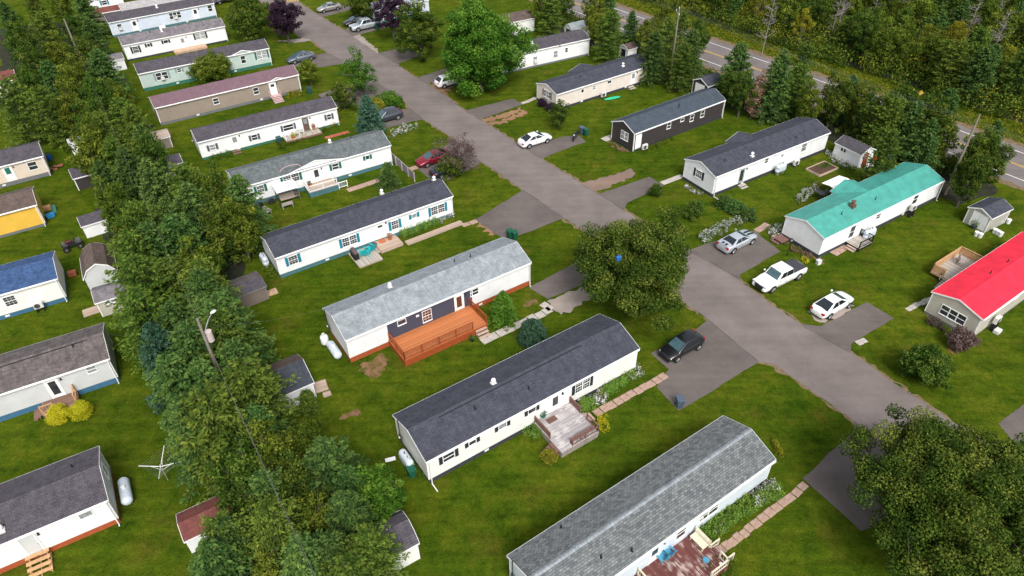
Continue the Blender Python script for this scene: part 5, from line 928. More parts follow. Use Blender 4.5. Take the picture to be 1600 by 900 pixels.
walk((634, 267), (652, 261), .9, 'concrete_path', 'tan path between the grey fence and the red car', M_paver)
walk((508, 216), (545, 206), .7, 'concrete_path', 'red-edged path in front of the home with brown door', mat('red_mulch', (.35, .1, .06), var=.3))
walk((130, 491), (160, 481), 1.2, 'wooden_ramp', 'weathered plank ramp in front of the beige shed', D_tanw, .1)
walk((492, 607), (511, 601), 1.3, 'wooden_ramp', 'mottled plank ramp at the door of the navy-roofed shed', D_tanw, .12)
walk((416, 460), (433, 454), 1.0, 'wooden_ramp', 'tan plank ramp at the dark brown shed', mat('tan_plank', (.4, .27, .17), var=.3))
walk((505, 618), (517, 614), .6, 'plank', 'short tan plank on the grass by the navy-roofed shed', D_tanw, .05)
walk((602, 720), (618, 716), .35, 'board', 'white board lying on the grass behind the charcoal-roofed home', M_trim, .05)
# ------------------------------------------------ vehicles
def paint(name, col, metal=0.0, rough=.28): return mat('paint_'+name, col, rough, metal, var=.02, spec=.5, coat=.6)
M_tyre = mat('tyre', (.012, .012, .013), .85); M_rim = mat('alloy_rim', (.45, .46, .48), .3, .8); M_cglass = mat('car_glass', (.012, .018, .022), .04, var=.1, spec=.9); M_wglass = mat('windscreen_glass', (.05, .10, .115), .05, var=.2, spec=.9)
M_head = mat('headlight_lens', (.65, .68, .7), .1, spec=.8); M_tail = mat('tail_light_lens', (.35, .01, .012), .2, spec=.6); M_plate = mat('number_plate', (.6, .6, .58), .5); M_dk = mat('dark_trim', (.02, .02, .022), .55)
TY = {  # L, W, stations (x, half width factor, top z), cabin (rear base, roof rear, roof front, screen base, belt z, roof z, roof half w), wheel x, wheel r
 'sedan': (4.75, .92, [(-2.40, .60, .74), (-2.33, .80, .93), (-2.1, .92, 1.02), (-1.3, 1, 1.04), (0, 1.01, 1.0), (1.0, 1, .97), (1.6, .96, .90), (2.05, .87, .78), (2.32, .72, .66), (2.42, .52, .55)], (-2.02, -.75, .15, 1.32, .98, 1.47, .58), (-1.42, 1.40), .33, .2),
 'coupe': (4.85, .96, [(-2.45, .66, .80), (-2.38, .85, .99), (-2.1, .95, 1.05), (-1.3, 1.03, 1.06), (0, .97, .98), (.9, 1, .97), (1.6, .99, .93), (2.1, .92, .84), (2.38, .78, .70), (2.46, .6, .58)], (-1.85, -.75, .15, 1.15, .98, 1.38, .58), (-1.48, 1.42), .36, .17),
 'suv': (4.6, .93, [(-2.34, .66, .88), (-2.28, .86, 1.08), (-2.0, .96, 1.12), (-1.2, 1, 1.10), (0, 1, 1.06), (.9, 1, 1.04), (1.5, .96, .98), (2.0, .88, .86), (2.25, .74, .72), (2.34, .55, .6)], (-2.16, -1.5, .25, 1.15, 1.05, 1.63, .66), (-1.35, 1.38), .36, .24),
 'hatch': (4.35, .90, [(-2.22, .66, .84), (-2.15, .86, 1.02), (-1.9, .96, 1.06), (-1.2, 1, 1.05), (0, 1, 1.0), (.9, 1, .98), (1.4, .96, .92), (1.85, .87, .80), (2.12, .72, .68), (2.2, .52, .56)], (-2.06, -1.35, .2, 1.2, .98, 1.53, .62), (-1.3, 1.3), .33, .2),
 'pickup': (5.85, .99, [(-2.92, .94, .9), (-2.88, 1, 1.18), (-2.0, 1, 1.18), (-.9, 1, 1.18), (0, 1, 1.17), (1.0, 1, 1.16), (1.9, .99, 1.12), (2.65, .93, 1.0), (2.92, .8, .7)], (-1.0, -.85, .65, 1.35, 1.15, 1.85, .76), (-1.85, 1.85), .41, .32)}
def car(label, px, py, ang, ty, col, name=None, stripes=False, tonneau=False, cat='car', group=None):
    L, hw, st, cb, wx, wr, zb = TY[ty]; P = G(px, py, .6); o = thing(name or {'sedan': 'parked_car', 'coupe': 'parked_coupe', 'suv': 'parked_suv', 'hatch': 'parked_hatchback', 'pickup': 'pickup_truck'}[ty], (P.x, P.y, .016), ang, label, cat, group); o.scale = (1.04,)*3
    mb = MB(); rings = []
    for (x, f, zt) in st:
        w = hw*f; zl = zb+(.12 if abs(x) > L/2-.15 else 0); zc = zb+.18
        half = [(0, zl), (w*.86, zl), (w*.97, zc), (w, (zc+zt)/2), (w*.975, zt-.10), (w*.88, zt-.015), (0, zt+.03)]
        rings.append([(x, y, z) for y, z in half]+[(x, -y, z) for y, z in half[-2:0:-1]])
    n = len(rings[0]); v = [p for r in rings for p in r]; f = [(i*n+j, i*n+(j+1) % n, (i+1)*n+(j+1) % n, (i+1)*n+j) for i in range(len(rings)-1) for j in range(n)]; f += [tuple(range(n))[::-1], tuple(range((len(rings)-1)*n, len(rings)*n))]
    mb.add(v, f); body = mb.build('body', col, o, smooth=True, sub=1 if ty != 'pickup' else 0, bevel=0 if ty != 'pickup' else .05)
    rb, rr, rf, sb, zb2, zr, wr2 = cb; wb = hw*.93; bt = [(rb, wb), (sb, wb)]; c = MB()
    lo = [(rb, -wb, zb2-.04), (rb, wb, zb2-.04), (sb, wb*.95, zb2-.06), (sb, -wb*.95, zb2-.06)]; hi = [(rr, -wr2, zr-.02), (rr, wr2, zr-.02), (rf, wr2, zr), (rf, -wr2, zr)]
    ct = ((rr+rf)/2, 0, zr+.045)
    c.add(lo+hi+[ct], [(1, 0, 4, 5), (2, 1, 5, 6), (3, 2, 6, 7), (0, 3, 7, 4), (4, 8, 5), (5, 8, 6), (6, 8, 7), (7, 8, 4)]); cab = c.build('cabin', col, o, smooth=True, bevel=.09); cab.modifiers[0].segments = 3
    def panel(nm, a, b, c_, d, m, i0=.1, i1=.9, j0=.08, j1=.9):
        a, b, c_, d = map(Vector, (a, b, c_, d))
        def pt(u, w): return (a.lerp(b, u)).lerp(d.lerp(c_, u), w)
        q_ = [pt(i0, j0), pt(i1, j0), pt(i1, j1), pt(i0, j1)]; nn = (q_[1]-q_[0]).cross(q_[3]-q_[0]).normalized()
        cc = sum(q_, Vector())/4
        if nn.dot(cc-Vector((0, 0, 1.1))) < 0: nn = -nn
        MB().add([p+nn*.012 for p in q_]+[p-nn*.02 for p in q_], [(0, 1, 2, 3), (7, 6, 5, 4), (0, 4, 5, 1), (1, 5, 6, 2), (2, 6, 7, 3), (3, 7, 4, 0)]).build(nm, m, o)
    panel('windshield', lo[3], lo[2], hi[2], hi[3], M_wglass, .08, .92, .12, .9); panel('rear_window', lo[1], lo[0], hi[0], hi[1], M_cglass, .07, .93, .12, .9)
    for (a, b, c_, d) in ((lo[2], lo[1], hi[1], hi[2]), (lo[0], lo[3], hi[3], hi[0])):
        if a == lo[2]: panel('side_window', a, b, c_, d, M_cglass, .08, .47, .2, .92); panel('side_window', a, b, c_, d, M_cglass, .50, .88 if ty != 'pickup' else .95, .2, .92)
        else: panel('side_window', a, b, c_, d, M_cglass, .53, .92, .2, .92); panel('side_window', a, b, c_, d, M_cglass, .12 if ty != 'pickup' else .05, .50, .2, .92)
    for x in wx:
        for sg in (-1, 1):
            t = MB(); t.tube((x, sg*(hw-.20), wr), (x, sg*(hw+.012), wr), wr, n=20); w_ = t.build('wheel', M_tyre, o); r_ = MB(); r_.tube((x, sg*(hw+.0), wr), (x, sg*(hw+.022), wr), wr*.66, n=14)
            for k in range(5): a = k*1.2566; r_.tube((x, sg*(hw+.024), wr), (x+math.cos(a)*wr*.6, sg*(hw+.024), wr+math.sin(a)*wr*.6), .03, n=4)
            r_.build('rim', M_rim, w_)
            a_ = MB(); pr = [(x+math.cos(t_)*(wr+.07), wr+math.sin(t_)*(wr+.07)) for t_ in [math.pi*k/10 for k in range(11)]]; a_.prism(pr, sg*(hw+.006), sg*(hw-.1), axis='y'); a_.build('wheel_arch', M_dk, o)
    fx, rx = L/2, -L/2; fz = st[-2][2]; rz = st[1][2]
    for sg in (-1, 1):
        h = MB(); e_ = 0 if ty == 'pickup' else .13; k_ = .9 if ty == 'pickup' else .80; h.box(fx-.32-e_, sg*hw*.46 if sg > 0 else -hw*k_, fz-.12, fx-.04-e_, hw*k_ if sg > 0 else -hw*.46, fz+.0); h.build('headlight', M_head, o, bevel=.02)
        tl = MB(); k_ = .95 if ty == 'pickup' else .84; tl.box(rx+.0, sg*hw*.52 if sg > 0 else -hw*k_, rz-.22, rx+.24, hw*k_ if sg > 0 else -hw*.52, rz-.03); tl.build('tail_light', M_tail, o, bevel=.02)
        mr = MB(); mr.box(sb-.42, sg*(hw+.02) if sg > 0 else -(hw+.18), zb2+.02, sb-.25, (hw+.18) if sg > 0 else -(hw+.02), zb2+.16); mr.build('side_mirror', col, o, bevel=.02)
    MB().box(fx-.09, -hw*.45, .42, fx+.005, hw*.45, .62).build('grille', M_dk, o)
    MB().box(rx-.012, -.26, .55, rx+.04, .26, .68).build('license_plate', M_plate, o)
    MB().box(rx+.05, -hw*.7, zb+.03, rx+.12, hw*.7, zb+.14).box(fx-.12, -hw*.7, zb+.03, fx-.02, hw*.7, zb+.14).build('lower_bumper', M_dk, o)
    dl = MB(); xm = (rb+sb)/2
    for x in (xm-.02, sb-.15, rb+.55):
        for sg in (-1, 1): dl.box(x-.008, sg*(hw+.004)-.006, zb+.28, x+.008, sg*(hw+.004)+.006, zb2-.1)
    dl.build('door_seams', M_dk, o)
    if stripes:
        for sg in (-1, 1):
            y0, y1 = (.10, .34) if sg > 0 else (-.34, -.10); m_ = MB()
            def zat(x):
                for (a, _, za), (b, _, zb_) in zip(st, st[1:]):
                    if a <= x <= b: return za+(zb_-za)*(x-a)/(b-a)
                return .9
            for (xa, xb) in ((sb+.02, 2.25), (-2.3, rb-.02)):
                k = 6
                for i in range(k):
                    x0 = xa+(xb-xa)*i/k; x1 = xa+(xb-xa)*(i+1)/k; z0, z1 = zat(x0)+.034, zat(x1)+.034; m_.add([(x0, y0, z0), (x1, y0, z1), (x1, y1, z1), (x0, y1, z0), (x0, y0, z0-.06), (x1, y0, z1-.06), (x1, y1, z1-.06), (x0, y1, z0-.06)], [(0, 1, 2, 3), (0, 4, 5, 1), (1, 5, 6, 2), (2, 6, 7, 3), (3, 7, 4, 0)])
            m_.build('racing_stripe', M_dk, o)
        MB().box(-2.42, -.7, 1.10, -2.3, .7, 1.13).box(-2.38, -.62, 1.0, -2.34, -.56, 1.1).box(-2.38, .56, 1.0, -2.34, .62, 1.1).build('spoiler', col, o)
    if ty == 'pickup': 
        if tonneau: MB().box(-2.82, -hw*.88, 1.17, -1.04, hw*.88, 1.235).build('bed_cover', mat('bed_cover_vinyl', (.045, .045, .055), .6), o, bevel=.02)
        else: MB().box(-2.8, -hw*.82, 1.16, -1.1, hw*.82, 1.225).build('truck_bed', M_dk, o)
        MB().box(2.5, -.5, .6, 2.93, .5, .86).build('front_grille', M_dk, o)
    return o
CP = 'cars parked on the driveways'
UP, DN = U0, U0+math.pi
car('silver coupe with two black stripes on its driveway', 1152, 376, UP+.02, 'coupe', paint('silver', (.56, .60, .64), .5), stripes=True, group=CP)
car('white pickup truck with black bed cover parked on the grass', 1217, 433, DN-.02, 'pickup', paint('white', (.82, .82, .82)), tonneau=True, cat='pickup truck', group=CP)
car('white sedan on the gravel patch beside the red-roofed home driveway', 1301, 475, UP, 'sedan', paint('white', (.82, .82, .82)), group=CP)
car('black hatchback facing the charcoal-roofed home on its wide driveway', 1065, 541, DN+.02, 'hatch', paint('black', (.008, .008, .010)), group=CP)
car('white sedan on the driveway of the dark brown home', 836, 218, UP-.04, 'sedan', paint('white', (.82, .82, .82)), group=CP)
car('white car partly hidden under the tall bright green tree', 702, 127, UP, 'suv', paint('white', (.82, .82, .82)), group=CP)
car('dark blue-grey hatchback beside the blue-green spruce', 604, 182, DN, 'suv', paint('slate', (.05, .06, .08), .4), group=CP)
car('red sedan partly hidden by the bronze-brown tree', 677, 247, DN+.03, 'sedan', paint('red', (.22, .008, .022), .2), group=CP)
car('dark blue car under the bronze-brown tree', 700, 264, UP+.03, 'sedan', paint('navy', (.02, .025, .045), .3), group=CP)
car('grey sedan beside the round clipped tree', 470, 90, DN, 'sedan', paint('grey', (.13, .16, .20), .5), group=CP)
car('silver pickup truck at the top beside the purple tree', 571, 40, DN, 'pickup', paint('silver', (.56, .60, .64), .5), cat='pickup truck', group=CP)
car('dark sedan behind the silver pickup truck', 556, 33, DN, 'sedan', paint('black', (.008, .008, .010)), group=CP)
car('silver-brown sedan at the top right of the road', 514, 12, DN, 'sedan', paint('champagne', (.35, .34, .33), .5), group=CP)
car('black car cut by the top edge near the pale blue home', 352, -1, DN, 'sedan', paint('black', (.008, .008, .010)), group=CP)
# motorcycle
P = G(899, 213, .4); o = thing('motorcycle', (P.x, P.y, .016), DN+.6, 'dark motorcycle standing on the driveway of the dark brown home', 'motorcycle')
for x in (-.75, .75):
    w = MB(); 
    for k in range(16): a, b = k*math.pi/8, (k+1)*math.pi/8; w.tube((x+.27*math.cos(a), 0, .33+.27*math.sin(a)), (x+.27*math.cos(b), 0, .33+.27*math.sin(b)), .065, n=6)
    w.tube((x, -.05, .33), (x, .05, .33), .12, n=10); w.build('wheel', M_tyre, o)
m_ = MB(); m_.capsule((-.05, 0, .82), (.35, 0, .86), .17); m_.build('fuel_tank', M_dk, o, smooth=True); m_ = MB(); m_.capsule((-.75, 0, .75), (-.2, 0, .76), .13); m_.build('seat', M_black, o, smooth=True)
m_ = MB(); m_.tube((.75, .08, .33), (.5, .08, .95), .03); m_.tube((.75, -.08, .33), (.5, -.08, .95), .03); m_.box(-.3, -.16, .3, .3, .16, .65); m_.tube((-.75, 0, .33), (0, 0, .5), .04); m_.tube((-.8, .17, .35), (.2, .17, .3), .05); m_.build('frame', M_dgrey, o); m_ = MB(); m_.tube((.45, -.38, 1.05), (.5, 0, 1.0), .022); m_.tube((.45, .38, 1.05), (.5, 0, 1.0), .022); m_.build('handlebar', M_black, o); MB().ball((.65, 0, .88), .1).build('headlight', M_head, o)
# quad bike
P = G(113, 383, .4); o = thing('quad_bike', (P.x, P.y, 0), UP+.05, 'dark quad bike on the grass by the barn-shaped shed', 'quad bike'); o.scale = (1.2,)*3
for x in (-.6, .6):
    for y in (-.42, .42): w = MB(); w.tube((x, y-.13, .28), (x, y+.13, .28), .28, n=14); k_ = w.build('wheel', M_tyre, o); MB().tube((x, y-.14, .28), (x, y+.14, .28), .12, n=10).build('rim', M_rim, k_)
m_ = MB(); m_.box(-.75, -.38, .55, -.3, .38, .68); m_.box(.35, -.38, .55, .85, .38, .7); m_.build('fenders', M_dgrey, o, bevel=.04); m_ = MB(); m_.capsule((-.45, 0, .78), (.05, 0, .8), .14); m_.build('seat', mat('seat_maroon', (.08, .02, .025)), o, smooth=True); MB().box(-.5, -.16, .3, .6, .16, .68).build('chassis', M_dk, o); m_ = MB(); m_.tube((.3, -.36, 1.0), (.3, .36, 1.0), .022); m_.tube((.3, 0, 1.0), (.5, 0, .65), .03); m_.build('handlebar', M_black, o)
m_ = MB(); [m_.tube((x, -.34, .78), (x, .34, .78), .012) for x in (.45, .55, .65, .75, -.5, -.6, -.7)]; m_.build('luggage_rack', M_steel, o)
# ------------------------------------------------ tanks, heat pumps, bins
def at_house(H, s0, t0): p = H.w(s0, t0); return (p.x, p.y, 0)
def tank(H, s0, t0, rot, label, L=1.6, r=.42, z=.35, name='propane_tank', hood=True, tall=False):
    o = thing(name, at_house(H, s0, t0), H.a+rot, label, 'tank'); m_ = MB()
    if tall: 
        m_.capsule((-L/2+r*.5, 0, z+r), (L/2-r*.5, 0, z+r), r, n=18); m_.capsule((-L/2+r*.5, 0, z+r+.5), (L/2-r*.5, 0, z+r+.5), r, n=18); m_.box(-L/2+r*.3, -r+.004, z+r, L/2-r*.3, r-.004, z+r+.5)
    else: m_.capsule((-L/2, 0, z+r), (L/2, 0, z+r), r, n=18, k=5)
    m_.build('tank_body', M_tank, o, smooth=not tall); zt = z+2*r+(.5 if tall else 0)
    if hood: h = MB(); h.tube((0, 0, zt-.06), (0, 0, zt+.14), .16, .15, n=12); h.build('valve_cap', M_trim, o)
    else: h = MB(); h.tube((-.3, 0, zt-.03), (-.3, 0, zt+.22), .03); h.tube((.2, 0, zt-.03), (.2, 0, zt+.14), .05); h.build('filler_pipe', M_black, o)
    for x in (-L*.3, L*.3): MB().box(x-.05, -r*.6, 0, x+.05, r*.6, z+.12).build('leg', M_steel if tall else M_conc, o)
    return o
t_, z_ = A_.hitend(514, 530); tank(A_, -.75, 1.9, math.pi/2, 'long pale blue propane tank against the left end of the orange-decked home', L=1.7, r=.4, z=.2)
o = thing('gas_cylinder', at_house(A_, -1.0, 3.6), 0, 'short white upright gas cylinder beside the long pale blue tank', 'gas cylinder'); MB().capsule((0, 0, .4), (0, 0, 1.0), .38, n=16).build('cylinder_body', M_trim, o, smooth=True); MB().tube((0, 0, 1.25), (0, 0, 1.45), .15, n=12).build('collar', M_acu, o)
tank(B_, -.65, 2.4, math.pi/2, 'white oil tank on legs against the left end of the charcoal-roofed home', L=1.5, r=.32, name='oil_tank', hood=False, tall=True)
tank(Dh, -.6, 3.1, math.pi/2, 'pale oil tank at the left end of the turquoise-shuttered home', L=1.3, r=.32, name='oil_tank', hood=False, tall=True)
W2 = HS['W']; s0 = W2.loc(1217, 268, .3)[0]; tank(W2, s0, -.75, 0, 'pale grey oval oil tank along the wall of the white home with black end shutters', L=1.5, r=.32, name='oil_tank', hood=False, tall=True)
s0 = T_.loc(1352, 372, .3)[0]; tank(T_, s0+.3, -.75, 0, 'pale oval oil tank along the wall of the teal-roofed home', L=1.5, r=.32, name='oil_tank', hood=False, tall=True)
tank(Qh, Qh.L+.75, 2.2, math.pi/2, 'long grey propane tank at the right end of the lower left home', L=1.9, r=.42, z=.2)
def heatpump(H, px, py, label, side='F', t=-.55, z=.25, name='heat_pump'):
    if side == 'F': s0 = H.loc(px, py, .5)[0]; loc = H.w(s0, t); rz = H.a
    else: t0_ = H.loc(px, py, .5)[1]; loc = H.w(-.55, t0_); rz = H.a-math.pi/2
    o = thing(name, (loc.x, loc.y, 0), rz, label, 'heat pump'); MB().box(-.42, -.17, z, .42, .17, z+.68).build('casing', M_acu, o, bevel=.02); m_ = MB(); m_.tube((-.1, -.165, z+.34), (-.1, -.19, z+.34), .27, n=18); m_.build('fan_grille', M_dgrey, o); m_ = MB(); [m_.box(x-.03, -.2, 0, x+.03, .2, z) for x in (-.3, .3)]; m_.build('stand', M_dk, o)
heatpump(HS['K'], 1011, 232, 'white heat pump beside the front corner of the dark brown home', t=-.6); heatpump(W2, 1247, 256, 'white heat pump right of the oval oil tank of the white home'); heatpump(T_, 1417, 330, 'beige heat pump mounted on the wall of the teal-roofed home', z=1.0); heatpump(HS['P'], 950, 152, 'white heat pump at the wall of the pinkish home'); heatpump(X_, 1558, 511, 'upper beige heat pump at the side of the red-roofed home', z=.9, t=-.4); heatpump(HS['L3'], 62, 483, 'white heat pump at the wall of the blue-roofed home', z=.5)
o = thing('side_table', at_house(X_, X_.loc(1550, 514, .2)[0]+.1, -.9), X_.a, 'small pale crate on the grass below the heat pump of the red-roofed home', 'crate'); MB().box(-.35, -.25, .05, .35, .25, .4).build('crate_body', M_acu, o)
o.name = 'storage_crate'
def meter(H, label, t=3.9):
    m_ = thing('meter_box', at_house(H, -.12, t), H.a, label, 'electric meter'); MB().box(-.12, -.2, 1.1, .0, .2, 1.7).build('box', M_dgrey, m_); MB().tube((-.06, 0, 1.7), (-.06, 0, H.he+.6), .035).build('conduit', M_dk, m_); MB().tube((-.12, 0, 1.5), (-.2, 0, 1.5), .1, n=10).build('dial', M_acu, m_)
meter(A_, 'grey electric meter on the left end wall of the orange-decked home', 4.3); meter(B_, 'dark electric meter on the left end wall of the charcoal-roofed home', 4.2); meter(C_, 'dark electric meter on the left end wall of the mottled roof home', 4.2); meter(M7, 'dark electric meter on the left end wall of the home with brown door', 3.4)
def bin_(px, py, label, col, group=None, rz=U0):
    P = G(px, py, .5); o = thing('wheelie_bin', (P.x, P.y, .012), rz, label, 'bin', group); a = MB(); lo = [(-.24, -.26, .06), (.24, -.26, .06), (.24, .24, .06), (-.24, .24, .06)]; hi = [(-.30, -.34, .98), (.30, -.34, .98), (.30, .34, .98), (-.30, .34, .98)]
    a.add(lo+hi, [(3, 2, 1, 0), (0, 1, 5, 4), (1, 2, 6, 5), (2, 3, 7, 6), (3, 0, 4, 7), (4, 5, 6, 7)]); a.build('bin_body', col, o, bevel=.02); l_ = MB(); l_.prism([(-.38, .985), (-.36, 1.05), (.30, 1.10), (.38, 1.04), (.38, .985)], -.32, .32); l_.build('lid', col, o, bevel=.015)
    for x in (-.27, .27): MB().tube((x-.03, .26, .11), (x+.03, .26, .11), .11, n=12).build('wheel', M_tyre, o)
    return o
c_g = mat('green_bin_plastic', (.012, .085, .05), .5); c_b = mat('blue_grey_bin_plastic', (.07, .10, .14), .5); c_t = mat('dark_teal_bin_plastic', (.02, .07, .07), .5)
bin_(1062, 629, 'dark blue-grey wheelie bin at the corner of the wide driveway', c_b, rz=.1); bin_(797, 366, 'left dark green wheelie bin behind the silver-roofed home', c_g); bin_(804, 368, 'right dark green wheelie bin behind the silver-roofed home', c_g)
bin_(909, 204, 'blue-grey wheelie bin beside the motorcycle', c_b); bin_(915.5, 207, 'green wheelie bin beside the blue-grey bin and motorcycle', c_g); bin_(483, 142, 'dark wheelie bin under the round clipped tree', c_t); bin_(589, 42, 'green wheelie bin between the silver pickup and the purple tree', c_g)
bin_(643, 738, 'green compost bin at the corner of the charcoal-roofed home', c_g); bin_(436, 220, 'dark teal box at the left end of the narrow porch deck', c_t)
# ------------------------------------------------ garden furniture
def adirondack(P, rz, m, label, group=None, name='garden_chair', z=0):
    o = thing(name, (P[0], P[1], z), rz, label, 'chair', group)
    s = MB(); s.prism([(-.28, .36), (-.28, .40), (.28, .28), (.28, .24)], -.26, .26, axis='x'); s.build('seat', m, o)
    b = MB(); 
    for i in range(5): x = -.24+i*.12; hgt = .98-.05*abs(i-2); b.add([(x-.055, .24, .26), (x+.055, .24, .26), (x+.055, .24+.30, hgt), (x-.055, .24+.30, hgt), (x-.055, .27, .26), (x+.055, .27, .26), (x+.055, .27+.30, hgt), (x-.055, .27+.30, hgt)], [(0, 1, 2, 3), (7, 6, 5, 4), (0, 4, 5, 1), (1, 5, 6, 2), (2, 6, 7, 3), (3, 7, 4, 0)])
    b.build('backrest', m, o)
    for sg in (-1, 1):
        a = MB(); a.box(sg*.34-.07, -.36, .52, sg*.34+.07, .36, .56); a.build('armrest', m, o)
        l = MB(); l.box(sg*.31-.03, -.32, 0, sg*.31+.03, -.24, .52); l.build('leg', m, o); l = MB(); l.box(sg*.31-.03, .26, 0, sg*.31+.03, .33, .52); l.build('leg', m, o)
    return o
c_tq = mat('turquoise_plastic', (.005, .42, .45), .5); c_bl = mat('faded_blue_paint', (.07, .28, .42), .6)
def onh(H, px, py, z): s_, t_ = H.loc(px, py, z); return H.w(s_, t_)
ch = [adirondack(onh(Dh, 569, 395, .5), Dh.a+math.pi*.9, c_tq, 'left one of two turquoise slatted chairs on the wooden patio', z=.14), adirondack(onh(Dh, 578, 389, .5), Dh.a+math.pi*1.1, c_tq, 'right one of two turquoise slatted chairs on the wooden patio', z=.14)]
for c in ch: c.scale = (1.25,)*3
for (px_, py_, lb) in ((1034, 868, 'left one of two faded blue chairs on the maroon deck'), (1044, 861, 'right one of two faded blue chairs on the maroon deck')):
    c = adirondack(onh(C_, px_, py_, 1.0), C_.a+math.pi*1.05, c_bl, lb, z=.6); c.scale = (.95,)*3
o = thing('stool', tuple(onh(C_, 1103, 876, .9))[:2]+(.6,), 0, 'small round blue stool on the maroon deck', 'stool'); MB().tube((0, 0, .38), (0, 0, .43), .22, n=16).build('seat', c_bl, o); [MB().tube((.15*math.cos(a), .15*math.sin(a), 0), (.12*math.cos(a), .12*math.sin(a), .38), .02).build('leg', c_bl, o) for a in (0, 1.57, 3.14, 4.71)]
P = G(1125, 884, .3); o = thing('globe_light', (P.x, P.y, 0), 0, 'white globe on a short post beside the maroon deck', 'garden light'); MB().ball((0, 0, .5), .17, 14, 8).build('globe', M_trim, o, smooth=True); MB().tube((0, 0, 0), (0, 0, .36), .04).build('post', M_black, o)
P = onh(Dh, 554, 397, .7); o = thing('barbecue_grill', (P.x, P.y, .14), Dh.a+math.pi/2, 'covered dark barbecue grill left of the turquoise chairs', 'barbecue'); MB().box(-.6, -.28, .15, .6, .28, .85).build('cabinet', M_black, o, bevel=.03); MB().capsule((-.42, 0, .95), (.42, 0, .95), .27, n=12).build('cover', mat('brown_cover', (.10, .075, .08), .7), o, smooth=True)
P = onh(Dh, 584, 385, .5); o = thing('patio_table', (P.x, P.y, .14), Dh.a, 'small dark patio table behind the turquoise chairs', 'table'); MB().tube((0, 0, .6), (0, 0, .64), .4, n=18).build('tabletop', M_dgrey, o); [MB().tube((.3*math.cos(a), .3*math.sin(a), 0), (.25*math.cos(a), .25*math.sin(a), .6), .02).build('leg', M_black, o) for a in (.5, 2.6, 4.7)]
P = onh(Dh, 597, 376, .45); o = tag(MB().tube((0, 0, 0), (0, 0, .03), .42, n=20).build('round_mat', mat('terracotta', (.4, .12, .05))), 'terracotta oval mat at the white door of the turquoise-shuttered home', 'mat'); o.location = (P.x, P.y, .39)
def pot(px, py, z, r, h, fol, label, m=None, H=None):
    P = G(px, py, z+h/2); o = thing('potted_plant', (P.x, P.y, z), 0, label, 'plant pot'); MB().tube((0, 0, 0), (0, 0, h), r*.75, r, n=14).build('pot', m or mat('terracotta', (.4, .12, .05)), o)
    R = np.random.default_rng(int(px)); k = 160; d = R.normal(size=(k, 3)); d /= np.linalg.norm(d, axis=1, keepdims=True); C = np.array([0, 0, h+r*.8])+d*(R.random((k, 1))**.4)*r*1.3; leafmesh('foliage', C, R.normal(size=(k, 3)), R.normal(size=(k, 3)), .12, .08, fol, R.random(k), o)
pot(609, 372, .38, .25, .35, F_dead, 'plant pot with dry plants beside the turquoise-shuttered home door'); pot(848, 650, .5, .28, .4, F_blue, 'dark green plant pot left of the weathered grey deck', K_green); pot(484, 290, .75, .25, .35, F_olive, 'pot with plants in the corner of the white-railed deck'); pot(1522, 354, .02, .35, .4, F_bright, 'pot with leafy plant at the white shed doors', M_dgrey); pot(490, 200, .4, .22, .4, F_dead, 'reddish pot by the brown door'); pot(458, 214, .4, .3, .3, F_gold, 'yellow plant pot on the narrow porch deck'); pot(738, 531, .02, .22, .25, F_spruce, 'dark pot at the foot of the orange deck steps', M_black)
# white-top gazebo with seats
s0, t0 = M8.loc(434, 325, 0); s1, t1 = M8.loc(472, 309, 0)
o = thing('canopy_swing', tuple(M8.org), M8.a, 'garden swing seat under a white fabric canopy beside the white-railed deck', 'swing seat'); sc_ = (s0+s1)/2-.1; c = MB(); c.prism([(-2.35, 2.05), (-2.3, 2.12), (-1.3, 2.35), (-.35, 2.25), (-.35, 2.2), (-1.3, 2.29)], sc_-1.25, sc_+1.35); c.build('canopy', mat('white_canvas', (.85, .85, .84), .7, var=.03), o)
for x in (sc_-1.15, sc_+1.25):
    f_ = MB(); f_.tube((x, -2.2, 0), (x, -1.3, 2.25), .035); f_.tube((x, -.4, 0), (x, -1.3, 2.25), .035); f_.build('frame_leg', M_dk, o)
b = MB(); b.box(sc_-.85, -1.7, .5, sc_+.95, -1.1, .6); b.box(sc_-.85, -1.1, .55, sc_+.95, -1.0, 1.05); b.build('seat', mat('beige_cushion', (.32, .27, .23)), o)
def bench(px, py, rz, label, m, w=1.3, name='garden_bench', z0=0):
    P = G(px, py, .4); o = thing(name, (P.x, P.y, z0), rz, label, 'bench'); s = MB(); [s.box(-w/2, -.22+i*.15, .42, w/2, -.10+i*.15, .46) for i in range(3)]; s.build('seat', m, o); b = MB(); [b.box(-w/2, .24, .55+i*.14, w/2, .27, .66+i*.14) for i in range(3)]; b.build('backrest', m, o)
    for x in (-w/2+.05, w/2-.05): l = MB(); l.box(x-.03, -.22, 0, x+.03, -.16, .42); l.box(x-.03, .22, 0, x+.03, .28, .95); l.build('leg', m, o)
    return o
c_sg = mat('silvered_wood', (.36, .32, .30), .85, var=.2, scale=6)
bench(449, 320, M8.a+math.pi, 'weathered wooden bench on the grass in front of the swing seat', c_sg); bench(463, 306, M8.a-.2, 'grey-brown bench chair between the swing seat and the white-railed deck', mat('grey_brown_wood', (.20, .165, .155)), .9)
for (x, y, lb) in ((406, 320, 'left of two dark padded garden chairs near the green-shuttered home'), (423, 314, 'right of two dark padded garden chairs near the green-shuttered home')): adirondack(G(x, y, .4), M8.a+math.pi, M_dgrey, lb).scale = (1.15,)*3
adirondack(G(418, 331, .3), M8.a+.4, c_sg, 'small pale grey garden chair in front of the dark padded chairs').scale = (.95,)*3
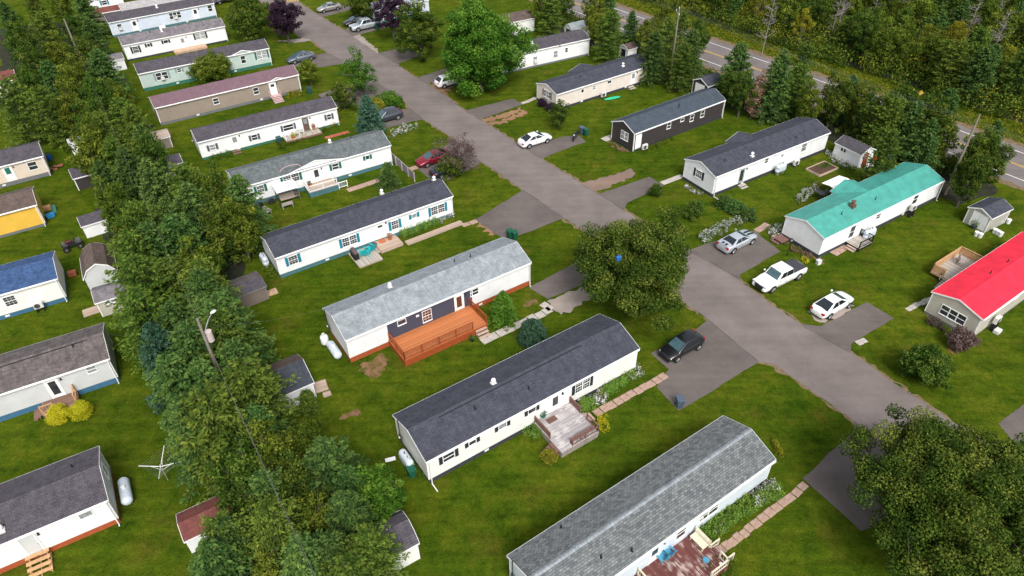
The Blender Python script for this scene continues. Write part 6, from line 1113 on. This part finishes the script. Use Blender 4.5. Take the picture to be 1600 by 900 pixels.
o = thing('garden_cart', tuple(G(404, 337)), M8.a, 'low black cart lying at the left below the garden chairs', 'garden cart'); MB().box(-.6, -.3, .2, .6, .3, .38).build('tray', M_dk, o, bevel=.05); [MB().tube((x, y-.04, .14), (x, y+.04, .14), .14, n=10).build('wheel', M_tyre, o) for x in (-.4, .4) for y in (-.3, .3)]
bench(447, 209, M7.a+math.pi*0, 'white bench at the left end of the narrow porch deck', M_trim, 1.2, z0=.4)
for i, x in enumerate((463, 470)): adirondack(G(x, 207-i*2.3, .7), M7.a+math.pi, M_trim, ('left', 'right')[i]+' one of two white chairs on the narrow porch deck', z=.4).scale = (1, 1, 1)
bench(1541, 405+0, X_.a+.5, 'slatted pale seat on the deck behind the red-roofed home', c_sg, 1.2, z0=.7); P = onh(X_, 1522, 405, .9)
bpy.data.objects[[o_.name for o_ in bpy.data.objects if o_.get('label') == 'slatted pale seat on the deck behind the red-roofed home'][0]].location = (X_.w(sx0+3.6, X_.W+1.9).x, X_.w(sx0+3.6, X_.W+1.9).y, .7)
o = thing('bicycle', tuple(G(1466, 437)), 1.1, 'grey bicycle leaning beside the steps of the wooden deck', 'bicycle')
for x in (-.5, .5):
    w = MB(); [w.tube((x+.32*math.cos(k*.449), 0, .33+.32*math.sin(k*.449)), (x+.32*math.cos((k+1)*.449), 0, .33+.32*math.sin((k+1)*.449)), .022, n=5) for k in range(14)]; w.build('wheel', M_tyre, o)
w = MB(); [w.tube(a, b, .02, n=6) for a, b in (((-.5, 0, .33), (-.1, 0, .33)), ((-.1, 0, .33), (-.2, 0, .85)), ((-.2, 0, .75), (.35, 0, .75)), ((-.1, 0, .33), (.35, 0, .75)), ((.5, 0, .33), (.32, 0, .95)), ((-.5, 0, .33), (-.18, 0, .72)))]; w.build('frame', M_steel, o); MB().box(-.32, -.07, .86, -.08, .07, .92).build('saddle', M_black, o); MB().tube((.3, -.28, .97), (.3, .28, .97), .018).build('handlebar', M_black, o)
# buckets beside the beige shed
bk = None
for i, (x, y, lb) in enumerate(((1526, 365.5, 'leftmost white bucket at the corner of the beige shed'), (1532, 368, 'second white bucket at the corner of the beige shed'), (1554.5, 361, 'leftmost of three white buckets on the grass behind the beige shed'), (1559, 363.5, 'middle of three white buckets on the grass behind the beige shed'), (1563.5, 366, 'rightmost of three white buckets on the grass behind the beige shed'), (1562, 347, 'white bucket standing against the beige shed wall'), (1576, 346, 'white bucket at the far corner of the beige shed'))):
    P = G(x, y, .25)
    if bk is None: bk = thing('bucket', (P.x, P.y, 0), 0, lb, 'bucket', 'white buckets'); MB().tube((0, 0, 0), (0, 0, .5), .2, .24, n=14).tube((0, 0, .5), (0, 0, .53), .255, n=14).build('bucket_body', M_trim, bk); MB().path([(.24*math.cos(a), .24*math.sin(a)*.3-.2, .42-.12*math.sin(a)) for a in np.linspace(0, 3.14, 7)], .008, 4).build('handle', M_steel, bk)
    else: dup(bk, (P.x, P.y, 0), i, label=lb)
# raised bed, fence, lamp post, sign, clothes line
P = G(1284, 265); o = thing('raised_garden_bed', (P.x, P.y, 0), W2.a, 'wooden framed raised bed near the shed with the red door', 'garden bed'); f_ = MB(); f_.box(-1.8, -1.1, 0, 1.8, -1.0, .25); f_.box(-1.8, 1.0, 0, 1.8, 1.1, .25); f_.box(-1.8, -1.0, 0, -1.7, 1.0, .25); f_.box(1.7, -1.0, 0, 1.8, 1.0, .25); f_.build('frame', D_tanw, o); MB().box(-1.7, -1.0, 0, 1.7, 1.0, .16).build('soil', A_soil, o)
P, Q = G(611, 250), G(649, 284); o = thing('board_fence', (P.x, P.y, 0), math.atan2(Q.y-P.y, Q.x-P.x), 'grey board fence running from the right end of the green-shuttered home', 'fence'); L_ = (Q-P).length
f_ = MB(); [f_.box(L_*i/40+.01, -.02, .08, L_*(i+1)/40-.01, .02, 1.25) for i in range(40)]; f_.build('boards', planks('grey_fence_boards', (.23, .20, .21), .15, 'X'), o)
for i in range(5): x = L_*i/4; MB().box(x-.06, -.14, 0, x+.06, -.03, 1.35).build('post', c_sg, o)
MB().box(0, -.03, 1.255, L_, .03, 1.3).build('top_rail', c_sg, o)
P = G(1230, 399); o = thing('lamp_post', (P.x, P.y, 0), 0, 'black garden lamp post at the end wall of the teal-roofed home', 'lamp post'); MB().tube((0, 0, 0), (0, 0, 1.9), .04, n=8).tube((0, 0, 0), (0, 0, .3), .09, .05, n=8).build('post', M_black, o); MB().box(-.1, -.1, 1.92, .1, .1, 2.15).build('lantern_glass', M_curt, o); MB().add([(-.15, -.15, 2.16), (.15, -.15, 2.16), (.15, .15, 2.16), (-.15, .15, 2.16), (0, 0, 2.32)], [(3, 2, 1, 0), (0, 1, 4), (1, 2, 4), (2, 3, 4), (3, 0, 4)]).build('cap', M_black, o)
P = G(1431, 166); o = thing('road_sign', (P.x, P.y, 0), -.35, 'yellow diamond road sign on the far verge of the highway', 'road sign'); MB().box(-.05, -.02, 0, .05, .02, 2.1).build('post', K_green, o); MB().add([(0, -.03, 1.7), (.4, -.03, 2.1), (0, -.03, 2.5), (-.4, -.03, 2.1), (0, -.05, 1.7), (.4, -.05, 2.1), (0, -.05, 2.5), (-.4, -.05, 2.1)], [(0, 1, 2, 3), (7, 6, 5, 4), (0, 4, 5, 1), (1, 5, 6, 2), (2, 6, 7, 3), (3, 7, 4, 0)]).build('sign_plate', mat('sign_yellow', (.5, .34, .06), .5), o)
P = G(250, 727, 1.9); o = thing('rotary_clothesline', (P.x, P.y, 0), 0, 'white rotary clothesline with four arms on the lower left lawn', 'clothesline'); MB().tube((0, 0, 0), (0, 0, 2.0), .03, n=8).build('post', M_steel, o)
tips = []
for px_, py_ in ((216.5, 728), (256.5, 696), (284, 721), (248, 748)):
    q_ = G(px_, py_, 2.15)-Vector((P.x, P.y, 0)); tips.append(q_); a_ = MB(); a_.tube((0, 0, 1.75), q_, .028, .022, n=6); a_.tube((0, 0, 1.3), q_*.5+Vector((0, 0, .9)), .015, n=5); a_.build('arm', M_trim, o)
ln = MB()
for k in (.35, .5, .65, .8, .95):
    for i in range(4): a_, b_ = [Vector((0, 0, 1.75)).lerp(tips[j % 4], k) for j in (i, i+1)]; ln.tube(a_, b_, .004, n=3)
ln.build('lines', M_steel, o)
# tarp, boxes, toys
P = G(180, 408); o = thing('covered_stack', (P.x, P.y, 0), -1.0, 'low stack under a dark blue tarp behind the barn-shaped shed', 'covered stack'); MB().box(-.8, -.55, 0, .8, .55, .7).build('stack', M_rough, o); MB().prism([(-.62, .55), (-.5, .78), (.5, .8), (.62, .5), (.5, .72), (-.5, .7)], -.9, .9).build('tarp', mat('blue_tarp', (.02, .035, .09), .5), o)
P = G(115, 431); o = thing('fire_box', (P.x, P.y, 0), .4, 'small rusty metal box beside the barn-shaped shed', 'metal box'); MB().box(-.4, -.3, .1, .4, .3, .6).build('box', mat('rust', (.25, .08, .04), .9, var=.4, scale=6), o); [MB().box(x, y, 0, x+.06, y+.06, .1).build('leg', M_dk, o) for x in (-.38, .32) for y in (-.28, .22)]
P = G(77, 246, .4); o = thing('rain_barrel', (P.x, P.y, 0), 0, 'blue barrel at the right end of the cream home at left', 'barrel'); MB().tube((0, 0, 0), (0, 0, .35), .26, .32, n=14).tube((0, 0, .35), (0, 0, .8), .32, .26, n=14).build('barrel_body', mat('blue_plastic', (.01, .08, .32), .5), o); MB().tube((0, 0, .8), (0, 0, .83), .27, n=14).build('lid', mat('blue_plastic', (.01, .08, .32), .5), o)
R5 = random.Random(5)
P = G(83, 264, .2); o = thing('firewood_pile', (P.x, P.y, 0), .9, 'pile of reddish firewood at the right end of the cream home at left', 'woodpile'); w = MB()
for i in range(26): x = R5.uniform(-1.2, 1.2); y = R5.uniform(-.3, .3); z = R5.uniform(.08, .5); w.tube((x-.2, y, z), (x+.2, y+R5.uniform(-.1, .1), z+R5.uniform(-.04, .04)), .075, n=7)
w.build('logs', mat('red_firewood', (.22, .085, .05), var=.4, scale=5), o)
P = G(73, 324, .3); o = thing('wooden_crate', (P.x, P.y, 0), .5, 'wooden crate beside the yellow home', 'crate'); [MB().box(-.4, -.35, z, .4, .35, z+.12).build('slat_ring', D_raw, o) for z in (0, .16, .32)]; [MB().box(x, y, 0, x+.06, y+.06, .5).build('corner_post', D_raw, o) for x in (-.43, .37) for y in (-.38, .32)]
P = G(78, 336, .3); o = thing('toy_box', (P.x, P.y, 0), .9, 'small blue plastic sandbox toy beside the yellow home', 'toy box'); MB().box(-.45, -.3, 0, .45, .3, .4).build('box', mat('blue_toy_plastic', (.02, .20, .42), .5), o, bevel=.06); MB().box(-.47, -.32, .405, .47, .32, .45).build('lid', mat('blue_toy_plastic', (.02, .20, .42), .5), o)
P = G(85, 327, .2); o = thing('toy_slide', (P.x, P.y, 0), .5, 'small green plastic slide beside the yellow home', 'toy slide'); MB().prism([(-.6, .0), (-.6, .06), (.4, .6), (.45, .55)], -.2, .2).build('chute', K_green, o); MB().box(-.2, .4, 0, -.14, .46, .58).box(.14, .4, 0, .2, .46, .58).build('legs', K_green, o)
P = G(957, 153, .2); o = thing('kayak', (P.x, P.y, 0), HS['P'].a-.2, 'bright green kayak on the grass beside the pinkish home', 'kayak'); k_ = MB(); k_.ball((0, 0, .17), 1.0, 16, 8, sq=(1.5, .33, .17)); k_.build('hull', mat('green_plastic', (.02, .42, .22), .4), o, smooth=True); MB().ball((0, 0, .26), .45, 12, 6, sq=(1, .45, .18)).build('cockpit', M_dk, o, smooth=True)
P = G(1021, 119, .3); o = thing('water_barrel', (P.x, P.y, 0), 0, 'teal green barrel at the far end of the pinkish home', 'barrel'); MB().tube((0, 0, 0), (0, 0, .9), .3, n=14).build('barrel_body', mat('teal_plastic', (.01, .28, .2), .5), o); MB().tube((0, 0, .9), (0, 0, .93), .32, n=14).build('lid', mat('teal_plastic', (.01, .28, .2), .5), o)
P = G(1279, 410, .2); o = thing('downspout_box', (P.x, P.y, 0), .3, 'small white box at the front corner of the teal-roofed home', 'box'); MB().box(-.22, -.2, 0, .22, .2, .45).build('box', M_acu, o); MB().box(-.25, -.23, .455, .25, .23, .5).build('lid', M_tank, o)
P = G(1390, 247, .4); o = thing('covered_machine', (P.x, P.y, 0), .3, 'machine under a dark blue cover behind the shed with the red door', 'covered machine'); MB().ball((0, 0, .5), .75, 12, 7, sq=(1.2, .8, .75)).build('cover', mat('navy_cover', (.015, .06, .16), .5), o, smooth=True); [MB().tube((x, -.5, .2), (x, .5, .2), .2, n=10).build('wheel', M_tyre, o) for x in (-.5, .5)]
adirondack(G(1358, 260, .4), -1.0, M_trim, 'white slatted chair beside the red door of the shed')
P = G(1364, 250, .4); o = thing('garden_tractor', (P.x, P.y, 0), .6, 'red garden tractor behind the white slatted chair', 'garden tractor'); MB().box(-.2, -.28, .35, .7, .28, .75).build('hood', mat('red_enamel', (.4, .02, .015), .4), o, bevel=.06); MB().box(-.7, -.3, .3, -.2, .3, .45).build('deck', mat('red_enamel', (.4, .02, .015), .4), o); MB().box(-.65, -.22, .46, -.3, .22, .8).build('seat', M_black, o, bevel=.05); [MB().tube((x, y-.08, r), (x, y+.08, r), r, n=12).build('wheel', M_tyre, o) for (x, r) in ((-.5, .3), (.5, .2)) for y in (-.38, .38)]
# patio behind the teal-roofed home
P = G(1310, 287, 2.0); o = thing('patio_canopy', (P.x, P.y, 0), T_.a, 'white fabric canopy over the patio behind the teal-roofed home', 'canopy'); MB().prism([(-1.2, 2.0), (-1.15, 2.06), (0, 2.25), (1.15, 2.06), (1.2, 2.0), (0, 2.19)], -1.6, 1.6).build('canopy_top', mat('white_canvas', (.85, .85, .84), .7), o); [MB().tube((x, y, 0), (x, y, 2.03), .03).build('pole', M_dk, o) for x in (-1.5, 1.5) for y in (-1.1, 1.1)]
s0 = T_.loc(1275, 310, 0)[0]; o = deck(T_, s0-.5, s0+5.0, T_.W+.05, 'brown patio deck along the back wall of the teal-roofed home', .25, D_brown, D_brown, [], t1=T_.W+1.9, name='patio_platform')
P = G(1292, 303, .7); o = thing('barbecue_grill', (P.x, P.y, .25), T_.a, 'round grey barbecue on the patio behind the teal-roofed home', 'barbecue'); MB().ball((0, 0, .75), .32, 14, 8).build('bowl', M_dgrey, o, smooth=True); [MB().tube((.25*math.cos(a), .25*math.sin(a), 0), (.1*math.cos(a), .1*math.sin(a), .6), .018).build('leg', M_steel, o) for a in (0, 2.1, 4.2)]
P = G(1284, 304, .7); o = thing('patio_table', (P.x, P.y, .25), T_.a, 'dark round patio table behind the teal-roofed home', 'table'); MB().tube((0, 0, .68), (0, 0, .72), .55, n=20).build('tabletop', M_dgrey, o); MB().tube((0, 0, 0), (0, 0, .68), .04).tube((0, 0, 0), (0, 0, .03), .3, n=12).build('pedestal', M_black, o)
P = T_.w(-.7, T_.W-.5); o = thing('front_stoop', (P.x, P.y, 0), T_.a, 'reddish brown stoop at the far corner of the teal-roofed home', 'stoop'); MB().box(-.6, -.7, .3, .6, .9, .36).build('platform', D_brownr, o); [MB().box(x, y, 0, x+.08, y+.08, .3).build('leg', D_brownr, o) for x in (-.55, .47) for y in (-.65, .8)]; MB().box(-1.0, -.5, .12, -.62, .6, .18).build('step', D_brownr, o)
# bright blue bird house caught in the centre maple
P = G(966, 402, 9.0); o = thing('bird_house', (P.x, P.y, 8.7), .5, 'bright blue wooden box hanging in the central maple', 'bird house'); o.scale = (.75,)*3; MB().box(-.25, -.2, 0, .25, .2, .45).build('box', mat('bright_blue_paint', (.015, .10, .33), .5), o); MB().prism([(-.28, .45), (0, .62), (.28, .45)], -.3, .3).build('roof', mat('bright_blue_paint', (.015, .10, .33), .5), o)
# chimney rust streak / antenna on the teal roof; antenna on the silver roof
s = T_; a, t = s.loc(1331, 324, 3.3); z = s.zr(t); m_ = MB(); m_.box(a-.3, t-.3, z-.05, a+.3, t+.3, z+.35); m_.tube((a, t, z+.3), (a, t, z+.75), .18, n=10); m_.tube((a, t, z+.75), (a, t, z+.85), .28, .1, n=10); m_.build('chimney', mat('rusty_brown_metal', (.12, .07, .05), .9, var=.4, scale=6), s.o)
s = A_; a, t = s.loc(547, 515, 3.3); z = s.zr(t); m_ = MB(); m_.tube((a, t, z-.05), (a, t, z+.9), .02); m_.tube((a-.4, t, z+.8), (a+.4, t, z+.8), .012); [m_.tube((a-.35+.17*i, t-.25, z+.8), (a-.35+.17*i, t+.25, z+.8), .008) for i in range(5)]; m_.build('aerial', M_steel, s.o)
s = M4; a, t = s.loc(255, 47, 3.2); z = s.zr(t); m_ = MB(); m_.box(a-.5, t-.4, z+.0, a+.5, t+.4, z+.35); m_.build('skylight', M_trim, s.o)
# ------------------------------------------------ utility poles and wires
def pole(px, py, top, lean, label, arm=True, hgt=9.5, lamp=False, trf=False, base=None):
    if base: P = G(*base)
    else: P = G(px, py, hgt)
    o = thing('utility_pole', (P.x, P.y, 0), lean, label, 'utility pole'); MB().tube((0, 0, 0), (0, 0, hgt), .16, .10, n=10).build('pole', M_pole, o)
    if arm:
        a = MB(); a.box(-1.1, .1, hgt-.75, 1.1, .2, hgt-.63); a.build('crossarm', M_pole, o)
        for x in (-1.0, 0, 1.0): MB().tube((x, .15 if x else 0, hgt-.63 if x else hgt), (x, .15 if x else 0, hgt-.38 if x else hgt+.25), .05, n=8).build('insulator', M_trim, o)
    if trf: MB().tube((.42, 0, hgt-2.6), (.42, 0, hgt-1.6), .26, n=14).build('transformer', mat('transformer_casing', (.5, .42, .4), .5), o)
    if lamp: l_ = MB(); l_.path([(0, 0, hgt-2.0), (.5, .3, hgt-1.5), (1.1, .6, hgt-1.2), (1.7, .9, hgt-1.15)], .035); l_.build('lamp_arm', M_steel, o); MB().ball((1.9, 1.0, hgt-1.18), .2, 10, 6, sq=(1.4, .8, .5)).build('lamp_head', M_acu, o)
    return Vector((P.x, P.y, hgt))
p1 = pole(1059, 18, 0, U0+1.0, 'tall utility pole with crossarm rising from the trees beside the highway', base=(1047, 122), hgt=11.0)
p2 = pole(1522, 208, 0, .5, 'tall leaning-looking utility pole at the far end of the teal-roofed home', arm=False, lamp=False, base=(1476, 304), hgt=10.5)
p3 = pole(308, 498, 0, 1.0, 'utility pole with transformer and street lamp in the left tree belt', arm=False, lamp=True, trf=True, hgt=11.0)
p4 = pole(100, 30, 0, 1.0, 'far utility pole in the upper left trees', arm=False, hgt=11.0)
MB().tube((.22, 0, .8), (.22, 0, 2.0), .14, n=8).build('meter_cabinet', M_pole, [o_ for o_ in bpy.data.objects if o_.get('label', '').startswith('tall leaning')][0])
def wire(a, b, sag, label, r=.007):
    n = 14; pts = [a.lerp(b, i/n)-Vector((0, 0, sag*4*(i/n)*(1-i/n))) for i in range(n+1)]; m_ = MB(); m_.path(pts, r, 5); tag(m_.build('power_line', mat('wire_metal', (.16, .16, .165), .5)), label, 'power line')
q4 = G(495, 912, 10.2); q4b = G(505, 905, 9.6)
d_ = (q4-p3); far1 = p3+d_*1.6
wire(p4, p3, 1.0, 'upper power line over the left tree belt between the two poles'); wire(p3, far1, .6, 'power line from the lamp pole towards the bottom edge'); wire(p3-Vector((0, 0, 1.2)), far1-Vector((-.3, 0, 1.2)), .7, 'lower power line from the lamp pole towards the bottom edge')
wire(p4, p4+(p4-p3)*.6, .5, 'power line leaving the far pole towards the top left corner')
hr_ = G(1640, 218, 10.5); ang_ = Vector((math.cos(U0+1.0), math.sin(U0+1.0), 0))
for k, nm in ((-1, 'nearest'), (0, 'middle'), (1, 'farthest')):
    e = p1+ang_*k*1.0; w_ = hr_+ang_*k; wire(e, w_+(w_-e)*.4, 1.0, nm+' of three power lines running right along the highway woods'); f_ = e-(w_-e)*.55; wire(e, f_, .8, nm+' of three power lines running left from the crossarm pole')
wire(p3-Vector((0, 0, .8)), Vector((*HS['A'].w(0, 4.3)[:2], 3.6)), .4, 'service wire from the lamp pole to the orange-decked home', .004)
wire(p3-Vector((0, 0, .8)), Vector((*HS['G'].w(HS['G'].L, 3)[:2], 3.4)), .5, 'service wire from the lamp pole to the home with golden shrubs', .004)
# ------------------------------------------------ ordinal labels for repeated trees
def relabel(group, word, where, axis):
    L_ = [o_ for o_ in bpy.data.objects if o_.get('group') == group]
    L_.sort(key=lambda o_: w2p(o_.location+Vector((0, 0, 4)))[axis])
    for i, o_ in enumerate(L_): o_['label'] = ordn(i)+' '+word+' counted from the '+where
for k, w in (('spr', 'dark green spruce'), ('pin', 'olive green pine'), ('blu', 'blue-green spruce'), ('oli', 'olive leafy tree'), ('dec', 'dark leafy tree')):
    relabel(k+' trees of the left belt', w, 'top of the left tree belt', 1)
    relabel(k+' trees along the highway', w, 'left in the tree row along the highway', 0)
relabel('dead brown conifers', 'brown dead conifer', 'left in the highway tree row', 0); relabel('bare grey trees', 'tall grey leafless tree', 'left above the highway', 0)
for k, w in (('spr', 'dark spruce'), ('pin', 'olive pine'), ('oli', 'olive leafy tree'), ('dec', 'dark leafy tree'), ('yel', 'yellow-green tree'), ('bare', 'grey bare tree')): relabel(k+' trees of the woods', w, 'left in the woods beyond the highway', 0)
names_ = {'spr': 'dark_spruces', 'pin': 'pines', 'blu': 'blue spruces', 'oli': 'olive leafy trees', 'dec': 'dark leafy trees', 'yel': 'yellow-green trees', 'bar': 'bare trees'}
for o_ in bpy.data.objects:
    g_ = o_.get('group')
    if g_ and g_[:3] in names_ and ' trees ' in g_: o_['group'] = names_[g_[:3]].replace('_', ' ')+g_[g_.index(' trees ')+6:]
print('things', sum(1 for o_ in bpy.data.objects if o_.parent is None))
